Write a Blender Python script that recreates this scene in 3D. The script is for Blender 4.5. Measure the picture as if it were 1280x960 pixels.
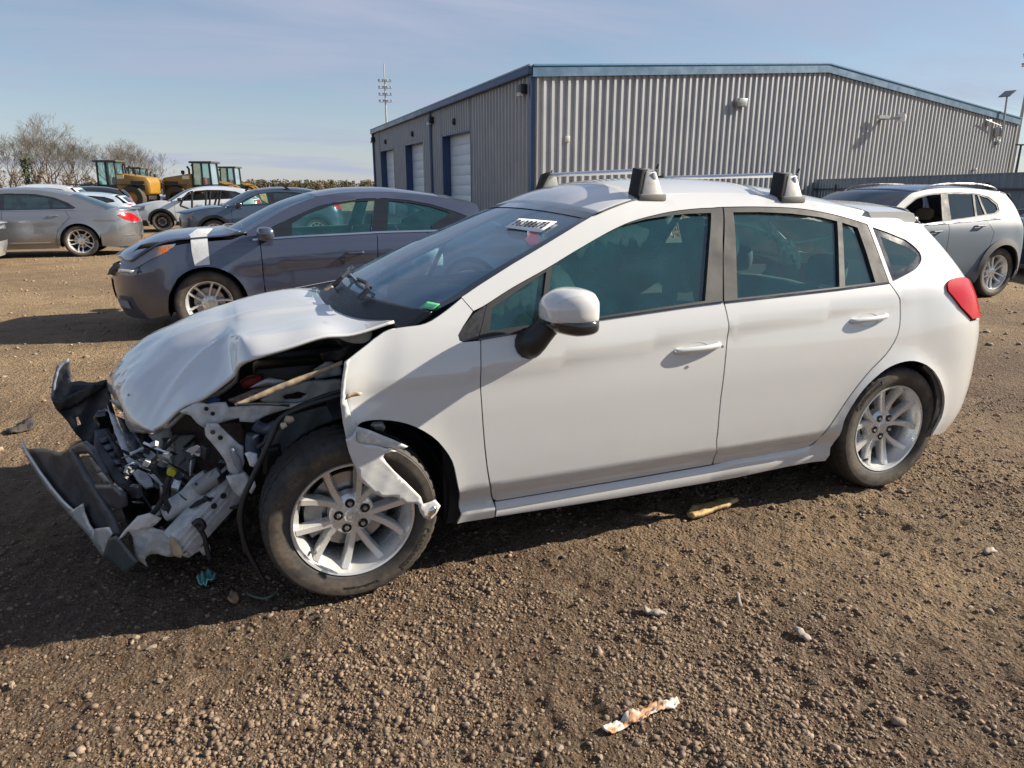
import bpy, bmesh, math, random
import numpy as np
from mathutils import Vector, Matrix
from mathutils.geometry import delaunay_2d_cdt
for o in list(bpy.data.objects): bpy.data.objects.remove(o)
SC = bpy.context.scene; COL = SC.collection
rad = math.radians

# ---------------------------------------------------------------- camera, sky, sun, exposure
CAM = np.array([.305, 3.174, 1.470]); YAW = -.3777; PIT = .2750; FPX = 865.
_fw = np.array([math.sin(YAW), -math.cos(YAW), 0.]); CR = np.cross(_fw, [0, 0, 1.]); _up = np.array([0, 0, 1.])
CF = _fw*math.cos(PIT)-_up*math.sin(PIT); CU = _up*math.cos(PIT)+_fw*math.sin(PIT)
cd = bpy.data.cameras.new('camera'); cam = bpy.data.objects.new('camera', cd); COL.objects.link(cam)
cd.sensor_fit = 'HORIZONTAL'; cd.sensor_width = 36.; cd.lens = 36.*FPX/1280.; cd.clip_start = .05; cd.clip_end = 6000.
M = Matrix.Identity(4)
for i in range(3): M[i][0] = CR[i]; M[i][1] = CU[i]; M[i][2] = -CF[i]; M[i][3] = CAM[i]
cam.matrix_world = M; SC.camera = cam
SUN = Vector((-1., .195, .545)).normalized()      # towards the sun
SUN_EL = math.asin(SUN.z); SUN_AZ = math.atan2(SUN.x, SUN.y)
W = bpy.data.worlds.new('World'); SC.world = W; W.use_nodes = True
def world():
    nt = W.node_tree; N = nt.nodes; L = nt.links; N.clear()
    out = N.new('ShaderNodeOutputWorld'); bg = N.new('ShaderNodeBackground'); bg.inputs[1].default_value = .052
    sky = N.new('ShaderNodeTexSky'); sky.sky_type = 'NISHITA'; sky.sun_disc = False
    sky.sun_elevation = SUN_EL; sky.sun_rotation = SUN_AZ; sky.air_density = 1.0; sky.dust_density = .1; sky.ozone_density = 2.0
    # thin cirrus: streaky noise on the sky direction projected to a flat layer
    tc = N.new('ShaderNodeTexCoord'); sep = N.new('ShaderNodeSeparateXYZ'); L.new(tc.outputs['Generated'], sep.inputs[0])
    mz = N.new('ShaderNodeMath'); mz.operation = 'MAXIMUM'; L.new(sep.outputs[2], mz.inputs[0]); mz.inputs[1].default_value = 0.
    az = N.new('ShaderNodeMath'); az.operation = 'ADD'; L.new(mz.outputs[0], az.inputs[0]); az.inputs[1].default_value = .16
    dx = N.new('ShaderNodeMath'); dx.operation = 'DIVIDE'; L.new(sep.outputs[0], dx.inputs[0]); L.new(az.outputs[0], dx.inputs[1])
    dy = N.new('ShaderNodeMath'); dy.operation = 'DIVIDE'; L.new(sep.outputs[1], dy.inputs[0]); L.new(az.outputs[0], dy.inputs[1])
    cmb = N.new('ShaderNodeCombineXYZ'); L.new(dx.outputs[0], cmb.inputs[0]); L.new(dy.outputs[0], cmb.inputs[1])
    mp = N.new('ShaderNodeMapping'); L.new(cmb.outputs[0], mp.inputs[0]); mp.inputs['Rotation'].default_value = (0, 0, rad(14)); mp.inputs['Scale'].default_value = (.55, 1.7, 1)
    n1 = N.new('ShaderNodeTexNoise'); n1.inputs['Scale'].default_value = 1.; n1.inputs['Detail'].default_value = 9; n1.inputs['Roughness'].default_value = .52; n1.inputs['Distortion'].default_value = .5
    L.new(mp.outputs[0], n1.inputs[0])
    cr = N.new('ShaderNodeMapRange'); L.new(n1.outputs[0], cr.inputs[0]); cr.inputs[1].default_value = .36; cr.inputs[2].default_value = .66; cr.inputs[3].default_value = .05; cr.inputs[4].default_value = .92
    hz = N.new('ShaderNodeMapRange'); L.new(mz.outputs[0], hz.inputs[0]); hz.inputs[1].default_value = .0; hz.inputs[2].default_value = .22; hz.inputs[3].default_value = .62; hz.inputs[4].default_value = 0.
    mxx = N.new('ShaderNodeMath'); mxx.operation = 'MAXIMUM'; L.new(cr.outputs[0], mxx.inputs[0]); L.new(hz.outputs[0], mxx.inputs[1])
    mix = N.new('ShaderNodeMixRGB'); L.new(mxx.outputs[0], mix.inputs[0]); L.new(sky.outputs[0], mix.inputs[1]); mix.inputs[2].default_value = (3.9, 4.35, 5.75, 1)
    L.new(mix.outputs[0], bg.inputs[0]); L.new(bg.outputs[0], out.inputs[0])
world()
sd = bpy.data.lights.new('sun', 'SUN'); sd.energy = 5.0; sd.angle = rad(.6); sd.color = (1., .90, .76)
so = bpy.data.objects.new('sun', sd); COL.objects.link(so); so.rotation_euler = SUN.to_track_quat('Z', 'Y').to_euler()
VS = SC.view_settings; SC.display_settings.display_device = 'sRGB'; VS.view_transform = 'Standard'; VS.look = 'None'; VS.exposure = 1.12; VS.gamma = 1.
SC.render.engine = 'CYCLES'

# ---------------------------------------------------------------- picture rays (a pixel is only a direction; depth always comes from a plane or surface)
def ray(px, py): return CF+CR*((px-640)/FPX)-CU*((py-480)/FPX)
def on_z(px, py, z=0.): d = ray(px, py); return CAM+d*((z-CAM[2])/d[2])
def on_y(px, py, y): d = ray(px, py); return CAM+d*((y-CAM[1])/d[1])
def on_plane(px, py, c, a=0., b=0.):       # y = c + a x + b z
    d = ray(px, py); n = np.array([-a, 1., -b]); return CAM+d*((c-n@CAM)/(n@d))
def on_xplane(px, py, c, a=0., b=0.):      # x = c + a y + b z
    d = ray(px, py); n = np.array([1., -a, -b]); return CAM+d*((c-n@CAM)/(n@d))
def proj(P):
    d = np.asarray(P, float)-CAM; q = d@CF
    return np.stack([640+FPX*(d@CR)/q, 480-FPX*(d@CU)/q], -1)

# ---------------------------------------------------------------- objects
def link(name, me, mat=None, parent=None, smooth=None):
    o = bpy.data.objects.new(name, me); COL.objects.link(o)
    if mat is not None and len(me.materials) == 0:
        for m in (mat if isinstance(mat, (list, tuple)) else [mat]): me.materials.append(m)
    if parent is not None: o.parent = parent
    if smooth: me.polygons.foreach_set('use_smooth', [True]*len(me.polygons))
    return o
def thing(name, label, cat, loc=(0, 0, 0), rz=0., group=None):
    o = bpy.data.objects.new(name, None); COL.objects.link(o); o.location = loc; o.rotation_euler = (0, 0, rz); o.empty_display_size = .2
    tag(o, label, cat, group); return o
def tag(o, label=None, cat=None, group=None, kind=None):
    if label: o['label'] = label
    if cat: o['category'] = cat
    if group: o['group'] = group
    if kind: o['kind'] = kind
    return o
def mesh(V, F, name='m'):
    me = bpy.data.meshes.new(name); me.from_pydata([tuple(map(float, v)) for v in V], [], [tuple(f) for f in F]); me.update(); return me
def bmesh_to(bm, name='m', sharp=None):
    if sharp is not None:
        for e in bm.edges:
            if len(e.link_faces) == 2 and e.calc_face_angle(0) > rad(sharp): e.smooth = False
        for f in bm.faces: f.smooth = True
    me = bpy.data.meshes.new(name); bm.to_mesh(me); bm.free(); return me
class MB:
    """collects simple solids into one mesh"""
    def __init__(s): s.V = []; s.F = []
    def add(s, V, F): n = len(s.V); s.V += [tuple(map(float, v)) for v in V]; s.F += [tuple(i+n for i in f) for f in F]; return s
    def box(s, a, b):
        x0, y0, z0 = a; x1, y1, z1 = b
        return s.add([(x0,y0,z0),(x1,y0,z0),(x1,y1,z0),(x0,y1,z0),(x0,y0,z1),(x1,y0,z1),(x1,y1,z1),(x0,y1,z1)], [(3,2,1,0),(4,5,6,7),(0,1,5,4),(1,2,6,5),(2,3,7,6),(3,0,4,7)])
    def bar(s, p, q, w, h, up=(0, 0, 1)):
        p = Vector(p); q = Vector(q); d = (q-p).normalized(); u = Vector(up)
        if abs(d.dot(u)) > .98: u = Vector((1, 0, 0))
        r = d.cross(u).normalized(); u = r.cross(d)
        V = [c+r*(i*w/2)+u*(j*h/2) for c in (p, q) for i, j in ((-1,-1),(1,-1),(1,1),(-1,1))]
        return s.add(V, [(0,1,2,3),(7,6,5,4),(1,0,4,5),(2,1,5,6),(3,2,6,7),(0,3,7,4)])
    def tube(s, pts, r, n=8, caps=True):
        pts = [Vector(p) for p in pts]; rs = r if isinstance(r, (list, tuple)) else [r]*len(pts); V = []; F = []; u = None
        for i, p in enumerate(pts):
            d = (pts[min(i+1, len(pts)-1)]-pts[max(i-1, 0)]).normalized()
            if u is None: u = d.orthogonal().normalized()
            u = (u-d*u.dot(d)); u = u.normalized() if u.length > 1e-6 else d.orthogonal().normalized(); v = d.cross(u)
            V += [p+(u*math.cos(2*math.pi*k/n)+v*math.sin(2*math.pi*k/n))*rs[i] for k in range(n)]
        for i in range(len(pts)-1):
            for k in range(n): F.append((i*n+k, i*n+(k+1) % n, (i+1)*n+(k+1) % n, (i+1)*n+k))
        if caps: F.append(tuple(range(n-1, -1, -1))); F.append(tuple((len(pts)-1)*n+k for k in range(n)))
        return s.add(V, F)
    def lathe(s, prof, n=32, c=(0, 0, 0), axis='y'):      # prof: (radius, along axis)
        V = []; F = []; m = len(prof)
        for k in range(n):
            a = 2*math.pi*k/n; ca, sa = math.cos(a), math.sin(a)
            for r, h in prof:
                if axis == 'y': V.append((c[0]+r*ca, c[1]+h, c[2]+r*sa))
                elif axis == 'z': V.append((c[0]+r*ca, c[1]+r*sa, c[2]+h))
                else: V.append((c[0]+h, c[1]+r*ca, c[2]+r*sa))
        for k in range(n):
            for j in range(m-1):
                a, b = k*m+j, ((k+1) % n)*m+j
                F.append((a, a+1, b+1, b) if axis != 'z' else (a, b, b+1, a+1))
        return s.add(V, F)
    def prism(s, poly, d, o=(0, 0, 0)):                    # polygon of 3D points extruded by vector d
        n = len(poly); P = [Vector(p) for p in poly]; d = Vector(d)
        return s.add(P+[p+d for p in P], [tuple(range(n-1, -1, -1)), tuple(range(n, 2*n))]+[(i, (i+1) % n, n+(i+1) % n, n+i) for i in range(n)])
    def build(s, name, mat, parent=None, bevel=0, sharp=35, fix=True):
        me = mesh(s.V, s.F, name); bm = bmesh.new(); bm.from_mesh(me); bpy.data.meshes.remove(me)
        if fix: bmesh.ops.recalc_face_normals(bm, faces=bm.faces)
        if bevel:
            es = [e for e in bm.edges if len(e.link_faces) == 2 and e.calc_face_angle(0) > rad(25)]
            try: bmesh.ops.bevel(bm, geom=es, offset=bevel, segments=2, affect='EDGES', profile=.5, clamp_overlap=True)
            except Exception: pass
        return link(name, bmesh_to(bm, name, sharp), mat, parent)
def copy_tree(o, parent=None):
    c = o.copy(); COL.objects.link(c); c.parent = parent
    for ch in o.children: copy_tree(ch, c)
    return c
def blob(name, c, r, mat, parent=None, sub=2, jit=0., seed=0, pw=1.):
    """rounded box / superellipsoid"""
    bm = bmesh.new(); bmesh.ops.create_cube(bm, size=2); bmesh.ops.subdivide_edges(bm, edges=bm.edges, cuts=2**sub, use_grid_fill=True)
    R = random.Random(seed)
    for v in bm.verts:
        p = v.co; q = 6*pw; n = (abs(p.x)**q+abs(p.y)**q+abs(p.z)**q)**(1/q) if pw != 0 else 1
        p = p/max(n, 1e-6); l = (abs(p.x)**3.2+abs(p.y)**3.2+abs(p.z)**3.2)**(1/3.2); p = p/l
        v.co = Vector((c[0]+p.x*r[0]*(1+R.uniform(-jit, jit)), c[1]+p.y*r[1]*(1+R.uniform(-jit, jit)), c[2]+p.z*r[2]*(1+R.uniform(-jit, jit))))
    return link(name, bmesh_to(bm, name, 60), mat, parent)
def text_mesh(s, size, depth=.001, spacing=1.):
    cu = bpy.data.curves.new('lettering', 'FONT'); cu.body = s; cu.size = size; cu.extrude = depth; cu.align_x = 'CENTER'; cu.align_y = 'CENTER'; cu.space_character = spacing; cu.resolution_u = 2
    o = bpy.data.objects.new('lettering', cu); COL.objects.link(o); dg = bpy.context.evaluated_depsgraph_get(); dg.update()
    me = bpy.data.meshes.new_from_object(o.evaluated_get(dg)); bpy.data.objects.remove(o); bpy.data.curves.remove(cu); return me

# ---------------------------------------------------------------- smooth 1-D curves
def sm(pts):
    pts = sorted(pts); X = np.array([p[0] for p in pts], float); Y = np.array([p[1] for p in pts], float); h = np.diff(X); d = np.diff(Y)/h; m = np.zeros(len(X))
    m[0] = d[0]; m[-1] = d[-1]
    for i in range(1, len(X)-1):
        if d[i-1]*d[i] > 0: w1 = 2*h[i]+h[i-1]; w2 = h[i]+2*h[i-1]; m[i] = (w1+w2)/(w1/d[i-1]+w2/d[i])
    def f(x):
        x = np.asarray(x, float); xc = np.clip(x, X[0], X[-1]); i = np.clip(np.searchsorted(X, xc)-1, 0, len(X)-2); t = (xc-X[i])/h[i]
        y = (2*t**3-3*t**2+1)*Y[i]+(t**3-2*t**2+t)*h[i]*m[i]+(-2*t**3+3*t**2)*Y[i+1]+(t**3-t**2)*h[i]*m[i+1]
        return y+np.where(x < X[0], (x-X[0])*m[0], 0)+np.where(x > X[-1], (x-X[-1])*m[-1], 0)
    return f
def crom(P, n=6, closed=False):            # Catmull-Rom through points of any dimension
    P = [np.asarray(p, float) for p in P]; out = []; m = len(P)
    for i in range(m if closed else m-1):
        p0 = P[(i-1) % m] if closed or i > 0 else 2*P[0]-P[1]; p1 = P[i]; p2 = P[(i+1) % m]; p3 = P[(i+2) % m] if closed or i+2 < m else 2*P[-1]-P[-2]
        for k in range(n):
            t = k/n; out.append(.5*((2*p1)+(-p0+p2)*t+(2*p0-5*p1+4*p2-p3)*t*t+(-p0+3*p1-3*p2+p3)*t**3))
    if not closed: out.append(P[-1])
    return np.array(out)
def inside(poly, P):
    poly = np.asarray(poly); P = np.asarray(P); x, y = P[:, 0], P[:, 1]; r = np.zeros(len(P), bool); n = len(poly)
    for i in range(n):
        x1, y1 = poly[i]; x2, y2 = poly[(i+1) % n]
        if y1 == y2: continue
        c = ((y1 > y) != (y2 > y)) & (x < (x2-x1)*(y-y1)/(y2-y1)+x1); r ^= c
    return r
def seg_dist(poly, P):
    poly = np.asarray(poly); P = np.asarray(P); d = np.full(len(P), 1e9); n = len(poly)
    for i in range(n):
        a = poly[i]; b = poly[(i+1) % n]; ab = b-a; t = np.clip(((P-a)@ab)/max(ab@ab, 1e-12), 0, 1); d = np.minimum(d, np.linalg.norm(P-(a+t[:, None]*ab), axis=1))
    return d
def resample(poly, step):                  # split long edges of a closed polygon
    out = []; n = len(poly)
    for i in range(n):
        a = np.asarray(poly[i], float); b = np.asarray(poly[(i+1) % n], float); k = max(1, int(math.ceil(np.linalg.norm(b-a)/step)))
        out += [a+(b-a)*j/k for j in range(k)]
    return np.array(out)
def grow(poly, d):
    poly = np.asarray(poly, float); n = len(poly); A = sum(poly[i][0]*poly[(i+1) % n][1]-poly[(i+1) % n][0]*poly[i][1] for i in range(n)); sg = 1 if A > 0 else -1; out = []
    for i in range(n):
        a = poly[i]-poly[i-1]; b = poly[(i+1) % n]-poly[i]; a = a/max(np.linalg.norm(a), 1e-9); b = b/max(np.linalg.norm(b), 1e-9)
        t = a+b; t = t/max(np.linalg.norm(t), 1e-9); out.append(poly[i]+sg*d*np.array([t[1], -t[0]])/max(.5, math.sqrt((1+a@b)/2)))
    return np.array(out)
def fill(outer, holes=(), res=.05, creases=()):
    """triangulate a polygon with holes and interior points; returns points, triangles, list of boundary loops"""
    outer = resample(outer, res*1.2); holes = [resample(h, res*1.2) for h in holes]; P = []; E = []; loops = []
    for l in [outer]+holes:
        b = len(P); n = len(l); P += list(l); E += [(b+i, b+(i+1) % n) for i in range(n)]; loops.append([b+i for i in range(n)])
    lo = outer.min(0); hi = outer.max(0); gx = np.arange(lo[0]+res/2, hi[0], res); gy = np.arange(lo[1]+res/2, hi[1], res)
    def ok(G, d):
        if len(G) == 0: return np.zeros(0, bool)
        k = inside(outer, G) & (seg_dist(outer, G) > d)
        for h in holes: k &= ~inside(h, G) & (seg_dist(h, G) > d)
        return k
    cp = []
    for c in creases:
        G = np.array([(x, float(c(x))) for x in np.arange(lo[0]+res/2, hi[0], res)]); k = ok(G, res*.25); b = len(P); G2 = G[k]
        if len(G2) == 0: continue
        P += list(G2); cp.append(G2)
        E += [(b+i, b+i+1) for i in range(len(G2)-1) if G2[i+1][0]-G2[i][0] < res*1.5]
    G = np.array([(x, y) for x in gx for y in gy]) if len(gx) and len(gy) else np.zeros((0, 2)); k = ok(G, res*.45); G = G[k] if len(G) else G
    for c in cp:
        if len(G): G = G[np.min(np.linalg.norm(G[:, None]-c[None], axis=2), axis=1) > res*.5]
    P += list(G)
    r = delaunay_2d_cdt([Vector((float(p[0]), float(p[1]))) for p in P], E, [], 0, 1e-6, True)
    Q = np.array([(v.x, v.y) for v in r[0]]); T = [t for t in r[2]]
    cen = np.array([Q[list(t)].mean(0) for t in T]); kk = inside(outer, cen)
    for h in holes: kk &= ~inside(h, cen)
    ar = np.array([abs((Q[t[1]][0]-Q[t[0]][0])*(Q[t[2]][1]-Q[t[0]][1])-(Q[t[2]][0]-Q[t[0]][0])*(Q[t[1]][1]-Q[t[0]][1])) for t in T]); kk &= ar > .03*res*res
    return Q, [tuple(t) for t, q in zip(T, kk) if q]
def sheet(name, Q3, T, mat, parent, thick=.012, dirv=None, flip=False, loc=None):
    """triangles + rim along the free boundary; dirv: rim direction function(point)->vector"""
    bm = bmesh.new(); vs = [bm.verts.new(tuple(map(float, q))) for q in Q3]
    for t in T:
        try: bm.faces.new([vs[i] for i in (reversed(t) if flip else t)])
        except ValueError: pass
    for v in [v for v in bm.verts if not v.link_faces]: bm.verts.remove(v)
    if thick:
        be = [e for e in bm.edges if len(e.link_faces) == 1]; r = bmesh.ops.extrude_edge_only(bm, edges=be); nv = [g for g in r['geom'] if isinstance(g, bmesh.types.BMVert)]
        for v in nv: v.co += Vector(dirv(v.co))*thick
        for e in be: e.smooth = False
    for f in bm.faces: f.smooth = True
    me = bpy.data.meshes.new(name); bm.to_mesh(me); bm.free(); return link(name, me, mat, parent)
def grid_sheet(name, G, mat, parent, thick=0., flip=False, closed=False):
    """G: rows x cols x 3 array"""
    G = np.asarray(G, float); a, b = G.shape[:2]; V = G.reshape(-1, 3); F = []
    for i in range(a-1):
        for j in range(b-1+(1 if closed else 0)):
            j2 = (j+1) % b; q = (i*b+j, i*b+j2, (i+1)*b+j2, (i+1)*b+j); F.append(q[::-1] if flip else q)
    me = mesh(V, F, name); o = link(name, me, mat, parent, True)
    if thick: m = o.modifiers.new('thickness', 'SOLIDIFY'); m.thickness = abs(thick); m.offset = -1 if thick > 0 else 1
    return o
# ---------------------------------------------------------------- materials
def nmat(name):
    m = bpy.data.materials.new(name); m.use_nodes = True; nt = m.node_tree; return m, nt, nt.nodes['Principled BSDF']
def setp(b, col=None, rough=None, metal=None, coat=None, spec=None, **k):
    if col is not None: b.inputs['Base Color'].default_value = (*col, 1)
    if rough is not None: b.inputs['Roughness'].default_value = rough
    if metal is not None: b.inputs['Metallic'].default_value = metal
    if coat is not None: b.inputs['Coat Weight'].default_value = coat; b.inputs['Coat Roughness'].default_value = .04
    if spec is not None: b.inputs['Specular IOR Level'].default_value = spec
    for a, v in k.items(): b.inputs[a].default_value = v
def noise(nt, scale, detail=4, rough=.55, vec=None, dist=0.):
    n = nt.nodes.new('ShaderNodeTexNoise'); n.inputs['Scale'].default_value = scale; n.inputs['Detail'].default_value = detail; n.inputs['Roughness'].default_value = rough; n.inputs['Distortion'].default_value = dist
    if vec is not None: nt.links.new(vec, n.inputs['Vector'])
    return n
def coords(nt, kind='Object', scale=None):
    t = nt.nodes.new('ShaderNodeTexCoord'); v = t.outputs[kind]
    if scale: m = nt.nodes.new('ShaderNodeMapping'); m.inputs['Scale'].default_value = scale; nt.links.new(v, m.inputs[0]); v = m.outputs[0]
    return v
def rng(nt, v, a, b, c, d):
    m = nt.nodes.new('ShaderNodeMapRange'); nt.links.new(v, m.inputs[0])
    for i, x in zip((1, 2, 3, 4), (a, b, c, d)): m.inputs[i].default_value = x
    return m.outputs[0]
def mixc(nt, f, a, b, mode='MIX'):
    m = nt.nodes.new('ShaderNodeMixRGB'); m.blend_type = mode
    for i, x in ((0, f), (1, a), (2, b)):
        if isinstance(x, (int, float)): m.inputs[i].default_value = x
        elif isinstance(x, tuple): m.inputs[i].default_value = (*x, 1)
        else: nt.links.new(x, m.inputs[i])
    return m.outputs[0]
def bump(nt, b, h, strength=.3, dist=.01):
    n = nt.nodes.new('ShaderNodeBump'); n.inputs['Strength'].default_value = strength; n.inputs['Distance'].default_value = dist; nt.links.new(h, n.inputs['Height']); nt.links.new(n.outputs[0], b.inputs['Normal']); return n
def mth(nt, op, a, b=None):
    n = nt.nodes.new('ShaderNodeMath'); n.operation = op
    for i, x in enumerate((a, b)):
        if x is None: continue
        if isinstance(x, (int, float)): n.inputs[i].default_value = x
        else: nt.links.new(x, n.inputs[i])
    return n.outputs[0]
def paint(name, col, metal=0., rough=.32, coat=1., dust=(.30, .24, .17), dust_amt=.5, zlo=.18, zhi=.62, peel=0.):
    """car paint: clear coat, faint road film that thickens towards the sills (dirt, in the car's own coordinates)"""
    m, nt, b = nmat(name); setp(b, col, rough, metal, coat)
    v = coords(nt); n = noise(nt, 7., 6, .6, v); n2 = noise(nt, 60., 3, .6, v); sp = nt.nodes.new('ShaderNodeSeparateXYZ'); nt.links.new(v, sp.inputs[0])
    h = rng(nt, sp.outputs[2], zlo, zhi, 1., .10); a = mth(nt, 'MULTIPLY', h, rng(nt, n.outputs[0], .3, .75, .15, 1.)); a = mth(nt, 'MULTIPLY', a, rng(nt, n2.outputs[0], .3, .7, .6, 1.)); a = mth(nt, 'MULTIPLY', a, dust_amt)
    b.inputs['Specular IOR Level'].default_value = .3
    nt.links.new(mixc(nt, a, col, dust), b.inputs['Base Color']); nt.links.new(rng(nt, a, 0, .6, rough, .75), b.inputs['Roughness']); nt.links.new(rng(nt, a, 0, .5, coat, coat*.25), b.inputs['Coat Weight'])
    nt.links.new(rng(nt, n2.outputs[0], .3, .7, .02, .06), b.inputs['Coat Roughness']); b.inputs['Coat IOR'].default_value = 1.75
    return m
def plain(name, col, rough=.5, metal=0., coat=0., var=.12, scale=30., bmp=0., spec=None):
    m, nt, b = nmat(name); setp(b, col, rough, metal, coat, spec); v = coords(nt); n = noise(nt, scale, 5, .6, v)
    f = rng(nt, n.outputs[0], .25, .75, 1-var, 1+var); c = nt.nodes.new('ShaderNodeVectorMath'); c.operation = 'SCALE'; c.inputs[0].default_value = col; nt.links.new(f, c.inputs['Scale']); nt.links.new(c.outputs[0], b.inputs['Base Color'])
    nt.links.new(rng(nt, n.outputs[0], .3, .7, max(.02, rough-.08), min(1, rough+.1)), b.inputs['Roughness'])
    if bmp: bump(nt, b, n.outputs[0], bmp, .004)
    return m
def glass(name, tint, refl=1., rough=.0, dirt=.05, ior=1.62, film=(.16, .32, .34)):
    m, nt, b = nmat(name); nt.nodes.remove(b); out = nt.nodes['Material Output']
    tr = nt.nodes.new('ShaderNodeBsdfTransparent'); tr.inputs[0].default_value = (*tint, 1); gl = nt.nodes.new('ShaderNodeBsdfGlossy'); gl.inputs['Roughness'].default_value = rough; gl.inputs[0].default_value = (refl, refl, refl, 1)
    fr = nt.nodes.new('ShaderNodeFresnel'); fr.inputs[0].default_value = ior; f2 = rng(nt, fr.outputs[0], 0., 1., .035, 1.)
    mx = nt.nodes.new('ShaderNodeMixShader'); nt.links.new(f2, mx.inputs[0]); nt.links.new(tr.outputs[0], mx.inputs[1]); nt.links.new(gl.outputs[0], mx.inputs[2])
    df = nt.nodes.new('ShaderNodeBsdfDiffuse'); df.inputs[0].default_value = (*film, 1); n = noise(nt, 5., 6, .65, coords(nt)); a = rng(nt, n.outputs[0], .30, .72, dirt*.45, dirt)  # tinted film paints reflections into the glass colour; dirt sets its strength
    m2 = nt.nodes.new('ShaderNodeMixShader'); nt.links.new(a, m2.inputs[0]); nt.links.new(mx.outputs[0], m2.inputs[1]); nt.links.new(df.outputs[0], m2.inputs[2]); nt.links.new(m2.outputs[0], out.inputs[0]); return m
def lens(name, col, rough=.08, trans=.0):
    m, nt, b = nmat(name); setp(b, col, rough, 0., .12, .25); v = coords(nt); w = nt.nodes.new('ShaderNodeTexWave'); w.inputs['Scale'].default_value = 22.; nt.links.new(v, w.inputs[0])
    f = rng(nt, w.outputs[0], 0, 1, .75, 1.2); c = nt.nodes.new('ShaderNodeVectorMath'); c.operation = 'SCALE'; c.inputs[0].default_value = col; nt.links.new(f, c.inputs['Scale']); nt.links.new(c.outputs[0], b.inputs['Base Color']); return m
MT = {}
MT['pearl'] = paint('pearl_white_paint', (.58, .585, .575), 0., .32, 1., dust_amt=.30)
MT['pearl_in'] = plain('white_primer_metal', (.52, .54, .54), .45, 0., .3, .35, 26., .35)
MT['grey_metal'] = plain('bare_grey_metal', (.32, .33, .33), .42, .5, 0., .3, 18., .3)
MT['rust'] = plain('brown_radiator_core', (.10, .07, .06), .75, 0., 0., .4, 80., .6)
MT['tan'] = plain('tan_foam_strip', (.42, .33, .22), .7, 0., 0., .25, 40., .2)
MT['blackpl'] = plain('black_trim_plastic', (.016, .017, .019), .42, 0., 0., .2, 60., .08)
MT['greypl'] = plain('dark_grey_bumper_plastic', (.040, .045, .055), .42, 0., .15, .25, 12., .12)
MT['gloss_black'] = plain('gloss_black', (.010, .011, .013), .16, 0., 1., .1, 8.)
MT['pillar'] = plain('charcoal_pillar_film', (.028, .029, .032), .6, 0., .0, .03, 8., 0, .25)
MT['rubber'] = None
MT['alloy'] = plain('silver_alloy', (.72, .72, .70), .28, .6, .5, .08, 9.)
MT['alloy2'] = plain('bright_machined_alloy', (.70, .70, .70), .22, .85, .4, .06, 9.)
MT['dark'] = plain('dark_cavity', (.010, .010, .011), .8, 0., 0., .3, 20.)
MT['steel'] = plain('brushed_steel', (.48, .48, .48), .32, .9, 0., .1, 30.)
MT['chrome'] = plain('chrome', (.75, .75, .75), .12, 1., 0., .03, 5.)
MT['alu'] = plain('satin_aluminium', (.66, .68, .70), .30, .85, 0., .06, 20.)
MT['glass'] = glass('green_tinted_glass', (.74, .93, .90), 1., 0., .15, 1.6, (.055, .27, .31))  # teal film colour stands for the reflected surroundings
MT['glass_dk'] = glass('privacy_glass', (.14, .20, .22), 1., 0., .08)
MT['wind'] = glass('windscreen_glass', (.52, .74, .82), 1., 0., .26, 2.4, (.13, .31, .50))  # blue film colour stands for the reflected sky
MT['bag'] = plain('airbag_cloth', (.66, .72, .50), .85, 0., 0., .1, 40., .3)
MT['seat'] = plain('charcoal_seat_cloth', (.075, .080, .092), .9, 0., 0., .25, 120., .3)
MT['tanseat'] = plain('tan_seat_cloth', (.30, .21, .13), .85, 0., 0., .2, 90., .3)
MT['dash'] = plain('dark_dashboard', (.055, .058, .064), .65, 0., 0., .2, 90., .1)
MT['red'] = lens('red_lens', (.42, .004, .008), .2); MT['amber'] = lens('amber_lens', (.62, .16, .02)); MT['clear'] = lens('clear_lens', (.26, .28, .31), .06); MT['white_lens'] = lens('white_lens', (.62, .60, .58))
MT['label'] = plain('white_label', (.78, .80, .80), .6, 0., 0., .05, 30.); MT['ink'] = plain('black_ink', (.02, .02, .03), .6)
def rubber():
    m, nt, b = nmat('tyre_rubber'); v = coords(nt); n = noise(nt, 9., 6, .65, v); n2 = noise(nt, 70., 4, .6, v)
    sp = nt.nodes.new('ShaderNodeSeparateXYZ'); nt.links.new(v, sp.inputs[0]); r2 = mth(nt, 'SQRT', mth(nt, 'ADD', mth(nt, 'MULTIPLY', sp.outputs[0], sp.outputs[0]), mth(nt, 'MULTIPLY', sp.outputs[2], sp.outputs[2])))
    band = rng(nt, mth(nt, 'ABSOLUTE', mth(nt, 'SUBTRACT', r2, .272)), .0, .045, 1., .15); f = mth(nt, 'MULTIPLY', band, rng(nt, n.outputs[0], .36, .66, .10, .85)); f = mth(nt, 'MULTIPLY', f, rng(nt, n2.outputs[0], .3, .7, .6, 1.))
    nt.links.new(mixc(nt, f, (.017, .017, .018), (.20, .155, .105)), b.inputs['Base Color']); b.inputs['Roughness'].default_value = .72; bump(nt, b, n2.outputs[0], .25, .002); return m
MT['rubber'] = rubber()
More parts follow.
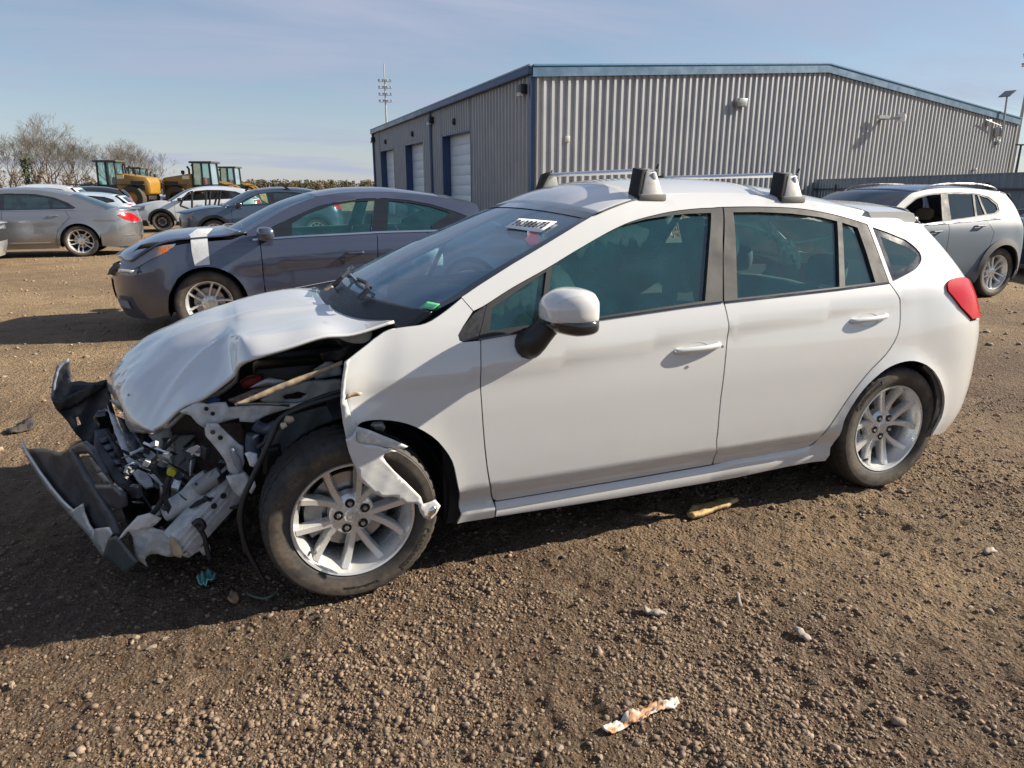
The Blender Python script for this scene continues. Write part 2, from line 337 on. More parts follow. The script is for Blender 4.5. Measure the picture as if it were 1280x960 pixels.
# ================================================================ ground
def vnoise(x, y, seed=0):
    xi = np.floor(x).astype(np.int64); yi = np.floor(y).astype(np.int64); xf = x-xi; yf = y-yi; u = xf*xf*(3-2*xf); v = yf*yf*(3-2*yf)
    def h(a, b):
        n = (a*374761393+b*668265263+seed*974634777) & 0xffffffff; n = ((n ^ (n >> 13))*1274126177) & 0xffffffff; return ((n ^ (n >> 16)) & 0xffff)/65535.
    return (h(xi, yi)*(1-u)+h(xi+1, yi)*u)*(1-v)+(h(xi, yi+1)*(1-u)+h(xi+1, yi+1)*u)*v
def ground_z(x, y):
    x = np.asarray(x, float); y = np.asarray(y, float); r = np.hypot(x+.8, y-.5); near = np.clip((16-r)/8, 0, 1); mid = np.clip((60-r)/30, 0, 1)
    z = mid*.05*(vnoise(x*.35, y*.35, 1)-.5)*np.clip((r-5)/6, 0, 1)+near*(.016*(vnoise(x*2.3, y*2.3, 2)-.5)+.012*(vnoise(x*6.1, y*6.1, 3)-.5)+.012*(vnoise(x*15, y*15, 4)-.5)+np.clip((6-r)/3, 0, 1)*(.012*(vnoise(x*27, y*27, 5)-.5)*(.3+1.4*vnoise(x*2.2, y*2.2, 6))+.008*(vnoise(x*44, y*44, 7)-.5)))
    # shallow tyre ruts in front of the car side
    a = (y-1.35-.10*x)+.05*np.sin(x*1.1); ru = np.exp(-(a/.10)**2)+.8*np.exp(-((a-.55)/.11)**2); z = z-near*.014*ru*(.6+.8*vnoise(x*5, y*1.2, 9))
    return z-.006
def build_ground():
    def axis(f0, f1, st, lo, hi):
        a = list(np.arange(f0, f1, st)); s = st
        v = a[-1]
        while v < hi: s *= 1.17; v += s; a.append(v)
        s = st; v = a[0]
        while v > lo: s *= 1.17; v -= s; a.insert(0, v)
        return np.array(a)
    X = axis(-3.3, 1.75, .0125, -2500, 2500); Y = axis(-.1, 2.5, .0125, -3000, 400); XX, YY = np.meshgrid(X, Y); ZZ = ground_z(XX, YY); n, m = XX.shape
    V = np.stack([XX, YY, ZZ], -1).reshape(-1, 3).astype(np.float32); i = np.arange((n-1)*(m-1)); r = i//(m-1); c = i % (m-1); a = r*m+c; F = np.stack([a, a+1, a+m+1, a+m], 1).astype(np.int32)
    me = bpy.data.meshes.new('ground'); me.vertices.add(len(V)); me.vertices.foreach_set('co', V.ravel()); me.loops.add(F.size); me.loops.foreach_set('vertex_index', F.ravel()); me.polygons.add(len(F)); me.polygons.foreach_set('loop_start', np.arange(0, F.size, 4, dtype=np.int32)); me.polygons.foreach_set('loop_total', np.full(len(F), 4, np.int32)); me.update(calc_edges=True); me.validate()
    me.polygons.foreach_set('use_smooth', np.ones(len(F), bool))
    mt, nt, b = nmat('gravel_dirt'); v = coords(nt, 'Object'); L = nt.links
    big = noise(nt, .33, 5, .6, v); med = noise(nt, 2.1, 6, .62, v, .4); fine = noise(nt, 26., 6, .7, v); grit = noise(nt, 130., 4, .7, v)
    sp = nt.nodes.new('ShaderNodeSeparateXYZ'); L.new(v, sp.inputs[0])
    dry = mth(nt, 'ADD', rng(nt, sp.outputs[1], -1.0, -4.0, 0., .55), rng(nt, big.outputs[0], .42, .62, -.10, .34)); dry = mth(nt, 'ADD', dry, rng(nt, med.outputs[0], .3, .7, -.16, .26)); cl = nt.nodes.new('ShaderNodeClamp'); L.new(dry, cl.inputs[0])
    c = mixc(nt, cl.outputs[0], (.100, .055, .030), (.46, .32, .17)); c = mixc(nt, rng(nt, fine.outputs[0], .38, .66, 0., .8), c, (.185, .142, .098)); mid2 = noise(nt, 7.5, 6, .72, v); c = mixc(nt, rng(nt, mid2.outputs[0], .52, .68, 0., .55), c, (.085, .058, .036)); c = mixc(nt, rng(nt, mid2.outputs[0], .42, .32, 0., .45), c, (.40, .31, .20)); c = mixc(nt, rng(nt, grit.outputs[0], .56, .70, 0., .55), c, (.33, .29, .235)); c = mixc(nt, rng(nt, grit.outputs[0], .44, .34, 0., .7), c, (.035, .026, .02))
    vo = nt.nodes.new('ShaderNodeTexVoronoi'); vo.inputs['Scale'].default_value = 75.; L.new(v, vo.inputs['Vector']); vo2 = nt.nodes.new('ShaderNodeTexVoronoi'); vo2.inputs['Scale'].default_value = 32.; L.new(v, vo2.inputs['Vector'])
    sc = nt.nodes.new('ShaderNodeSeparateXYZ'); L.new(vo.outputs['Color'], sc.inputs[0]); c = mixc(nt, mth(nt, 'MULTIPLY', rng(nt, sc.outputs[0], .55, .95, 0., .5), rng(nt, vo.outputs['Distance'], .25, .5, 1., 0.)), c, (.30, .25, .19))
    L.new(c, b.inputs['Base Color']); b.inputs['Roughness'].default_value = .92; b.inputs['Specular IOR Level'].default_value = .25
    h = mth(nt, 'ADD', mth(nt, 'MULTIPLY', vo.outputs['Distance'], -.8), mth(nt, 'MULTIPLY', vo2.outputs['Distance'], -.9)); h = mth(nt, 'ADD', h, mth(nt, 'MULTIPLY', fine.outputs[0], 1.4)); h = mth(nt, 'ADD', h, mth(nt, 'MULTIPLY', grit.outputs[0], .7)); bump(nt, b, h, 1., .022)
    g = link('ground', me, mt); tag(g, kind='structure')
build_ground()
def stone_proto(seed, sub=1, flat=.6):
    bm = bmesh.new()
    if sub: bmesh.ops.create_icosphere(bm, subdivisions=sub, radius=1.)
    else: [bm.faces.new(f) for vs in [[bm.verts.new(c) for c in ((1, 0, 0), (-1, 0, 0), (0, 1, 0), (0, -1, 0), (0, 0, 1))]] for f in ((vs[0], vs[2], vs[4]), (vs[2], vs[1], vs[4]), (vs[1], vs[3], vs[4]), (vs[3], vs[0], vs[4]))]; bm.verts.index_update()
    bm.normal_update(); rs = random.Random(seed); ax = [rs.uniform(.65, 1.25), rs.uniform(.6, 1.), flat*rs.uniform(.7, 1.1)]
    for v in bm.verts: k = rs.uniform(.62, 1.25); v.co = Vector((v.co.x*ax[0]*k, v.co.y*ax[1]*k, v.co.z*ax[2]*k))
    V = np.array([v.co[:] for v in bm.verts]); F = np.array([[q.index for q in f.verts] for f in bm.faces]); bm.free(); return V, F
def stone_mat(name, base, var=.45):
    mt, nt, b = nmat(name); v = coords(nt, 'Object'); a = noise(nt, 9., 3, .6, v); c_ = noise(nt, 33., 2, .6, v); f = noise(nt, 160., 4, .6, v)
    c = mixc(nt, rng(nt, c_.outputs[0], .36, .64, 0, 1), (base[0]*.45, base[1]*.42, base[2]*.40), (base[0]*1.25, base[1]*1.22, base[2]*1.18)); c = mixc(nt, rng(nt, a.outputs[0], .4, .7, 0, .6), c, (.15, .105, .07)); c = mixc(nt, rng(nt, f.outputs[0], .4, .7, 0, .35), c, (.10, .075, .055)); nt.links.new(c, b.inputs['Base Color']); b.inputs['Roughness'].default_value = .85; bump(nt, b, f.outputs[0], .4, .004); return mt
def gravel():
    rg = np.random.default_rng(7); protos = [stone_proto(s) for s in range(8)]
    def scatter(name, n, smin, smax, box, power, mat, label, protos=protos, base=.12):
        x0, x1, y0, y1 = box; X = rg.uniform(x0, x1, n*4); Y = y0+(y1-y0)*rg.uniform(0, 1, n*4)**power; d = np.hypot(X-CAM[0], Y-CAM[1]); cl = base+2.6*np.clip(vnoise(X*2.1, Y*2.1, 31)-.35, 0, 1)*(.4+1.2*vnoise(X*.6+9, Y*.6, 32))
        keep = rg.uniform(0, 1, n*4) < np.clip(cl, 0, 1)*np.clip(2.6/d, .30 if smin > .0115 else .12, 1.)
        q = proj(np.stack([X, Y, 0*X], 1)); keep &= (q[:, 0] > -520) & (q[:, 0] < 1750) & (q[:, 1] < 1250) & (((np.stack([X, Y, 0*X], 1)-CAM)@CF) > .3)
        X = X[keep][:n]; Y = Y[keep][:n]; k = len(X); s = smin*(smax/smin)**(rg.uniform(0, 1, k)**2.2); Z = ground_z(X, Y); V = []; F = []; off = 0; pi = rg.integers(0, len(protos), k)
        for p, (PV, PF) in enumerate(protos):
            ix = np.where(pi == p)[0]; m = len(ix); a = rg.uniform(0, 6.28, m); ca, sa = np.cos(a), np.sin(a); vx = PV[None, :, 0]*s[ix][:, None]; vy = PV[None, :, 1]*s[ix][:, None]; vz = PV[None, :, 2]*s[ix][:, None]
            W_ = np.stack([X[ix][:, None]+vx*ca[:, None]-vy*sa[:, None], Y[ix][:, None]+vx*sa[:, None]+vy*ca[:, None], Z[ix][:, None]+vz+s[ix][:, None]*.18], -1).reshape(-1, 3); FF = (PF[None]+(np.arange(m)*len(PV))[:, None, None]+off).reshape(-1, 3); V.append(W_); F.append(FF); off += len(W_)
        V = np.vstack(V).astype(np.float32); F = np.vstack(F).astype(np.int32); me = bpy.data.meshes.new(name); me.vertices.add(len(V)); me.vertices.foreach_set('co', V.ravel()); me.loops.add(F.size); me.loops.foreach_set('vertex_index', F.ravel()); me.polygons.add(len(F)); me.polygons.foreach_set('loop_start', np.arange(0, F.size, 3, dtype=np.int32)); me.polygons.foreach_set('loop_total', np.full(len(F), 3, np.int32)); me.update(calc_edges=True)
        o = link(name, me, mat); tag(o, label, 'gravel', kind='stuff')
    scatter('gravel', 44000, .0040, .0130, (-5.0, 3.2, -1.6, 2.9), .75, stone_mat('gravel_stone', (.23, .165, .110)), 'fine brown gravel strewn over the dirt yard')
    scatter('grit', 150000, .0016, .0060, (-4.4, 3.0, -1.0, 2.9), .75, stone_mat('grit_stone', (.23, .158, .10)), 'coarse brown grit covering the dirt yard', [stone_proto(90+i, 0, .9) for i in range(8)], .35)
    scatter('pebbles', 2000, .008, .021, (-6.5, 4.5, -6.5, 2.5), .6, stone_mat('pebble_stone', (.27, .21, .16)), 'pale loose pebbles scattered over the dirt yard')
    scatter('far_pebbles', 5200, .012, .034, (-13, 9, -20, -1.0), .55, stone_mat('far_pebble_stone', (.34, .275, .20)), 'scattered pale pebbles on the dry yard between the parked cars', protos, .3)
    # larger stones one can pick out
    mat = stone_mat('loose_stone', (.38, .31, .23)); P2 = [stone_proto(50+i, 1, .6) for i in range(6)]; mes = []
    for V, F in P2: me = mesh(V, F, 'stone'); me.materials.append(mat); mes.append(me)
    spots = [(170, 795, 9), (188, 807, 8), (205, 798, 7), (198, 850, 9), (212, 888, 8), (90, 940, 9), (175, 918, 8), (165, 800, 6), (520, 818, 7), (410, 925, 9), (435, 940, 8), (480, 940, 8), (350, 935, 7), (300, 945, 7), (55, 880, 7), (15, 855, 8), (110, 865, 7), (785, 865, 7), (750, 942, 10), (700, 935, 9), (860, 935, 7), (1126, 815, 9), (1214, 752, 7), (1268, 926, 9), (1060, 935, 8), (1010, 915, 8), (905, 960, 8), (640, 905, 8), (590, 860, 6), (560, 900, 6), (1150, 870, 7), (1195, 830, 6), (1030, 770, 6), (945, 745, 6), (880, 800, 5), (725, 750, 7), (690, 790, 6), (620, 780, 5), (540, 770, 5), (820, 700, 5), (1100, 700, 5), (1180, 690, 5), (1240, 640, 5), (975, 700, 5), (1090, 940, 7), (650, 945, 8), (250, 870, 6), (270, 905, 7), (330, 860, 6), (130, 905, 6), (385, 860, 5), (455, 880, 6)]
    rs = random.Random(4)
    for px, py, s in spots:
        p = on_z(px, py, 0); d = (p-CAM)@CF; r = s/FPX*d*.72; z = float(ground_z(p[0], p[1])); o = bpy.data.objects.new('stone', mes[rs.randrange(6)]); COL.objects.link(o); o.location = (p[0], p[1], z+r*.25); o.scale = (r, r*rs.uniform(.7, 1.), r*rs.uniform(.7, 1.1)); o.rotation_euler = (rs.uniform(-.3, .3), rs.uniform(-.3, .3), rs.uniform(0, 6.28)); tag(o, 'loose pale stone lying on the brown gravel ground', 'stone', 'loose stones on the gravel')
gravel()
# ---------------------------------------------------------------- car bodies: one smooth side surface y(s, z) that wraps round both ends; every panel is an outline on it
class Car:
    def __init__(s, root, w, sec, plan, xf0, xf, nf, xr0, xr, nr, extra=None, Lf=.9, Lr=.9):
        s.root = root; s.w = w; s.sec = sm(sec); s.plan = sm(plan); s.xf0 = xf0; s.xf = sm(xf); s.nf = nf; s.xr0 = xr0; s.xr = sm(xr); s.nr = nr; s.extra = extra; s.Lf = Lf; s.Lr = Lr
        a = root.rotation_euler[2]; s.R = np.array([[math.cos(a), -math.sin(a), 0], [math.sin(a), math.cos(a), 0], [0, 0, 1]]); s.T = np.array(root.location); s.res = .05; s.creases = []
    def side(s, x, z, S=None):
        y = s.w-s.sec(z)-s.plan(x)
        return y+(s.extra(x if S is None else S, z) if s.extra else 0)
    def body(s, S, Z):
        S = np.asarray(S, float); Z = np.asarray(Z, float); x = np.clip(S, s.xr0, s.xf0); y = s.side(x, Z, S); X = x.copy() if x.ndim else np.array(x)
        tf = np.clip((S-s.xf0)/s.Lf, 0, 1)**(s.nf/2)*math.pi/2; tr = np.clip((s.xr0-S)/s.Lr, 0, 1)**(s.nr/2)*math.pi/2
        X = X+(s.xf(Z)-s.xf0)*np.sin(tf)**(2/s.nf)*(tf > 0)+(s.xr(Z)-s.xr0)*np.sin(tr)**(2/s.nr)*(tr > 0)
        y = y*np.where(tf > 0, np.cos(tf)**(2/s.nf), 1)*np.where(tr > 0, np.cos(tr)**(2/s.nr), 1)
        return np.stack([X, y, Z+0*X], -1)
    def normal(s, S, Z, e=.004):
        a = s.body(S+e, Z)-s.body(S-e, Z); b = s.body(S, Z+e)-s.body(S, Z-e); n = np.cross(b, a); return n/np.maximum(np.linalg.norm(n, axis=-1, keepdims=True), 1e-9)
    def px(s, pts, smooth=0, closed=False):
        """outline points seen at these pixels -> (s, z) on the side surface"""
        out = []
        for p in pts:
            d = ray(*p); loc = s.R.T@(CAM-s.T); dl = s.R.T@d; t = (s.w-.06-loc[1])/dl[1]; P = loc+dl*t; q = np.array([P[0], P[2]]); tgt = np.array(p, float)
            for it in range(40):
                f = lambda q: proj(s.T+s.R@s.body(q[0], q[1]))-tgt
                r = f(q); h = 1e-4; J = np.stack([(f(q+[h, 0])-r)/h, (f(q+[0, h])-r)/h], 1)
                st = np.linalg.solve(J.T@J+np.eye(2)*1e-3*np.trace(J.T@J), -J.T@r); n = np.linalg.norm(st); st = st*min(1, .08/max(n, 1e-9)); q = q+st
                if n < 1e-5: break
            out.append(q)
        out = np.array(out)
        return crom(out, smooth, closed) if smooth else out
    def at(s, p): q = s.px([p])[0]; return s.body(q[0], q[1])
    def panel(s, name, outline, mat, holes=(), off=0., thick=.014, res=None, both=True, parent=None, crease=True, warp=None, label=None):
        Q, T = fill(outline, holes, res or s.res, s.creases if crease else ()); P = s.body(Q[:, 0], Q[:, 1]); N = s.normal(Q[:, 0], Q[:, 1]); P = P+N*off
        if warp is not None: P = warp(P, Q)
        objs = []
        for sg in ((1, -1) if both else (1,)):
            P2 = P*np.array([1, sg, 1]); dv = lambda c, sg=sg: (0, -sg*.96, -.1)
            par = parent[0 if sg > 0 else 1] if isinstance(parent, (list, tuple)) else (parent or s.root)
            o = sheet(name, P2, T, mat, par, thick, dv, flip=(sg > 0)); objs.append(o)
        if label: objs[0]['label'] = label
        return objs
    def span(s, name, edge, mat, cx=0., cz=0., p=2.2, cols=17, thick=.006, parent=None, rows=3, u0=-1., u1=1., lift=0., flip=False):
        """sheet between an edge curve on the near side and its mirror image, bowed by cx (along the car) and cz (up); cx, cz may be per-point lists"""
        E = crom(edge, rows); n = len(E); tt = np.linspace(0, 1, n)
        fx = np.interp(tt, np.linspace(0, 1, len(cx)), cx) if isinstance(cx, (list, tuple)) else np.full(n, cx); fz = np.interp(tt, np.linspace(0, 1, len(cz)), cz) if isinstance(cz, (list, tuple)) else np.full(n, cz)
        th = np.linspace(-1, 1, cols); u = np.sign(th)*(1-(1-np.abs(th))**1.35); u = u0+(u+1)/2*(u1-u0); G = np.zeros((n, cols, 3)); k = 1-np.abs(u)**p
        G[:, :, 0] = E[:, None, 0]+fx[:, None]*k; G[:, :, 1] = E[:, None, 1]*u; G[:, :, 2] = E[:, None, 2]+fz[:, None]*k+lift
        return grid_sheet(name, G, mat, parent or s.root, thick, flip)
def arc(xc, zc, r, a0, a1, n=18, rz=None): return [(xc+r*math.cos(rad(a0+(a1-a0)*i/n)), zc+(rz or r)*math.sin(rad(a0+(a1-a0)*i/n))) for i in range(n+1)]

WHEELS = {}
def make_wheel(kind, R, hw, rr, mat, style='y5', n=96, detail=True, back=True):
    """wheel at the origin, axis y, outer face +y: rim mesh with tyre, spokes, cap, nuts and disc as children"""
    b = MB(); b.lathe([(rr, hw*.86), (rr-.004, hw*.93), (rr-.012, hw*.90), (rr-.018, hw*.70), (rr-.036, hw*.40), (rr-.045, -hw*.5), (rr-.02, -hw*.85), (rr, -hw*.9)], n)
    w = b.build('wheel', mat, None, fix=False, sharp=50); w.data.flip_normals()
    # tyre with circumferential grooves and shoulder blocks
    s2 = R-rr; pr = [(rr-.004, -hw*.86), (rr+s2*.25, -hw*1.02), (rr+s2*.55, -hw*1.05), (R-s2*.16, -hw*.98), (R-s2*.05, -hw*.84)]
    tr = [(R-.003, -hw*.74), (R-.001, -hw*.55), (R-.008, -hw*.53), (R-.008, -hw*.45), (R, -hw*.43), (R, -hw*.08), (R-.008, -hw*.06), (R-.008, hw*.06), (R, hw*.08), (R, hw*.43), (R-.008, hw*.45), (R-.008, hw*.53), (R-.001, hw*.55), (R-.003, hw*.74)]
    su = [(R-s2*.05, hw*.84), (R-s2*.10, hw*.93), (R-s2*.17, hw*.99), (R-s2*.21, hw*1.0), (R-s2*.24, hw*1.035), (rr+s2*.55, hw*1.05), (rr+s2*.28, hw*1.03), (rr+s2*.20, hw*.985), (rr+s2*.10, hw*.965), (rr+.004, hw*.93), (rr-.002, hw*.88), (rr-.006, hw*.80)]
    prof = pr+tr+su; m = len(prof); nn = n*2 if detail else n; V = []; F = []
    for k in range(nn):
        a = 2*math.pi*k/nn; sip = .005 if detail and k % 4 == 0 else 0
        for j, (r, h) in enumerate(prof):
            if sip and (5 <= j <= 6 or j in (17, 18) or 3 <= j <= 4 or 19 <= j <= 20): r2 = r-sip
            elif sip and k % 8 == 0 and 9 <= j <= 14: r2 = r-.003
            else: r2 = r
            V.append((r2*math.cos(a), h, r2*math.sin(a)))
    for k in range(nn):
        for j in range(m-1): a, c = k*m+j, ((k+1) % nn)*m+j; F.append((a, c, c+1, a+1))
    t = MB().add(V, F).build('tyre', MT['rubber'], w, sharp=28, fix=False); t.data.flip_normals()
    # hub disc, spokes
    ro = rr-.020; hb = MB(); hb.lathe([(.0, hw*.52), (.034, hw*.52), (.066, hw*.48), (.082, hw*.34), (.086, hw*.02)], 40); h = hb.build('hub', mat, w, fix=False, sharp=40); h.data.flip_normals()
    def arm(a0, a1, w0, w1, r0=.045, lift=0.):
        V = []; F = []; st = 7
        for i in range(st):
            t = i/(st-1); a = a0+(a1-a0)*t**.62; r = r0+(ro-r0)*t; ww = w0+(w1-w0)*t; hh = hw*(.50+.22*t-.10*math.sin(t*math.pi))+lift; e = np.array([math.cos(a), math.sin(a)]); q = np.array([-e[1], e[0]])
            for (k, z) in ((-.5, hh-.040), (-.46, hh-.010), (-.30, hh), (.30, hh), (.46, hh-.010), (.5, hh-.040)): c = e*r+q*ww*k; V.append((c[0], z, c[1]))
        for i in range(st-1):
            for j in range(5): F.append((i*6+j, i*6+j+1, (i+1)*6+j+1, (i+1)*6+j))
        return V, F
    rot = rad(10)
    if style == 'y5':
        for k in range(5):
            a = rot+k*2*math.pi/5; sb = MB()
            for sg in (-1, 1): sb.add(*arm(a+sg*rad(33), a+sg*rad(16.5), .030, .035, .050))
            sb.build('spoke', mat, w, sharp=38)
            e = Vector((math.cos(a), 0, math.sin(a)))
            MB().lathe([(.0, hw*.515), (.0155, hw*.515), (.0165, hw*.53), (.0185, hw*.53)], 14, e*.052).build('nut_pocket', MT['dark'], w, sharp=50)
            MB().lathe([(.0, hw*.60), (.007, hw*.60), (.0095, hw*.56), (.0095, hw*.48)], 6, e*.052).build('lug_nut', MT['steel'], w, sharp=30)
        MB().lathe([(.0, hw*.585), (.026, hw*.575), (.0305, hw*.53), (.0305, hw*.45)], 28).build('centre_cap', mat, w, sharp=40)
        if detail:
            em = MB()
            for rx, rz in ((.019, .012),): em.tube([(rx*math.cos(t), hw*.582, rz*math.sin(t)) for t in np.linspace(0, 2*math.pi, 25)], .0011, 5, False)
            for (x, z, r) in ((-.010, .002, .0026), (-.001, .005, .0016), (.005, .003, .0016), (.010, .000, .0016), (.002, -.003, .0016), (.008, -.005, .0016)): em.lathe([(.0, .0015), (r, .0)], 8, (x, hw*.582, z))
            em.build('cap_emblem', MT['steel'], w)
    else:
        ns = {'s10': 10, 'd5': 5, 'd7': 7, 's6': 6}[style]
        for k in range(ns):
            a = rot+k*2*math.pi/ns; sb = MB()
            if style in ('d5', 'd7'):
                for sg in (-1, 1): sb.add(*arm(a+sg*rad(26 if style == 'd5' else 18), a+sg*rad(11), .026, .030))
            elif style == 's6':
                for sg in (-1, 1): sb.add(*arm(a+sg*rad(10), a+sg*rad(22), .03, .022))
            else: sb.add(*arm(a, a+rad(6), .030, .040))
            sb.build('spoke', mat, w, sharp=38)
        MB().lathe([(.0, hw*.585), (.026, hw*.575), (.0305, hw*.53), (.0305, hw*.45)], 20).build('centre_cap', mat, w, sharp=40)
    if back:
        MB().lathe([(.07, -.015), (.148, -.015), (.150, -.020), (.150, -.032), (.07, -.032)], 40).build('brake_disc', MT['steel'], w, sharp=40)
        MB().lathe([(.0, -.045), (rr-.03, -.05), (rr-.03, -.07), (.0, -.07)], 32).build('wheel_back', MT['dark'], w, sharp=40)
        if detail:
            cb = MB()
            cb.add(*(lambda P: (P, [(i, i+1, i+9, i+8) for i in range(7)]+[(i+16, i+17, i+25, i+24) for i in range(7)]+[(i, i+1, i+17, i+16) for i in range(7)]+[(i+8, i+9, i+25, i+24) for i in range(7)]+[(0, 8, 24, 16), (7, 15, 31, 23)]))([(r*math.cos(rad(a)), h, r*math.sin(rad(a))) for h in (.012, -.05) for r in (.105, .168) for a in np.linspace(-30, 30, 8)]))
            cb.build('brake_caliper', MT['grey_metal'], w, sharp=40)
            vs = MB().tube([(ro*.95*math.cos(rad(-36)), hw*.55, ro*.95*math.sin(rad(-36))), (ro*.86*math.cos(rad(-36)), hw*.75, ro*.86*math.sin(rad(-36)))], .005, 8); vs.build('valve', MT['blackpl'], w)
    return w
def put_wheel(w, root, loc, side=1, steer=0., spin=0., camber=0.):
    o = copy_tree(w, root); o.location = loc; o.rotation_mode = 'ZXY'
    o.rotation_euler = (camber, spin, steer+(0 if side > 0 else math.pi)); return o
def drop(o):
    for c in list(o.children): drop(c)
    bpy.data.objects.remove(o)
def seat(root, x, y, mat, w=.25, zs=.32, h=.62, parent=None):
    """front seat: cushion, leaning back rest, head rest; x = hip point, car faces +x"""
    c = blob('seat', (x+.18, y, zs), (.27, w, .10), mat, root)
    b = blob('seat_back', (0, 0, 0), (.085, w*.95, h/2), mat, c); b.location = (x-.16, y, zs+h/2+.03); b.rotation_euler = (0, rad(-20), 0)
    hd = blob('head_rest', (0, 0, 0), (.05, .13, .09), mat, c); hd.location = (x-.30, y, zs+h+.14); hd.rotation_euler = (0, rad(-14), 0)
    return c
def well(car, name, xc, zc, r, y0, depth, parent, a0=-18):
    b = MB(); n = 20; V = []; F = []
    for i in range(n+1):
        a = rad(a0+(198-a0)*i/n)
        for y in (y0, y0-depth): V.append((xc+r*math.cos(a), y, max(.10, zc+r*math.sin(a))))
    for i in range(n): F.append((2*i, 2*i+1, 2*i+3, 2*i+2))
    F.append(tuple(2*i+1 for i in range(n+1))); b.add(V, F); return b.build(name, MT['dark'], parent, sharp=40, fix=False)
# ================================================================ metal building, fence, masts
def building():
    A = np.array([-8.59, -17.49]); Bq = np.array([-38.34, -22.86]); Cq = np.array([-8.59, -42.63]); H = 4.88; pk = .46; HP = 6.10
    root = thing('metal_building', 'long grey corrugated metal building with blue trim and three pale roller doors', 'building', (A[0], A[1], 0)); o3 = np.array([A[0], A[1], 0])
    sheetm, nt, b = nmat('corrugated_sheet'); v = coords(nt); n1 = noise(nt, 1.1, 5, .6, v); n2 = noise(nt, 6., 4, .6, coords(nt, 'Object', (1, 1, .08)))
    c = mixc(nt, rng(nt, n1.outputs[0], .3, .7, 0, 1), (.29, .305, .325), (.36, .37, .385)); c = mixc(nt, rng(nt, n2.outputs[0], .5, .75, 0, .35), c, (.25, .24, .22)); nt.links.new(c, b.inputs['Base Color']); setp(b, None, .48, .15)
    blue = plain('blue_trim', (.028, .062, .15), .4, .2, .2, .15, 2.); teal = plain('teal_trim', (.035, .095, .17), .4, .2, .2, .15, 2.)
    def corr(name, p, q, ztop, holes=(), par=root):
        """vertical ribs from p to q; ztop(t) wall height; holes: (t0 metres, t1, z top) openings down to the ground"""
        d = q-p; L = np.linalg.norm(d); d = d/L; nrm = np.array([-d[1], d[0]]) if (np.array([-d[1], d[0]])@(CAM[:2]-p)) > 0 else np.array([d[1], -d[0]]); st = []
        s = 0.
        while s < L-.02:
            for ds, h in ((0, 0), (.03, .065), (.115, .065), (.145, 0), (.225, .008)): st.append((s+ds, h))
            s += .305
        st = [x for x in st if x[0] < L]+[(L, 0)]
        for t0, t1, zt in holes:
            for t in (t0, t1): st += [(t-.001, 0), (t+.001, 0)]
        st = sorted(st); V = []; F = []
        for (s, h) in st:
            zb = 0.
            for t0, t1, zt in holes:
                if t0 < s < t1: zb = zt
            for z in (zb, ztop(s/L)): V.append((p[0]+d[0]*s+nrm[0]*h-o3[0], p[1]+d[1]*s+nrm[1]*h-o3[1], z))
        F = [(2*i, 2*i+2, 2*i+3, 2*i+1) for i in range(len(st)-1)]
        me = mesh(V, F, name); o = link(name, me, sheetm, par); m = o.modifiers.new('thickness', 'SOLIDIFY'); m.thickness = .004; m.offset = 0; return d, nrm
    zt = lambda t: H-.02+(HP-H)*(t/pk if t < pk else (1-t)/(1-pk))
    dF, nF = corr('front_wall', A, Bq, zt)
    doors = [(23.4-17.49, 27.3-17.49), (30.5-17.49, 34.2-17.49), (37.0-17.49, 40.7-17.49)]
    dL, nL = corr('left_wall', A, Cq, lambda t: H-.02, [(a, b_, 3.66) for a, b_ in doors])
    Dq = Bq+(Cq-A); corr('back_wall', Cq, Dq, lambda t: zt(t)); corr('right_wall', Bq, Dq, lambda t: H-.02)
    P3 = lambda t, z, off=0.: np.array([*(A+(Bq-A)*t+nF*off), z])-o3; Q3 = lambda s, z, off=0.: np.array([*(A+dL*s+nL*off), z])-o3
    # roof: two slopes with an overhang
    V = []; ov = .12
    for base in (0, 1):
        sh = (np.array([0., 0.]) if base == 0 else (Cq-A))+(nF*ov if base == 0 else -nF*ov)
        for t, z in ((-.006, H+.01), (pk, HP+.03), (1.006, H+.01)):
            for dz in (0, .10): p = A+(Bq-A)*t+sh; V.append((p[0]-o3[0], p[1]-o3[1], z+dz))
    MB().add(V, [(1, 3, 9, 7), (3, 5, 11, 9), (0, 6, 8, 2), (2, 8, 10, 4), (0, 1, 7, 6), (4, 10, 11, 5), (0, 2, 3, 1), (2, 4, 5, 3), (6, 7, 9, 8), (8, 9, 11, 10)]).build('roof', plain('roof_sheet', (.40, .41, .42), .4, .4), root)
    tr = MB()
    for (t0, z0, t1, z1) in ((-.004, H, pk, HP), (pk, HP, 1.004, H)):
        for off, za, zb in ((.16, -.20, .125),):
            a0, a1 = P3(t0, z0, off), P3(t1, z1, off); tr.add([a0+[0, 0, za], a1+[0, 0, za], a1+[0, 0, zb], a0+[0, 0, zb]]+[p-np.array([*nF, 0])*.14 for p in (a0+[0, 0, za], a1+[0, 0, za], a1+[0, 0, zb], a0+[0, 0, zb])], [(0, 1, 2, 3), (7, 6, 5, 4), (0, 4, 5, 1), (3, 2, 6, 7), (0, 3, 7, 4), (1, 5, 6, 2)])
    tr.build('rake_trim', teal, root)
    cap = MB()
    for (t0, z0, t1, z1) in ((-.004, H, pk, HP), (pk, HP, 1.004, H)): cap.bar(P3(t0, z0+.12, .17), P3(t1, z1+.12, .17), .05, .05)
    cap.build('rake_cap', plain('pale_teal_cap', (.07, .17, .27), .35, .3), root)
    gt = MB(); gt.bar(Q3(-.15, H-.02, .13), Q3(25.2, H-.02, .13), .20, .22); gt.build('gutter', blue, root, bevel=.02); MB().bar(Q3(-.15, H+.12, .20), Q3(25.2, H+.12, .20), .05, .05).build('gutter_lip', plain('grey_gutter_lip', (.20, .24, .29), .4), root)
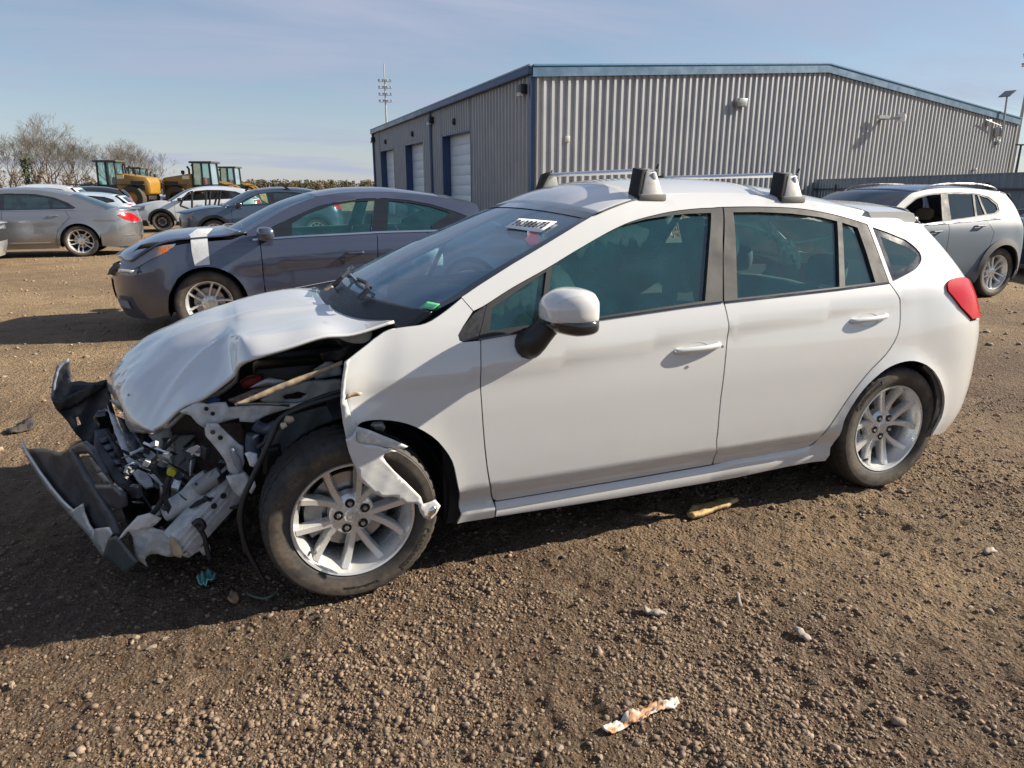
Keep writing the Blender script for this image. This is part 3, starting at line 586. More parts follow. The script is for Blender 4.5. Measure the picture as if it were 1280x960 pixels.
    MB().bar(Q3(.0, 0, .05), Q3(.0, H-.1, .05), .14, .14, (1, 0, 0)).build('corner_trim', blue, root); MB().bar(P3(.003, 0, .055), P3(.003, H-.1, .055), .13, .05, (1, 0, 0)).build('corner_trim', plain('pale_corner_trim', (.36, .35, .33), .5), root)
    MB().bar(P3(.999, 0, .05), P3(.999, H-.1, .05), .14, .10, (1, 0, 0)).build('corner_trim', plain('pale_corner_trim2', (.40, .39, .37), .5), root)
    for s in (28.9-17.49, 25.0): MB().tube([Q3(s, H-.1, .13), Q3(s, H-.35, .10), Q3(s, .1, .10)], .075, 8).build('downspout', blue, root)
    doorm = plain('roller_door_panel', (.66, .71, .76), .5, .1, .1, .06, 1.5)
    for a, b_ in doors:
        d0 = MB(); rec = -.30
        for i in range(9): z0 = 3.62*i/9; d0 = MB(); d0.add([Q3(a+.02, z0+.005, rec), Q3(b_-.02, z0+.005, rec), Q3(b_-.02, z0+3.62/9, rec), Q3(a+.02, z0+3.62/9, rec), Q3(a+.02, z0+.005, rec-.04), Q3(b_-.02, z0+.005, rec-.04), Q3(b_-.02, z0+3.62/9, rec-.04), Q3(a+.02, z0+3.62/9, rec-.04)], [(0, 1, 2, 3), (7, 6, 5, 4), (0, 4, 5, 1), (3, 2, 6, 7), (0, 3, 7, 4), (1, 5, 6, 2)]); d0.build('door_panel', doorm, root, bevel=.008)
        j = MB()
        for s in (a, b_): j.add([Q3(s-.05, 0, .06), Q3(s+.05, 0, .06), Q3(s+.05, 3.7, .06), Q3(s-.05, 3.7, .06), Q3(s-.05, 0, -.36), Q3(s+.05, 0, -.36), Q3(s+.05, 3.7, -.36), Q3(s-.05, 3.7, -.36)], [(0, 1, 2, 3), (7, 6, 5, 4), (0, 4, 5, 1), (3, 2, 6, 7), (0, 3, 7, 4), (1, 5, 6, 2)])
        j.add([Q3(a-.05, 3.62, .05), Q3(b_+.05, 3.62, .05), Q3(b_+.05, 3.74, .05), Q3(a-.05, 3.74, .05), Q3(a-.05, 3.62, -.35), Q3(b_+.05, 3.62, -.35), Q3(b_+.05, 3.74, -.35), Q3(a-.05, 3.74, -.35)], [(0, 1, 2, 3), (7, 6, 5, 4), (0, 4, 5, 1), (3, 2, 6, 7), (0, 3, 7, 4), (1, 5, 6, 2)]); j.build('door_frame', blue, root)
        c_ = Q3((a+b_)/2, 4.08, .05); MB().lathe([(0, .14), (.10, .12), (.13, .05), (.13, 0)], 14, c_, 'x').build('round_lamp', MT['blackpl'], root)
    for s in (.45, 28.6-17.49, 24.7): c_ = Q3(s, 4.42, .16); MB().box(c_-[.10, .14, .16], c_+[.12, .14, .12]).build('wall_lamp', MT['blackpl'], root, bevel=.02); MB().box(c_+[.04, -.12, -.22], c_+[.16, .12, -.12]).build('lamp_lens', plain('lamp_lens', (.5, .5, .46), .3), root)
    # fixtures on the front wall, placed where the wall is seen
    def onF(px, py): d = ray(px, py); nn = np.array([*nF, 0]); t = (nn@(o3-CAM))/(nn@d); return CAM+d*t-o3
    n3 = np.array([*nF, 0])
    c_ = onF(922, 129); MB().box(c_-[.2, 0, .14], c_+np.array([.2, .30, .14])).build('wall_pack_light', MT['grey_metal'], root, bevel=.02)
    c_ = onF(1098, 149); fl = MB().bar(c_, c_+n3*.55+[-.5, 0, .02], .10, .10).build('flood_light', MT['grey_metal'], root); MB().lathe([(0, .0), (.16, .0), (.22, .12), (.20, .14), (.0, .13)], 16, c_+n3*.62+[-.62, 0, .03], 'x').build('flood_light_head', plain('white_lamp_head', (.6, .6, .6), .3), root); MB().bar(c_+n3*.4+[-.05, 0, .05], c_+n3*.4+[.55, 0, .05], .16, .14).build('flood_light_box', MT['grey_metal'], root)
    c_ = onF(708, 174); MB().box(c_-[.07, 0, .09], c_+np.array([.07, .12, .09])).build('socket_box', plain('white_box', (.62, .60, .56), .5), root, bevel=.01)
    for p, s in (((1243, 165), .20), ((1232, 154), .14), ((1244, 178), .10), ((1215, 212), .06)): c_ = onF(*p); MB().box(c_-[s, 0, s*1.1], c_+np.array([s, .22, s*1.1])).build('meter_box', MT['grey_metal'], root, bevel=.02)
    m0, m1 = onF(1244, 172)+n3*.3, onF(1251, 118)+n3*.3; MB().tube([m0, m1], .045, 8).build('mast', MT['grey_metal'], root); MB().bar(m1+[.35, .1, -.16], m1+[-.35, -.1, .16], .5, .04).build('solar_panel', MT['greypl'], root); MB().tube([onF(1243, 158)+n3*.3, onF(1225, 150)+n3*.25], .03, 6).build('mast_bracket', MT['grey_metal'], root)
    return onF
building()
def fence():
    p = on_z(1012, 225.3, 1.82)[:2]; q = on_z(1280, 216.5, 1.82)[:2]; d = q-p; L = np.linalg.norm(d); d = d/L; q = q+d*6; L += 6; nrm = np.array([-d[1], d[0]]); nrm = nrm if nrm@(CAM[:2]-p) > 0 else -nrm
    root = thing('metal_fence', 'blue grey ribbed metal fence beside the building', 'fence', (p[0], p[1], 0)); m = plain('fence_sheet', (.16, .21, .27), .45, .3, .2, .12, 1.2)
    V = []; st = []
    for i in range(4):
        for ds, h in ((0, 0), (.03, .03), (.08, .03), (.11, 0)): st.append((i*.3+ds, h))
    st.append((1.19, 0)); n = len(st); V = [(s*d[0]+h*nrm[0], s*d[1]+h*nrm[1], z) for s, h in st for z in (.04, 1.82)]; me = mesh(V, [(2*i, 2*i+2, 2*i+3, 2*i+1) for i in range(n-1)], 'fence_panel'); me.materials.append(m)
    k = 0
    while k*1.2 < L: o = bpy.data.objects.new('fence_panel', me); COL.objects.link(o); o.parent = root; o.location = (d[0]*k*1.2, d[1]*k*1.2, 0); k += 1
    for z in (.35, 1.45): MB().bar((nrm[0]*.07, nrm[1]*.07, z), (d[0]*L+nrm[0]*.07, d[1]*L+nrm[1]*.07, z), .05, .06).build('fence_rail', plain('dark_rail', (.03, .04, .06), .5), root)
    s = 0.
    while s < L: c = d*s+nrm*.12; MB().tube([(c[0], c[1], 0), (c[0], c[1], 1.62)], .04, 8).build('fence_post', plain('dark_post', (.03, .04, .055), .5), root); s += 3.2
    MB().bar((0, 0, 1.83), (d[0]*L, d[1]*L, 1.83), .05, .03).build('fence_cap', m, root)
fence()
def light_tower(px, pytop, depth, label, lamps=5, tilt=0.):
    d = ray(px, 236); base = CAM+d*(depth/(d@CF)); top = CAM+ray(px, pytop)*depth; h = CAM[2]+(236-pytop)/FPX*depth*1.04
    root = thing('light_tower', label, 'light tower', (base[0], base[1], 0), 0, None); g = MT['grey_metal']
    MB().tube([(0, 0, 0), (0, 0, h*.6), (0, 0, h)], [.30, .2, .10], 8).build('pole', g, root)
    for i in range(lamps):
        z = h*.72+i*h*.05; MB().bar((CR[0]*-1.4, CR[1]*-1.4, z), (CR[0]*1.4, CR[1]*1.4, z), .10, .10).build('lamp_arm', g, root)
        for k in (-1.2, -.4, .4, 1.2): MB().lathe([(0, -.15), (.16, -.1), (.25, .18), (.22, .22), (0, .2)], 8, (CR[0]*k, CR[1]*k, z+.25), 'z').build('lamp', plain('grey_lamp', (.35, .35, .36), .4) if (i+int(k)) % 2 else MT['grey_metal'], root)
light_tower(487, 98, 150., 'tall sports light tower standing beyond the roller doors', 4); light_tower(1260, 44, 108., 'tall sports light tower rising beyond the building gable end', 6)
def lamp_post():
    d = ray(1266, 236); b_ = CAM+d*(42./(d@CF)); r = thing('lamp_post', 'thin dark lamp post with a flat twin head behind the fence', 'lamp post', (b_[0], b_[1], 0)); h = 1.47+(236-184)/FPX*42
    MB().tube([(0, 0, 0), (0, 0, h)], [.10, .06], 8).build('pole', MT['blackpl'], r); MB().bar((CR[0]*-.5, CR[1]*-.5, h), (CR[0]*.5, CR[1]*.5, h), .22, .07).build('lamp_head', MT['blackpl'], r)
lamp_post()
# ================================================================ the wrecked white hatchback
def main_car():
    root = thing('hatchback_car', 'white pearl hatchback with torn-off crumpled front end and a roof rack', 'car')
    arch_f, arch_r = (.0, .318, .355), (-2.645, .318, .352)
    zc1 = sm([(-3.4, 1.00), (-2.9, .985), (-2.5, .965), (-1.55, .905), (-.5, .825), (0., .795)]); zc2 = sm([(-2.6, .36), (-1.6, .365), (-.5, .365), (0., .36)])
    def extra(x, z):
        x = np.asarray(x, float); z = np.asarray(z, float); d = zc1(x)-z; dp = np.maximum(d, 0); e = -.016*(1-np.exp(-dp/.03))*np.exp(-dp/.40)
        e = e*np.clip((x+3.0)/.4, 0, 1)*np.clip((.05-x)/.4, 0, 1)
        d2 = np.clip(zc2(x)-z, 0, .2); win = np.clip((x+2.45)/.25, 0, 1)*np.clip((-.30-x)/.12, 0, 1); e = e-win*np.minimum(d2*.72, .052)*np.where(z < .262, .45, 1.)
        for xc, zc, r in (arch_f, arch_r):
            q = np.hypot(x-xc, z-zc)-r; e = e+.016*np.exp(-np.maximum(q, 0)/.035)
        return e
    C = Car(root, .868, [(.10, .075), (.18, .045), (.26, .018), (.36, .004), (.5, 0.), (.66, .0), (.80, .008), (.90, .026), (.98, .050), (1.04, .078), (1.12, .118), (1.22, .168), (1.32, .222), (1.38, .262), (1.42, .305), (1.45, .36)],
            [(-3.0, .012), (-2.6, .0), (-1.2, -.004), (-.4, .002), (.1, .014), (.5, .06)], 1.5, [(0, 1.6), (1, 1.6)], 2.5,
            -2.74, [(.15, -3.30), (.24, -3.40), (.35, -3.47), (.55, -3.505), (.75, -3.505), (.86, -3.47), (.95, -3.43), (1.0, -3.40), (1.1, -3.31), (1.2, -3.19), (1.3, -3.05), (1.38, -2.93), (1.43, -2.84)], 3.3, extra, Lr=1.1)
    C.res = .034; C.creases = [zc1, zc2]; P = C.px
    paintm = MT['pearl']; blk = MT['pillar']
    # ---- outlines traced on the near side
    aw = [(577, 371.5), (600, 356), (640, 330.6), (668, 314), (696, 297), (722, 281), (744, 268)]              # pillar edge along the windscreen
    ditch = [(744, 268), (770, 257), (797, 248.5), (830, 244), (865, 242.5), (901, 242.5), (935, 243.5), (965, 246), (1004, 250.5), (1048, 257.5), (1090, 266), (1120, 273)]
    frame = [(592, 388.5), (608, 380), (640, 359.5), (682, 336), (718, 314), (752.5, 294), (775, 282.5), (797.5, 274), (837, 264.5), (870, 260.5), (890, 259.5), (903.8, 258.5), (945, 258), (989, 259.5), (1018, 263), (1042.5, 268), (1064, 273.5), (1084.5, 280)]
    rdoor = [(1111.5, 352.5), (1123.5, 369), (1126, 380), (1126, 400), (1124, 414), (1118.6, 428), (1107.2, 444.5), (1091, 461), (1075, 480), (1058, 503), (1039.6, 531), (1028, 545), (1017, 555.5), (1006, 562.5), (980, 568)]
    archp = [(1031.6, 576), (1043, 552), (1055, 526.5), (1069, 501), (1085.5, 480), (1106.5, 462), (1125, 453.4), (1142, 451), (1158, 456), (1168, 464)]
    aw_s = P(aw); fr_s = P(frame, 3); rd_s = P(rdoor, 2); di = P(ditch); ar_s = P(archp, 3)
    di = np.array(di); di_s = crom(di, 3)
    tl = P([(1183.5, 364), (1182.5, 356), (1186, 351.5), (1194, 348)]); seam = P([(1168, 464), (1180, 449), (1197, 429), (1212, 402)], 3); tlb = P([(1212.5, 399.5), (1200, 385)])
    s_h = C.xr0-.70                                    # hatch shut line on the wrap
    top_end = di_s[-1]
    side_out = np.vstack([aw_s[:-1], di_s, [(top_end[0]-.10, top_end[1]-.02)], [(s_h+.22, 1.30), (s_h+.10, 1.20), (s_h+.03, 1.10), (s_h, 1.02), (s_h, .955)], tl[::-1], tlb[::-1], seam[::-1], ar_s[::-1][1:], P([(980, 584), (920, 597), (780, 621), (619.5, 646)]), P([(619, 627.5), (700, 614), (889, 582), (920, 577.5)]), rd_s[::-1], fr_s[::-1]])
    cq = P([(1090, 283.5), (1108, 289.5), (1126, 297), (1141, 306), (1150, 315.5), (1152, 325), (1147, 333.5), (1137.5, 341), (1116, 352)], 2)
    C.panel('body_side', side_out, paintm, [cq])
    C.panel('quarter_window_seal', cq, MT['gloss_black'], [grow(cq, -.032)], off=-.004, thick=0, crease=False)
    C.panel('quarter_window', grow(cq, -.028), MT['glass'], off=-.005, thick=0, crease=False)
    # doors
    belt_f = [(904, 377), (860, 383), (800, 391), (747, 399.2), (670, 411.8), (601.5, 425.5)]
    fd = np.vstack([P([(601.5, 428), (602, 465), (602.3, 498), (606.8, 557.5), (612.8, 602.5), (615.5, 620), (618, 625), (623, 625.5)], 2), P([(700, 612.5), (889.3, 580.3)]), P([(890.8, 577), (895, 557.5), (896.4, 540.6), (900.2, 498), (907.3, 434), (910.2, 412), (909, 398), (904.6, 379.5)], 2), P(belt_f)])
    fdo = C.panel('front_door', fd, paintm)
    rdl = np.vstack([P([(906, 378.5), (910.4, 398), (911.8, 412), (908.9, 434), (901.8, 498), (898, 541), (896.5, 558), (892.4, 577)], 2), P([(892, 579.8), (920, 575.4), (980, 566)]), P([(1005, 560.8), (1016, 553.7), (1027, 543.5), (1038, 530), (1056.5, 502), (1073.5, 479), (1089.6, 460), (1106, 443.5), (1117.4, 427), (1122.6, 414), (1124.5, 400), (1124.6, 380.5), (1122.3, 370), (1112, 355)], 2), P([(1048, 363), (980, 370)])])
    rdo = C.panel('rear_door', rdl, paintm)
    # door frames and glass
    g1 = P([(615, 385.5), (650, 361.5), (683, 339.5), (680, 365), (674, 404.5), (611.6, 414.5)]); g2 = P([(690, 334), (710, 317.5), (733, 302.5), (757, 290.5), (780.6, 281), (808, 273.8), (837, 269.3), (862, 267), (889, 266), (887, 302.5), (881.5, 376), (747, 396.2), (681.5, 404.5), (685, 372)])
    ff = np.vstack([P([(609, 380.6), (640, 360.4), (682, 337), (718, 315), (752.5, 295), (775, 283.4), (797.5, 275), (837, 265.4), (870, 261.4), (890, 260.4), (903, 259.4)], 3), P([(903.3, 300), (903.3, 376.6), (860, 382.4), (747, 398.6), (670, 411.2), (598, 424)])])
    C.panel('front_door_frame', ff, blk, [g1, g2], thick=.03, res=.02, parent=fdo, crease=False)
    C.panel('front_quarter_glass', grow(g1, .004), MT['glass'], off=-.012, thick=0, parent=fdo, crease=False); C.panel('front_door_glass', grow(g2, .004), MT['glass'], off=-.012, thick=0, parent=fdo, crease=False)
    C.panel('sail_panel', P([(573, 418.5), (577, 411.5), (593, 391.5), (608, 381.4), (605.5, 422.3), (597, 423.8), (580, 426.6), (575, 425)]), MT['blackpl'], thick=.02, off=-.001, parent=fdo, crease=False)
    g3 = P([(916.5, 265.2), (950, 265), (989, 266.8), (1024.7, 271.2), (1046.5, 276.5), (1049.5, 358.5), (985, 366), (922, 372.8)]); g4 = P([(1052.5, 278), (1072, 284.4), (1084, 318), (1094.5, 353), (1056.5, 357.5)])
    rf = np.vstack([P([(904.6, 259.4), (945, 259), (989, 260.4), (1018, 264), (1042.5, 269), (1064, 274.5), (1083.5, 280.8)], 3), P([(1098, 318), (1110.7, 352.7), (1048, 361.8), (980, 369), (905.2, 377.2), (904.6, 320)])])
    C.panel('rear_door_frame', rf, blk, [g3, g4], thick=.03, res=.02, parent=rdo, crease=False)
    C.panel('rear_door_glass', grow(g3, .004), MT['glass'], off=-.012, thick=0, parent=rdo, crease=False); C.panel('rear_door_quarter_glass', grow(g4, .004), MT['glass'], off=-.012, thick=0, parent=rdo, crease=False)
    C.panel('belt_seal', np.vstack([P([(598, 423.6), (670, 411), (747, 398.4), (860, 382.2), (903, 376.6)]), P([(903, 379), (860, 384.5), (747, 400.8), (670, 413.6), (598, 426)])]), MT['gloss_black'], off=.004, thick=.01, parent=fdo, crease=False)
    C.panel('belt_seal', np.vstack([P([(905.5, 377), (980, 368.6), (1048, 361), (1110, 352.4)]), P([(1111, 354.4), (1048, 363.2), (980, 370.8), (905.8, 379.2)])]), MT['gloss_black'], off=.004, thick=.01, parent=rdo, crease=False)
    # door handles: recess cup and pull
    def handle(px0, par, key):
        q = P([px0])[0]; n = 24; cup = [(q[0]+.062*math.cos(2*math.pi*i/n)+.0, q[1]+.030*math.sin(2*math.pi*i/n)) for i in range(n)]
        C.panel('handle_cup', cup, MT['pearl_in'], off=.0015, thick=0, res=.012, parent=par, crease=False, warp=lambda Pn, Q: Pn-np.stack([0*Q[:, 0], .022*np.clip(1-((Q[:, 0]-q[0])/.062)**2-((Q[:, 1]-q[1])/.030)**2, 0, 1), 0*Q[:, 0]], 1))
        for sg, pr in ((1, par[0]), (-1, par[1])):
            b = C.body(q[0], q[1]); y = b[1]*sg; pts = [(b[0]+dx, y+sg*dy, b[2]+.006+dz) for dx, dy, dz in ((.105, -.006, -.006), (.095, .008, -.005), (.05, .017, -.001), (0, .020, .001), (-.05, .018, .003), (-.098, .010, .006), (-.115, -.006, .007))]
            MB().tube(crom(pts, 3), [.010]+[.0125]*(len(crom(pts, 3))-2)+[.011], 10).build('handle', paintm, pr, sharp=50)
            if key and sg > 0: MB().lathe([(.0, .003), (.006, .003), (.007, 0)], 12, (b[0]-.10, y+.036, b[2]+.012)).build('lock_barrel', MT['steel'], pr)
    handle((871, 437), fdo, True); handle((1085, 400), rdo, False)
    # fender (left: torn at the front; right side hidden, same sheet)
    fen = np.vstack([P([(430.5, 452), (445, 441), (461.6, 429), (475, 419), (487, 412.5), (510, 408.5), (526, 406.5), (540, 401), (560, 387), (577, 373)], 2), P([(591, 389), (578.5, 408), (572.6, 419), (574.5, 426), (580, 427.8), (600, 426)]), P([(600.3, 428), (600.6, 465), (600.9, 498), (605.2, 557.5), (611, 602.5), (613.6, 620), (616, 627), (617.8, 646.5)], 2), P([(600, 649.5), (571.7, 654.6)]), P([(574.5, 640), (575, 623), (573.5, 610), (570.5, 595), (566, 577), (554.7, 559.5), (540.7, 545.5), (519.6, 533.5), (498.5, 527), (476, 525), (458, 526.5), (449.5, 529.5)], 2), P([(445.5, 535), (440, 551), (434, 549), (429.5, 530), (426, 503), (428, 478)])])
    def warp_f(Pn, Q):
        k = np.clip((Pn[:, 0]+.22)/.24, 0, 1); P2 = Pn.copy(); d = np.clip((Pn[:, 0]-.0)/.06, 0, 1)
        P2[:, 1] += -.010*np.sin(Pn[:, 2]*34+Pn[:, 0]*12)*k*np.clip((.80-Pn[:, 2])/.1, 0, 1)-.055*d**1.3+.012*np.sin(Pn[:, 0]*21+Pn[:, 2]*9)*k
        P2[:, 1] -= .022*np.exp(-((Pn[:, 2]-.655-.05*Pn[:, 0])/.012)**2)*np.clip((Pn[:, 0]+.12)/.15, 0, 1)
        return P2
    C.panel('fender', fen, paintm, both=False, warp=warp_f, res=.022, label='torn white front fender with ragged front edge')
    fen_r = [(.30, .30)]+[(x, z) for x, z in arc(0, .318, .36, 10, 172, 16)]+[(-.36, .2), (-.42, .2), (-.44, .85), (-.30, .99), (.1, .93), (.42, .80)]
    Q, T = fill(fen_r, (), .06); B = C.body(Q[:, 0], Q[:, 1])*np.array([1, -1, 1]); sheet('fender', B, T, paintm, root, .014, lambda c: (0, 1, 0))
    # torn lip hanging over the tyre, inner flange, tan filler tear
    def patch(name, pts, pl, mat, thick=.004, crump=0., res=.02, seed=1, par=None, holes=(), label=None, sm_=0):
        pts = [tuple(p) for p in pts]; Q, T = fill(crom(pts, sm_, True) if sm_ else np.array(pts, float), [np.array(h, float) for h in holes], max(2.5, res*220)); rs = random.Random(seed); ph = [rs.uniform(0, 6) for _ in range(6)]
        V = []
        for p in Q:
            v = (on_xplane(p[0], p[1], *pl[1:]) if pl[0] == 'x' else on_plane(p[0], p[1], *pl)); d = v-CAM; d /= np.linalg.norm(d)
            w = crump*(abs(math.sin(p[0]*.11+p[1]*.05+ph[0]))*1.2-.6+.5*abs(math.sin(p[0]*.13-p[1]*.21+ph[2]))+.12*math.sin(p[1]*.55-p[0]*.4+ph[3])); V.append(v+d*w)
        o = sheet(name, V, T, mat, par or root, 0, None, flip=True)
        m = o.modifiers.new('thickness', 'SOLIDIFY'); m.thickness = thick; m.offset = 0
        if label: o['label'] = label
        return o
    patch('fender_tear', [(432, 549), (436, 565), (441, 578), (447, 590), (449.4, 600), (456, 606), (462.5, 610), (466, 616), (473, 619), (480, 622), (491, 620.6), (497.5, 622.5), (503, 627), (510, 630), (519, 629), (522.5, 631), (525, 640), (529, 646), (537.5, 650.5), (546, 641), (550.6, 632), (544, 624.5), (536, 628), (529, 630), (526, 621), (520, 615), (508, 603), (493, 589), (483, 578), (478.6, 571), (481, 566.5), (496, 564), (470, 557), (447, 552.5), (446, 536), (440, 545)], (.915, .02, 0.), paintm, .003, .0022, seed=3, label='jagged torn strip of white fender hanging over the front tyre')
    patch('fender_flange', [(446, 533), (460, 537), (490, 549), (510, 558), (503, 561.5), (480, 559), (447, 552.5)], (.86, .10, .1), MT['pearl_in'], .003, .004)
    patch('fender_edge_fold', [(427, 478), (431, 452), (437, 449), (433, 470), (431, 492), (437, 515), (446, 533), (446.5, 552), (449, 592), (441, 577), (433, 549), (428.5, 528), (425.5, 503)], (.875, .05, 0.), paintm, .003, .003)
    patch('scraped_filler', [(432, 496), (434, 492), (446, 489.5), (453, 491), (450, 494.5), (440, 496), (431, 500)], (.905, 0, 0.), MT['tan'], .002, .002)
    patch('fender_bracket', [(466, 528), (478, 526), (482, 534), (479, 539), (470, 537), (463, 532)], (.80, 0, 0.), MT['grey_metal'], .01, .004)
    patch('torn_foil', [(536, 637), (541, 632.5), (546, 634), (544, 641), (539, 645), (536, 649), (534.5, 643)], (.925, 0, 0), MT['chrome'], .004, .004)
    # tail: light, hatch, glass, bumper, spoiler
    tls = np.vstack([P([(1183.5, 364), (1182.5, 356), (1186, 351.5), (1194, 348), (1203, 347.5)], 2), [(s_h-.12, .975), (s_h-.20, .93), (s_h-.20, .82)], P([(1213.5, 398.8), (1200, 384.5)])])
    C.panel('tail_light', tls, MT['red'], off=.010, thick=.03, res=.02, crease=False)
    hat = [(s_h-.004, .95), (s_h-.004, 1.02), (s_h+.026, 1.10), (s_h+.096, 1.20), (s_h+.216, 1.30), (s_h+.28, 1.365), (C.xr0-C.Lr, 1.40), (C.xr0-C.Lr, .62), (s_h-.25, .62), (s_h-.22, .80), (s_h-.21, .94), (s_h-.12, .985)]
    hg = [(s_h-.10, 1.06), (s_h+.0, 1.20), (s_h+.06, 1.28), (C.xr0-C.Lr+.0005, 1.33), (C.xr0-C.Lr+.0005, 1.03)]
    C.panel('tailgate', hat, paintm, [hg], crease=False); C.panel('tailgate_glass', hg, MT['glass'], off=-.004, thick=0, crease=False)
    bum = np.vstack([seam, [(s_h-.21, .80), (s_h-.26, .61), (C.xr0-C.Lr, .61), (C.xr0-C.Lr, .24), (s_h-.1, .24)], P([(1196, 529), (1185, 537), (1172, 543.5), (1165.5, 543)]), P([(1173, 530), (1179, 516), (1181, 502), (1180, 490), (1175, 475)], 2)])
    C.panel('rear_bumper', bum, paintm, crease=False)
    C.panel('arch_liner_lip', np.vstack([P([(1165.5, 543), (1173, 530), (1179, 516), (1181, 502), (1180, 490), (1175, 475), (1168, 463), (1158, 455.5)]), P([(1156, 460), (1166, 470), (1171, 482), (1174, 498), (1172, 515), (1166, 532), (1160, 542)])]), MT['blackpl'], off=-.012, thick=.03, crease=False)
    # roof, windscreen, spoiler
    E3 = C.body(di[:, 0], di[:, 1]); pillar3 = C.body(aw_s[:, 0], aw_s[:, 1])
    roof_cz = [.030, .052, .066, .072, .075, .076, .075, .072, .066, .058, .045, .034]
    C.span('roof', E3, paintm, cx=[.055, .05, .03, .01, 0, 0, 0, -.02, -.04, -.07, -.10, -.12], cz=roof_cz, p=2.6, thick=.01, cols=25)
    C.span('roof_ditch_strip', E3[:4]+np.array([0, .004, .001]), MT['blackpl'], 0, 0, thick=.004, cols=3, u0=.985, u1=1.006, lift=.001)
    p00 = pillar3[0]; pillar3 = np.vstack([[p00+np.array([.105, -.012, -.050])], pillar3])
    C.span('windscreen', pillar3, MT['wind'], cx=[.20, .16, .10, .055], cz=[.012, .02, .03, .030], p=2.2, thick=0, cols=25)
    for u0, u1 in ((.955, 1.0), (-1.0, -.955)): C.span('windscreen_border', pillar3, MT['gloss_black'], cx=[.20, .16, .10, .055], cz=[.012, .02, .03, .030], p=2.2, thick=0, cols=3, u0=u0, u1=u1, lift=.002)
    hd = crom(pillar3, 4); C.span('windscreen_header', [hd[-3], hd[-2], hd[-1]], MT['gloss_black'], cx=[.065, .06, .055], cz=[.030, .030, .030], p=2.2, thick=0, cols=25, lift=.003)
    # spoiler: closed section swept across the roof end
    us = np.linspace(-1, 1, 23); ring = []; e0 = E3[-2]; e1 = E3[-1]
    for u in us:
        k = 1-abs(u)**2.6; bow = -.11*k; pr = [(e0[0]+.04, e0[2]+.060*k+.006), (e1[0]-.03+bow, e1[2]+.046*k+.032), (e1[0]-.115+bow, e1[2]+.040*k+.022), (e1[0]-.14+bow, e1[2]+.036*k-.012), (e1[0]-.08+bow, e1[2]+.03*k-.075), (e0[0], e0[2]+.02*k-.05)]
        ring.append([(x, u*e1[1]*1.0, z) for x, z in pr])
    nS = len(ring[0]); MB().add([p for r_ in ring for p in r_], [(i*nS+j, i*nS+(j+1) % nS, (i+1)*nS+(j+1) % nS, (i+1)*nS+j) for i in range(22) for j in range(nS)]+[tuple(range(nS)), tuple(22*nS+j for j in range(nS-1, -1, -1))]).build('roof_spoiler', paintm, root, bevel=0, sharp=40)
    # registration label on the glass + small green sticker
    WE = crom(pillar3, 8); WV = np.linspace(0, 1, len(WE))
    def ws(u, v):
        e = np.array([np.interp(v, WV, WE[:, i]) for i in range(3)]); k = 1-abs(u)**2.2
        return np.array([e[0]+np.interp(v, [0, 1/3, 2/3, 1], [.20, .16, .10, .055])*k, e[1]*u, e[2]+np.interp(v, [0, 1/3, 2/3, 1], [.012, .02, .03, .030])*k+.006])
    UV = [(u, v) for v in np.linspace(0, 1, 60) for u in np.linspace(-1, 1, 100)]; WP = np.array([ws(u, v) for u, v in UV]); WQ = proj(WP)
    def ws_at(p): return WP[np.argmin((WQ[:, 0]-p[0])**2+(WQ[:, 1]-p[1])**2)]
    def sticker(name, corners, mat):
        A, B_, Cc, D = [ws_at(c) for c in corners]; G = np.array([[A+(B_-A)*i/6+((D+(Cc-D)*i/6)-(A+(B_-A)*i/6))*j/3 for i in range(7)] for j in range(4)]); n = np.cross(G[0, -1]-G[0, 0], G[-1, 0]-G[0, 0]); n /= np.linalg.norm(n); n *= np.sign(n[2])
        o = grid_sheet(name, G+n*.0015, mat, root, .001); return o, A, B_, D, n
    st, A, B_, D, nrm = sticker('windscreen_label', [(649, 272.5), (697, 277), (675, 290.5), (630, 284.5)], MT['label'])
    e1 = (B_-A)/np.linalg.norm(B_-A); e2 = np.cross(nrm, e1); cw = np.linalg.norm(B_-A)
    cen = (A+B_+D+(B_+D-A))/4
    for row, (txt, sz, dz) in enumerate((('96388675', .085, .0),)):
        me = text_mesh(txt, sz, .0008, 1.02); k = cw*.84/max(1e-6, max(v.co.x for v in me.vertices)-min(v.co.x for v in me.vertices))
        h_ = np.linalg.norm(D-A); kk = h_*.62/(max(v.co.y for v in me.vertices)-min(v.co.y for v in me.vertices))
        ey = (D-A)/np.linalg.norm(D-A)
        for v in me.vertices: c = cen+e1*v.co.x*k-ey*v.co.y*kk+nrm*(.0035+v.co.z); v.co = Vector(c)
        link('lettering', me, MT['ink'], st)
    sticker('inspection_sticker', [(533, 377), (551, 381), (541, 391), (524, 386)], plain('green_sticker', (.10, .45, .22), .5))
    # cowl, wipers
    cw0 = pillar3[0]; cow = [cw0+np.array([.0, -.004, -.004]), cw0+np.array([.03, -.01, -.03]), cw0+np.array([.08, -.02, -.07]), cw0+np.array([.12, -.03, -.12])]
    C.span('cowl_panel', cow, MT['blackpl'], cx=[.20, .21, .22, .22], cz=[.010, .012, .02, .02], p=2.2, thick=.01, cols=21)
    for (up_, u0_, u1_) in ((.50, .42, -.12), (-.05, -.10, -.66)):
        bl_ = np.array([ws(u, .035+.03*abs(u-u0_)) for u in np.linspace(u0_, u1_, 9)])+np.array([.004, 0, .010]); arm_ = [ws(up_, .0)+np.array([.05, 0, -.01]), ws(up_, .01)+np.array([.02, 0, .02]), (bl_[2]+bl_[0])/2+np.array([0, 0, .015]), bl_[4]+np.array([0, 0, .012])]
        w_ = MB().tube(arm_, [.012, .010, .007, .005], 8).build('wiper_arm', MT['blackpl'], root); MB().tube(bl_, .0075, 6).build('wiper_blade', MT['gloss_black'], w_)
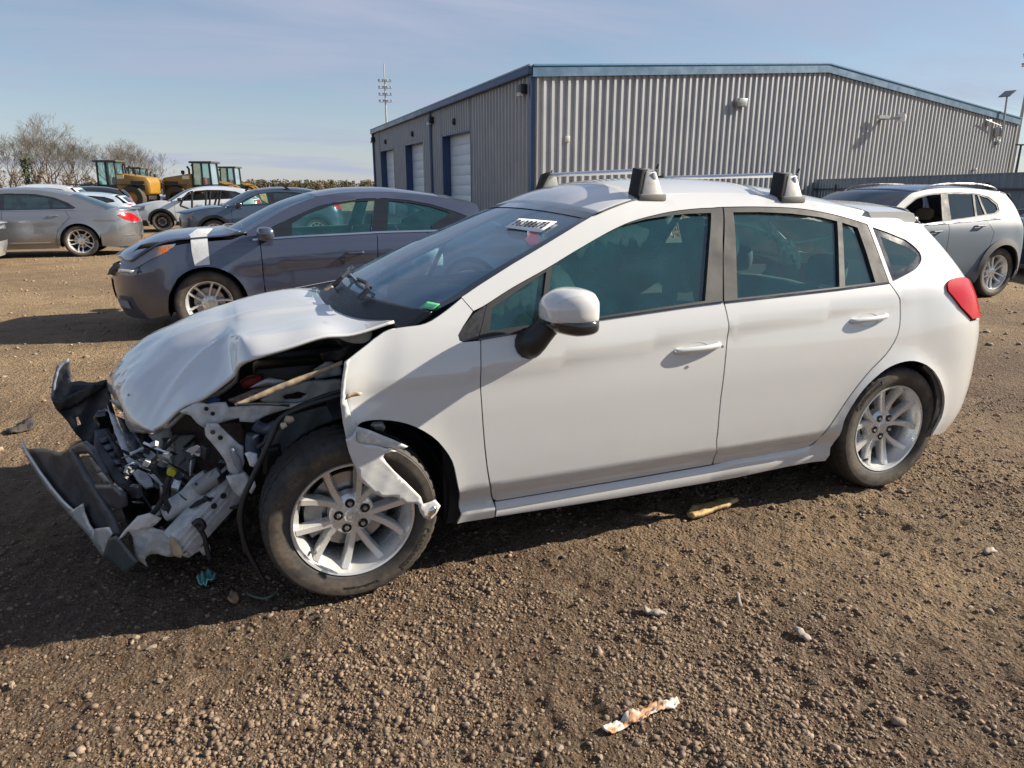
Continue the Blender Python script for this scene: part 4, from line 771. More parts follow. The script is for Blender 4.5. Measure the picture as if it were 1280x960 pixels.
    # loose broken clips lying on the cowl
    for pts, m_ in (([(417, 359), (429, 367), (436, 369), (428, 372), (424, 371)], 'greypl'), ([(432, 372), (440, 369), (447, 374), (444, 380), (436, 383)], 'alu'), ([(446, 361), (451, 363), (457, 374), (463, 382), (456, 388), (452, 378)], 'alu'), ([(404, 362), (415, 357), (417, 359), (408, 365)], 'tan'), ([(447, 376), (453, 374), (456, 384), (450, 386)], 'greypl')):
        patch('broken_clip', pts, (.30, -.4, -.3), MT[m_], .008, .004, res=.01)
    # door mirror
    mb = C.at((668, 425)); m0 = np.array([mb[0]+.02, mb[1], mb[2]-.01]); hx, hz = on_y(707, 389, .955)[[0, 2]]
    st_ = MB(); st_.tube(crom([m0+np.array([-.005, -.03, .0]), m0+np.array([.0, .02, .005]), np.array([hx+.03, .885, hz-.055]), np.array([hx+.0, .93, hz-.03])], 4), [.060, .060, .060, .058, .055, .053, .050, .048, .046, .046, .045, .045, .045], 14); st_.build('mirror_stalk', MT['blackpl'], fdo[0], sharp=50)
    hs = blob('mirror_housing', (hx, .975, hz+.008), (.098, .108, .078), paintm, fdo[0], sub=3)
    for v in hs.data.vertices:
        c = v.co; t = (c.x-hx)/.098; f = 1-.30*max(0, t)**1.5; c.z = hz+(c.z-hz)*(f if c.z > hz else 1); c.y = .965+(c.y-.965)*(1-.22*max(0, t))
        if c.z < hz-.023: c.z = hz-.023
        if t < -.78: c.x = hx-.098*.80
    lo_ = blob('mirror_base', (hx-.004, .975, hz-.042), (.094, .108, .038), MT['gloss_black'], fdo[0], sub=3)
    for v in lo_.data.vertices: t = (v.co.x-hx)/.098; v.co.z += .018*max(0, t); v.co.y = .965+(v.co.y-.965)*(1-.22*max(0, t))
    gl = blob('mirror_glass', (hx-.082, .965, hz), (.004, .092, .055), MT['chrome'], fdo[0], sub=2)
    hs2 = copy_tree(hs, fdo[1]); hs2.scale = (1, -1, 1); s2 = MB(); s2.tube([m0*np.array([1, -1, 1])+np.array([0, .02, 0]), np.array([hx, -.94, hz-.03])], [.06, .045], 12).build('mirror_stalk', MT['blackpl'], fdo[1])
    # roof rack
    def roof_z(x, y):
        i = np.argsort(E3[:, 0]); ze = np.interp(x, E3[i, 0], E3[i, 2]); ye = np.interp(x, E3[i, 0], E3[i, 1]); cz = np.interp(x, E3[i, 0], np.array(roof_cz)[i]); return ze+cz*(1-min(1, abs(y)/ye)**2.6), ye
    for (pxb, pyb) in ((817, 251), (982, 243)):
        q = P([(pxb, pyb)])[0]; bx = q[0]; ze, ye = roof_z(bx, 9); barz = 0
        for sg in (1, -1):
            y0 = ye*.985; z0 = ze+.0
            ft = MB(); n_ = 2
            prof = [(-.058, 0.), (.058, 0.), (.050, .03), (.024, .118), (-.024, .118), (-.050, .03)]
            # tapered block: wider at the roof, leaning inwards
            V = []
            for (dy, sc) in ((.030, 1.), (-.045, 1.)):
                for (a, h) in prof: V.append((bx+a*sc, sg*(y0+dy-h*.22), z0-.012+h+(.012 if dy < 0 else 0)))
            ft.add(V, [tuple(range(6)), tuple(range(11, 5, -1))]+[(i, 6+i, 6+(i+1) % 6, (i+1) % 6) for i in range(6)])
            f_ = ft.build('rack_foot', MT['alu'] if True else None, root, bevel=.006)
            f_.data.materials.clear(); f_.data.materials.append(plain('pale_rack_cover', (.36, .36, .34), .45, .2, 0., .1, 30.))
            fb = MB(); fb.add([(bx+a*1.04+.012, sg*(y0+dy-h*.22), z0-.012+h+(.012 if dy < 0 else 0)) for (dy) in (.026, -.052) for (a, h) in ((.058, .0), (.062, .0), (.055, .03), (.028, .122), (.0, .124), (.012, .10))], [tuple(range(6)), tuple(range(11, 5, -1))]+[(i, 6+i, 6+(i+1) % 6, (i+1) % 6) for i in range(6)])
            fb.build('rack_foot_face', MT['dark'], f_, bevel=.003)
            MB().box((bx-.064, min(sg*(y0+.034), sg*(y0-.055)), z0-.016), (bx+.066, max(sg*(y0+.034), sg*(y0-.055)), z0+.012)).build('rack_pad', plain('grey_rubber_pad', (.16, .155, .14), .7), f_, bevel=.004)
            MB().tube([(bx-.026, sg*(y0+.002), z0+.115), (bx-.034, sg*(y0+.006), z0+.135)], [.006, .004], 8).build('rack_knob', MT['blackpl'], f_)
            MB().box((bx-.022, min(sg*(y0-.0), sg*(y0+.012)), z0+.07), (bx-.006, max(sg*(y0-.0), sg*(y0+.012)), z0+.10)).build('rack_lock', MT['alu'], f_, bevel=.002)
        zb = ze+.108; L_ = ye-.03
        bar = MB(); bar.add([(bx+a*math.cos(t)*1.0, y, zb+.011*math.sin(t)) for y in (L_, -L_) for a, t in [(.024, 2*math.pi*k/14) for k in range(14)]], [tuple(range(14)), tuple(range(27, 13, -1))]+[(k, 14+k, 14+(k+1) % 14, (k+1) % 14) for k in range(14)])
        bar.build('rack_crossbar', MT['alu'], root, sharp=50)
    # wheels
    w = make_wheel('main', .318, .1025, .226, MT['alloy'], 'y5', 96)
    fw = put_wheel(w, root, (-.004, .752, .316), 1, rad(1.), rad(0), rad(-1.5)); put_wheel(w, root, (0, -.752, .318), -1); rw = put_wheel(w, root, (-2.645, .745, .318), 1, 0, rad(23)); put_wheel(w, root, (-2.645, -.745, .318), -1)
    # raised lettering on the front tyre
    for fr, start, R_, txt, size in ((fw, 40, .276, 'Continental', .034), (fw, 215, .276, 'Continental', .034), (fw, 268, .268, 'ContiProContact', .016), (rw, 70, .276, 'Continental', .034)):
        ty = [c for c in fr.children if c.name.startswith('tyre')][0]; V = []; F = []; ang = rad(start); bmx = bmesh.new()
        me = text_mesh(txt, size, .0012, 1.15); y_ = .1025*1.048
        for v in me.vertices:
            a = ang+v.co.x/R_*(1 if True else -1); r = R_-v.co.y*1.; sgn = 1
            # text reads with letter tops towards the rim on the lower half: baseline outside
            if start > 0: r = R_+v.co.y; a = ang-v.co.x/R_*-1
            a2 = -a if False else a
            v.co = Vector((r*math.cos(a2), y_+v.co.z, r*math.sin(a2)))
        # viewed from +y the x axis runs to the left, so angles grow clockwise; mirror check is done in the picture
        o = link('tyre_lettering', me, plain('worn_lettering', (.035, .034, .033), .6), ty)
    drop(w)
    for nm, xc in (('front_wheel_arch_liner', 0.), ('rear_wheel_arch_liner', -2.645)):
        o = well(C, nm, xc, .318, .375, .80, .36, root, 84 if xc == 0 else -18); well(C, nm, xc, .318, .375, -.44, .36, root)
    # floor, inner door trims, bulkhead, interior
    b = MB(); b.box((-3.0, -.70, .19), (-.35, .70, .22)); b.build('floor_pan', MT['dark'], root)
    b = MB(); b.box((-.42, -.78, .20), (-.36, .78, .92)); b.build('bulkhead', MT['dark'], root)
    for sg in (1, -1):
        for (x0, x1) in ((-1.5, -.55), (-2.3, -1.6)):
            MB().box((x0, min(sg*.70, sg*.75), .24), (x1, max(sg*.70, sg*.75), .96)).build('door_trim', MT['dash'], fdo[0 if sg > 0 else 1] if x0 > -1.55 else rdo[0 if sg > 0 else 1], bevel=.01)
        MB().box((-3.1, min(sg*.60, sg*.64), .25), (-2.35, max(sg*.60, sg*.64), .98)).build('cargo_trim', MT['dash'], root)
    d = blob('dashboard', (-.66, 0, .86), (.24, .68, .13), MT['dash'], root, sub=3)
    sw = MB().tube([(.0, .185*math.cos(t), .185*math.sin(t)) for t in np.linspace(0, 2*math.pi, 33)], .016, 8, False).build('steering_wheel', MT['blackpl'], root); sw.location = (-.98, .37, .93); sw.rotation_euler = (0, rad(22), 0)
    hb = blob('steering_airbag', (0, 0, 0), (.05, .10, .09), MT['bag'], sw, sub=2, jit=.08, seed=4); MB().bar((0, -.17, 0), (0, .17, 0), .02, .03).build('steering_spoke', MT['blackpl'], sw)
    ab = blob('steering_airbag_cloth', (-.07, -.03, .02), (.07, .17, .17), MT['bag'], sw, sub=3, jit=.10, seed=6)
    for y in (.36, -.36): seat(root, -1.38, y, MT['seat'])
    c = blob('rear_seat', (-2.18, 0, .40), (.26, .60, .10), MT['seat'], root); bk = blob('rear_seat_back', (0, 0, 0), (.08, .60, .30), MT['seat'], c); bk.location = (-2.48, 0, .70); bk.rotation_euler = (0, rad(-22), 0)
    for y in (.36, -.36): h_ = blob('rear_head_rest', (-2.60, y, 1.06), (.05, .12, .08), MT['seat'], c)
    blob('rear_view_mirror', (-.98, 0, 1.27), (.02, .11, .035), MT['blackpl'], root)
    # deployed curtain airbag rags below the roof rail
    def rag(pts, drop_, seed, y=.575):
        rs = random.Random(seed); G = []
        for i, (x, z) in enumerate(crom(pts, 6)):
            dd = drop_*(.55+.75*rs.random()); G.append([(x+.012*rs.uniform(-1, 1)*k/4, y-.02*k/4+.008*rs.uniform(-1, 1), z-dd*k/4) for k in range(5)])
        grid_sheet('curtain_airbag', G, MT['bag'], root, .006)
    rag([(-1.02, 1.26), (-1.10, 1.30), (-1.18, 1.325), (-1.28, 1.325), (-1.36, 1.30)], .075, 3); rag([(-.80, 1.16), (-.84, 1.19), (-.88, 1.21)], .14, 5, .62); rag([(-.58, 1.03), (-.64, 1.055), (-.72, 1.08), (-.78, 1.10)], .07, 8, .66)
    rag([(-1.74, 1.25), (-1.80, 1.30), (-1.84, 1.22)], .12, 11); rag([(-2.02, 1.30), (-2.06, 1.28), (-2.14, 1.20)], .05, 12); rag([(-2.14, 1.24), (-2.18, 1.20), (-2.22, 1.15)], .06, 14)
    for sg in (1, -1):
        MB().tube([(-1.62, sg*.585, 1.31), (-1.63, sg*.60, 1.0), (-1.60, sg*.62, .75)], .022, 4).build('seat_belt', MT['dash'], root)
        MB().bar((-1.58, sg*.53, 1.34), (-1.61, sg*.66, .98), .08, .04).build('pillar_trim', MT['dash'], root)
    MB().tube(crom([(-1.72, .55, 1.33), (-1.95, .52, 1.30), (-2.2, .50, 1.22), (-2.45, .50, 1.24)], 4), .012, 6).build('ceiling_cord', MT['bag'], root)
    MB().box((-2.6, -.42, 1.365), (-1.15, .42, 1.375)).build('headliner', plain('pale_headliner', (.45, .44, .41), .9), root)
    return C, patch, pillar3
MAIN, patch, PILLAR3 = main_car()
# ================================================================ crumpled nose of the hatchback
def wreck():
    root = MAIN.root; W_ = MT['pearl_in']; G_ = MT['greypl']; PW = MT['pearl']
    Y = [-.72, -.42, -.12, .15, .38, .56]
    rows = [
        [(-.08, -.68, .962), (-.085, -.45, .98), (-.10, -.15, .985), (-.135, .15, .982), (-.17, .42, .985), (-.20, .60, .995), (-.215, .69, 1.006)],
        [(.03, -.72, .94), (.02, -.42, .995), (.01, -.12, 1.0), (-.02, .15, .992), (-.04, .38, .982), (-.06, .58, .974), (-.065, .70, .97)],
        [(.11, -.72, .93), (.10, -.42, .992), (.09, -.12, .998), (.07, .15, .985), (.055, .38, .978), (.05, .57, .985), (.045, .70, .968)],
        [(.20, -.72, .915), (.20, -.42, .978), (.19, -.12, .985), (.18, .15, .972), (.17, .38, .962), (.165, .56, .968), (.165, .70, .938)],
        [(.30, -.72, .90), (.30, -.42, .957), (.30, -.12, .965), (.29, .15, .955), (.285, .38, .945), (.28, .55, .955), (.285, .68, .905)],
        [(.35, -.72, .885), (.345, -.42, .942), (.34, -.12, .952), (.335, .15, .940), (.335, .36, .930), (.322, .53, .940), (.335, .62, .862)],
        [(.39, -.72, .87), (.385, -.42, .930), (.38, -.12, .938), (.375, .14, .925), (.37, .33, .895), (.36, .48, .862), (.36, .60, .825)],
        [(.48, -.72, .835), (.475, -.42, .906), (.47, -.12, .915), (.46, .12, .895), (.455, .30, .855), (.455, .45, .795), (.455, .56, .752)],
        [(.60, -.72, .79), (.595, -.42, .862), (.59, -.13, .868), (.58, .09, .842), (.56, .26, .795), (.55, .39, .735), (.54, .50, .70)],
        [(.71, -.72, .735), (.70, -.42, .815), (.69, -.14, .812), (.675, .07, .782), (.65, .23, .730), (.63, .35, .670), (.61, .455, .628)],
        [(.81, -.72, .66), (.80, -.41, .748), (.785, -.14, .742), (.755, .07, .712), (.72, .21, .668), (.675, .33, .635), (.645, .42, .60)],
        [(.90, -.70, .55), (.895, -.38, .640), (.845, -.12, .668), (.800, .07, .645), (.76, .20, .612), (.705, .32, .598), (.652, .415, .592)],
        [(.90, -.68, .50), (.905, -.36, .578), (.850, -.10, .615), (.790, .09, .600), (.752, .22, .572), (.700, .32, .580), (.650, .41, .582)]]
    R1 = np.array([crom(r, 8) for r in rows]); n = R1.shape[1]; G = np.stack([crom(R1[:, j], 6) for j in range(n)], 1); rs = random.Random(2)
    for i in range(G.shape[0]):
        for j in range(n):
            x, y, z = G[i, j]; f = max(0, min(1, (x-.25)/.4)); t = max(0, min(1, (x-.62)/.2))
            d = .007*f*(abs(math.sin(x*9+y*6))-.5)+.006*f*(abs(math.sin(y*8-x*4+.6))-.5)+.007*t*(abs(math.sin(y*30+x*20))-.5)*(1+math.sin(x*60-y*11))
            ridge = .012*math.exp(-((y-.02-.30*(.5-x))/.03)**2)*max(0, 1-abs(x-.2)/.5)+.014*math.exp(-((y-.30-.4*(x-.45))/.022)**2)*max(0, 1-abs(x-.5)/.2)
            G[i, j, 2] += d+ridge
    h = grid_sheet('hood', G, PW, root, .010, flip=True); h['label'] = 'crumpled white hood folded down over the smashed nose'
    P_ = patch
    # mangled hood lip
    for k, (pts, m_) in enumerate((([(137, 500), (146, 499), (150, 503), (154, 516), (163, 524), (172, 531), (184, 533), (194, 538), (180, 541), (164, 540), (158, 530), (154, 515), (146, 509)], 'grey_metal'), ([(144, 497), (150, 491.5), (153, 492.5), (154, 503), (158, 508), (152, 509), (148, 503)], 'tan'), ([(158, 500), (160.5, 492), (161.5, 500), (160.5, 510), (166, 520), (172, 526), (164, 524), (158, 512)], 'grey_metal'), ([(170, 530), (182, 527), (190, 529), (198, 537), (186, 537)], 'tan'), ([(163, 536), (176, 537), (190, 538.5), (205, 534), (196, 541), (178, 541.5)], 'tan'))):
        P_('hood_lip_shred', pts, (1.66, -2., 0.), MT[m_], .004, .010, seed=k+20)
    P_('hood_inner_panel', [(204, 536), (227, 513), (255, 499), (280, 484), (292, 474), (295, 462), (300, 458), (297, 478), (282, 490), (256, 504), (232, 518), (212, 536)], (.44, 0, 0), MT['grey_metal'], .006, .004)
    # bumper cover: far half standing up, near half dropped to the ground
    bl = (1.92, -1.83, 0.)
    bc = P_('bumper_cover', [(86, 449), (88, 462), (89, 477.5), (100, 476), (110, 478), (120, 478), (133, 474), (137, 486), (140, 505), (146, 525), (150, 548), (128, 560), (104, 552), (95, 542.5), (85, 527.5), (70, 511), (64, 498), (65.6, 480), (71, 458), (80, 451)], (-.50, -.10, 0.), G_, .005, .012, seed=5, holes=[[(94.5, 522), (98, 520.5), (101, 530.5), (97, 532)]], label='dark inner face of the torn bumper cover standing up at the far side')
    P_('bumper_torn_edge', [(64, 498), (65, 480), (70.5, 458), (79, 451.5), (86, 448.5), (86, 452), (79, 456), (74, 463), (70, 479), (67.5, 497)], (-.47, -.10, 0), plain('scuffed_plastic_edge', (.22, .25, .30), .6), .006, .006, par=bc)
    P_('bumper_fold', [(64, 498), (76, 500), (96, 489), (118, 479), (133, 474.5), (133, 484), (112, 497), (92, 510), (74, 515)], (-.46, -.10, 0), MT['blackpl'], .004, .006, par=bc)
    ba = P_('bumper_apron', [(27, 555), (33, 561), (54, 560.5), (74, 565.5), (86, 562), (95, 575), (110, 600), (125, 632), (140, 650), (150, 672), (172, 702), (157, 716), (129, 695), (105, 654), (90, 640), (77, 627.5), (61, 610), (45, 586)], bl, G_, .005, .010, seed=7, label='dropped dark bumper apron resting on the ground')
    P_('bumper_fog_bezel', [(84, 563), (95, 556), (106, 551.5), (118, 562), (130, 585), (143, 606), (156, 617), (158, 632), (150, 637), (135, 629), (112, 607), (100, 590)], (1.98, -1.83, 0.), G_, .014, .006, seed=9, par=ba, holes=[[(95, 569), (104, 567), (113, 566.5), (128, 585), (143, 603), (138, 606), (121, 606), (108, 597), (100, 582)]])
    P_('bumper_rib', [(86, 562), (92, 560), (107, 590), (126, 620), (142, 645), (150, 668), (143, 668), (130, 645), (108, 606), (94, 582)], (1.99, -1.83, 0.), plain('worn_grey_plastic', (.06, .065, .075), .5), .012, .006, par=ba)
    for pts in ([(112, 572), (116, 571.5), (126.5, 588), (122, 590)], [(122, 592), (127, 590), (137.5, 603), (132, 604)]): P_('bezel_strip', pts, (1.86, -1.83, 0.), W_, .004, 0, par=ba)
    P_('bumper_paint_edge', [(25, 557), (29, 551), (33, 562), (50, 588), (66, 609.5), (80, 626), (92, 637), (104, 629), (106, 640), (112, 655), (121, 668), (132, 690), (129, 696), (110, 668), (88, 644), (76, 630), (60, 612), (44, 588)], (1.96, -1.83, 0.), MT['pearl'], .004, .008, seed=3, par=ba)
    P_('bumper_corner', [(118, 661), (129, 659.5), (138, 658.5), (141, 667), (137, 674), (132, 685), (130, 694), (119, 677)], (2.0, -1.83, 0.), MT['pearl'], .006, .012, seed=4, par=ba)
    P_('bumper_lip', [(130, 694), (136, 674), (146, 669), (153, 678), (172, 702), (157.5, 717)], (2.02, -1.83, 0.), plain('dark_teal_plastic', (.05, .065, .068), .45), .006, .006, par=ba)
    # crash slats
    gb = P_('grille_shutter', [(120, 541), (134, 538.5), (149, 559), (159, 577.5), (162, 595), (170, 610), (171, 620), (157, 613), (144, 605), (130, 581), (119, 560)], (1.02, 0, -2.4), MT['blackpl'], .03, .010, seed=11)
    for k in range(5): P_('shutter_slat', [(124+k*6, 549+k*9), (134+k*5, 546+k*9.5), (137+k*5, 551+k*9.5), (127+k*6, 554+k*9)], (1.07, 0, -2.4), plain('slat_grey', (.10, .11, .14), .5) if k % 2 else G_, .006, .004, par=gb)
    P_('fog_lamp_housing', [(121, 517.5), (128, 513), (136, 515), (140, 525), (143, 541), (136, 541), (127, 537), (122, 527)], (-.30, 0, 0), MT['gloss_black'], .05, .008, sm_=3)
    P_('reinforcement_strap', [(134, 506), (138, 516), (145, 521), (149, 534), (158, 549), (161, 562), (170, 574), (182.5, 586), (193, 601), (192, 608), (182, 610), (170, 599), (157.5, 575), (149, 555), (142, 535), (137, 520)], (1.18, 0, -2.4), W_, .012, .008, seed=13, label='bent white reinforcement strap')
    P_('shroud', [(146, 521), (156, 525), (163, 540), (170, 541), (181, 567), (186, 578), (200, 600), (203, 612), (195, 611), (184, 590), (169, 570), (157, 547)], (1.12, 0, -2.2), G_, .01, .008, seed=14)
    P_('shroud', [(166, 540), (186, 543), (197, 556), (205, 572), (212, 600), (214, 630), (204, 612), (190, 586), (178, 562)], (1.12, 0, -2.0), MT['blackpl'], .02, .010, seed=15)
    # engine-bay mass and side panels
    b = MB(); b.box((-.34, -.62, .22), (.42, .30, .72)); b.build('engine_block', MT['dark'], root, bevel=.03)
    b = MB(); b.box((.40, -.62, .20), (.60, .22, .66)); b.build('radiator', MT['rust'], root, bevel=.01)
    b = MB(); b.box((-.10, -.20, .70), (.26, .20, .82)); b.box((.02, .24, .60), (.28, .40, .80)); b.build('intake_box', MT['blackpl'], root, bevel=.02)
    P_('radiator_core', [(212, 512), (228, 508), (243, 519), (262, 540), (284, 582), (252, 594), (240, 590), (243, 545), (212, 546)], (.26, 0, 0), MT['rust'], .02, .004)
    P_('radiator_core', [(276, 529), (300, 527), (306, 540), (306, 572), (296, 552)], (.30, 0, 0), MT['rust'], .02, .003)
    P_('lamp_backplate', [(216, 545), (243, 543), (245, 575), (242, 588), (240, 599), (232, 608), (227, 606), (223, 588)], (.36, -.1, 0), plain('grey_lamp_shell', (.20, .21, .20), .6), .02, .006, seed=31)
    P_('radiator_support', [(186, 544), (197, 540), (212, 531), (216, 548), (219, 563), (214, 568), (216, 580), (219, 592), (217, 604), (212, 616), (206, 610), (208, 590), (203, 570), (196, 555)], (.40, -.15, 0), plain('dirty_white_metal', (.34, .36, .35), .5), .008, .012, seed=32)
    P_('radiator_support', [(208, 598), (216, 590), (222, 604), (228, 622), (222, 630), (214, 640), (208, 624)], (.44, -.15, 0), plain('dirty_white_metal2', (.30, .32, .32), .5), .008, .012, seed=33)
    yc = on_plane(214.5, 590, .47, 0, 0); MB().lathe([(0, .012), (.014, .012), (.017, .006), (.017, -.01)], 14, yc).build('yellow_cap', plain('yellow_cap', (.62, .58, .03), .5), root)
    P_('lamp_bracket', [(225, 515), (236, 508), (247.5, 502), (259, 505), (270, 503), (282.5, 502.5), (286, 509), (310, 507), (329, 506), (352, 504), (372, 504), (380, 501), (378, 506), (357, 511.5), (345, 515), (332, 519.5), (317.5, 527.5), (300, 527), (299, 522), (286, 525), (274, 528.5), (260, 531), (256, 535), (247, 529), (239, 519)], (.56, -.05, 0), W_, .008, .006, seed=34, label='bent white lamp carrier rail')
    for p in ((258, 511), (266, 517)): c = on_plane(p[0], p[1], .575, -.05, 0); MB().lathe([(0, .002), (.008, .002), (.008, 0)], 10, c).build('bolt_hole', MT['dark'], root)
    P_('strut_plate', [(259, 529), (272, 529), (286, 543), (300, 556), (304, 557), (305, 573), (306, 578), (302, 588), (297, 596), (285, 588), (282, 575), (270, 560), (257, 543), (256, 536)], (.60, -.05, 0.), W_, .012, .004, seed=35)
    for p in ((266, 540), (275.5, 547)): c = on_plane(p[0], p[1], .615, -.05, 0); MB().lathe([(0, .003), (.009, .003), (.009, 0)], 10, c).build('bolt_hole', MT['dark'], root)
    P_('strut_rib', [(287, 560), (291, 559), (301, 574), (304, 586), (299, 590), (292, 580)], (.63, -.05, 0.), plain('grey_rib_metal', (.25, .27, .30), .4), .012, .004, seed=36)  # rib in a darker grey than the strut plate
    P_('rail_gusset', [(282.5, 595), (297, 593), (306, 590), (313, 600), (307, 611), (300, 621), (291, 613)], (.62, 0, 0), W_, .008, .006, seed=37)
    P_('sensor_bracket', [(306, 567), (312, 565), (321, 567), (322, 576), (317, 583), (312, 581), (309, 573)], (.66, 0, 0), MT['label'], .015, .004, seed=38)
    P_('sensor_bracket', [(312, 604), (318, 601), (320, 607), (314, 617), (310, 613)], (.66, 0, 0), MT['label'], .01, .004, seed=39)
    # frame rail: a ribbed box beam pointing down and forward
    p0 = on_plane(221, 681, .60); p1 = on_plane(286, 610, .50); d = (p1-p0); p1b = p1+d*.3
    fr = MB().bar(p0, p1b, .085, .115); o = fr.build('frame_rail', W_, root, bevel=.012)
    for off in (-.025, .0, .028): up = np.array([0, .046, off]); MB().bar(p0+d*.04+up, p1+up, .012, .014).build('rail_rib', W_, o, bevel=.003)
    for t_ in (.42, .72, .90): c = p0+d*t_+np.array([0, .054, .014]); MB().lathe([(0, .004), (.011, .004), (.011, -.002)], 10, c).build('rail_hole', MT['dark'], o)
    P_('rail_end_crush', [(212, 668), (222, 676), (230, 692), (226, 697), (217, 694), (213, 681)], (.66, 0, 0), MT['tan'], .006, .006, seed=40)
    P_('crash_can', [(160, 661), (185, 658), (211, 665), (214, 681), (217, 695), (208, 695), (198, 692), (189, 692), (182.5, 695), (181, 700), (185, 708), (178, 703), (171, 698), (168, 687), (166, 671)], (.60, -.05, .05), W_, .008, .014, seed=41, label='crushed white crash can')
    P_('crash_flap', [(148, 674), (155, 664), (163, 655), (172, 645), (180, 643), (187, 641), (202, 648), (196, 654), (188, 659.5), (172, 663), (160, 664), (153, 671)], (.62, -.05, .05), PW, .006, .010, seed=42)
    P_('crash_hook', [(228, 694), (240, 684), (250, 682), (262, 681), (263, 691), (254, 694), (250, 688), (244, 691), (236, 697)], (.56, 0, 0), W_, .008, .004, seed=43)
    tub = lambda name, pts, r, m, pl=(.6, 0, 0), n=8: MB().tube(crom([on_plane(q[0], q[1], *pl) if len(q) == 2 else on_plane(q[0], q[1], q[2]) for q in pts], 5), r, n).build(name, m, root, sharp=60)
    tub('crushed_pipe', [(205, 640), (218, 634), (236, 622), (250, 606), (262, 598)], .040, W_, (.50, 0, 0), 10); tub('crushed_pipe', [(246, 612), (262, 600), (276, 592)], .030, plain('grey_pipe', (.28, .29, .28), .5), (.54, 0, 0), 10)
    P_('crushed_bracket', [(236, 618), (250, 603), (266, 594), (284, 589), (286, 600), (270, 612), (252, 628), (238, 640), (228, 646), (212, 648), (206, 640), (222, 634)], (.46, 0, 0), plain('grey_white_metal', (.38, .40, .40), .5), .01, .014, seed=45)
    tub('tow_hook', [(245, 655), (250, 662), (256, 672), (258, 684), (262, 698)], .009, MT['blackpl'], (.66, 0, 0)); tub('hook_link', [(242, 656), (249, 651), (254, 657), (250, 663)], .012, MT['blackpl'], (.66, 0, 0))
    tub('battery_lead', [(186, 646), (196, 636), (204, 622), (209, 606), (212, 596)], .010, MT['blackpl'], (.55, 0, 0))
    # upper engine bay
    P_('apron_rail', [(340, 489), (360, 483), (385, 476), (426, 474), (428, 492), (411, 497), (375, 504), (340, 504), (326, 500)], (.52, 0, 0), plain('dirty_white_metal3', (.36, .38, .38), .5), .02, .008, seed=50, holes=[[(352, 494), (372, 489), (384, 492), (376, 498), (356, 499)]])
    P_('apron_rail', [(392, 462), (411, 450), (426, 458), (427, 468), (394, 474)], (.46, 0, 0), W_, .012, .008, seed=51)
    P_('wiper_tray', [(398, 440), (424, 436), (452, 420), (462, 428), (432, 450), (404, 452)], (.50, 0, 0), MT['blackpl'], .01, .006, seed=52)
    P_('hinge_pad', [(422, 421), (432, 417), (450, 415.5), (462, 410), (464, 419), (457, 428), (440, 428), (428, 425)], (.62, 0, 0), plain('cream_pad', (.52, .50, .40), .6), .02, .004, seed=53, sm_=3)
    P_('foam_strip', [(293, 505), (318, 494), (347, 481), (388, 466), (428, 450.5), (428, 455.5), (392, 471), (348, 488), (318, 500), (297, 508)], (.64, 0, 0), MT['tan'], .015, .003, seed=54)
    P_('broken_cover', [(285, 500), (316, 487), (340, 483), (338, 490), (296, 505)], (.62, 0, 0), MT['rust'], .012, .004, seed=55); P_('broken_cover', [(312, 485), (324, 477), (337, 472), (348, 474), (358, 476), (345, 483), (324, 483)], (.60, 0, 0), MT['grey_metal'], .004, .006, seed=56)
    P_('red_terminal_cover', [(300, 478), (310, 471), (326, 468), (328, 474), (318, 481), (305, 485)], (.42, 0, 0), plain('red_plastic', (.22, .012, .015), .5), .03, .006, seed=57); P_('blue_cap', [(258, 500), (268, 496), (276, 499), (272, 505), (262, 505)], (.48, 0, 0), plain('blue_plastic', (.05, .14, .35), .5), .01, .004)
    P_('strut_tower', [(336, 530), (360, 520), (386, 512), (426, 502), (428, 522), (400, 532), (376, 545), (350, 570), (330, 590), (326, 560)], (.40, 0, 0), plain('grey_apron', (.16, .18, .19), .5), .01, .006, seed=58)
    hose = plain('corrugated_hose', (.06, .075, .11), .6, 0, 0, .3, 140., .6)
    tub('air_hose', [(319, 531), (326, 535), (336, 536), (346, 531)], .022, hose, (.58, 0, 0), 10); tub('air_hose', [(316, 543), (315, 552), (315, 563), (317, 570)], .024, hose, (.60, 0, 0), 10)
    tub('wiring_loom', [(428, 494), (405, 500), (380, 508), (352, 522), (340, 545), (326, 575), (312, 605), (303, 628), (301, 655), (308, 685), (322, 712), (331, 730)], .010, MT['blackpl'], (.74, 0, 0)); tub('wiring_loom', [(426, 489), (400, 497), (370, 510), (346, 527), (336, 548), (322, 560)], .009, MT['blackpl'], (.70, 0, 0))
    tub('wiring_loom', [(362, 507), (330, 505), (296, 506)], .005, MT['blackpl'], (.66, 0, 0)); tub('wiring_loom', [(303, 628), (298, 645), (302, 668), (306, 690)], .006, MT['blackpl'], (.74, 0, 0))
    P_('plug', [(358, 520), (366, 521), (368, 525), (361, 529), (355, 526)], (.76, 0, 0), MT['tan'], .015, .002); P_('plug', [(350, 530), (357, 528), (359, 532), (352, 536)], (.77, 0, 0), plain('cream_plug', (.5, .45, .33), .6), .015, .002)
    P_('washer_tank', [(330, 560), (350, 556), (352, 575), (340, 590), (328, 594)], (.52, 0, 0), MT['blackpl'], .03, .004)
    # the dark tangle behind: black sheet added to darken the cavity, condenser, and many small torn bits
    P_('cavity_shade_sheet', [(140, 600), (176, 575), (215, 548), (290, 600), (300, 640), (262, 672), (205, 690), (160, 655)], (.10, 0, 0), MT['blackpl'], .01, .02, seed=70)
    P_('condenser', [(196, 560), (214, 548), (240, 600), (236, 640), (214, 652), (200, 620)], (.30, 0, 0), MT['grey_metal'], .012, .01, seed=71)
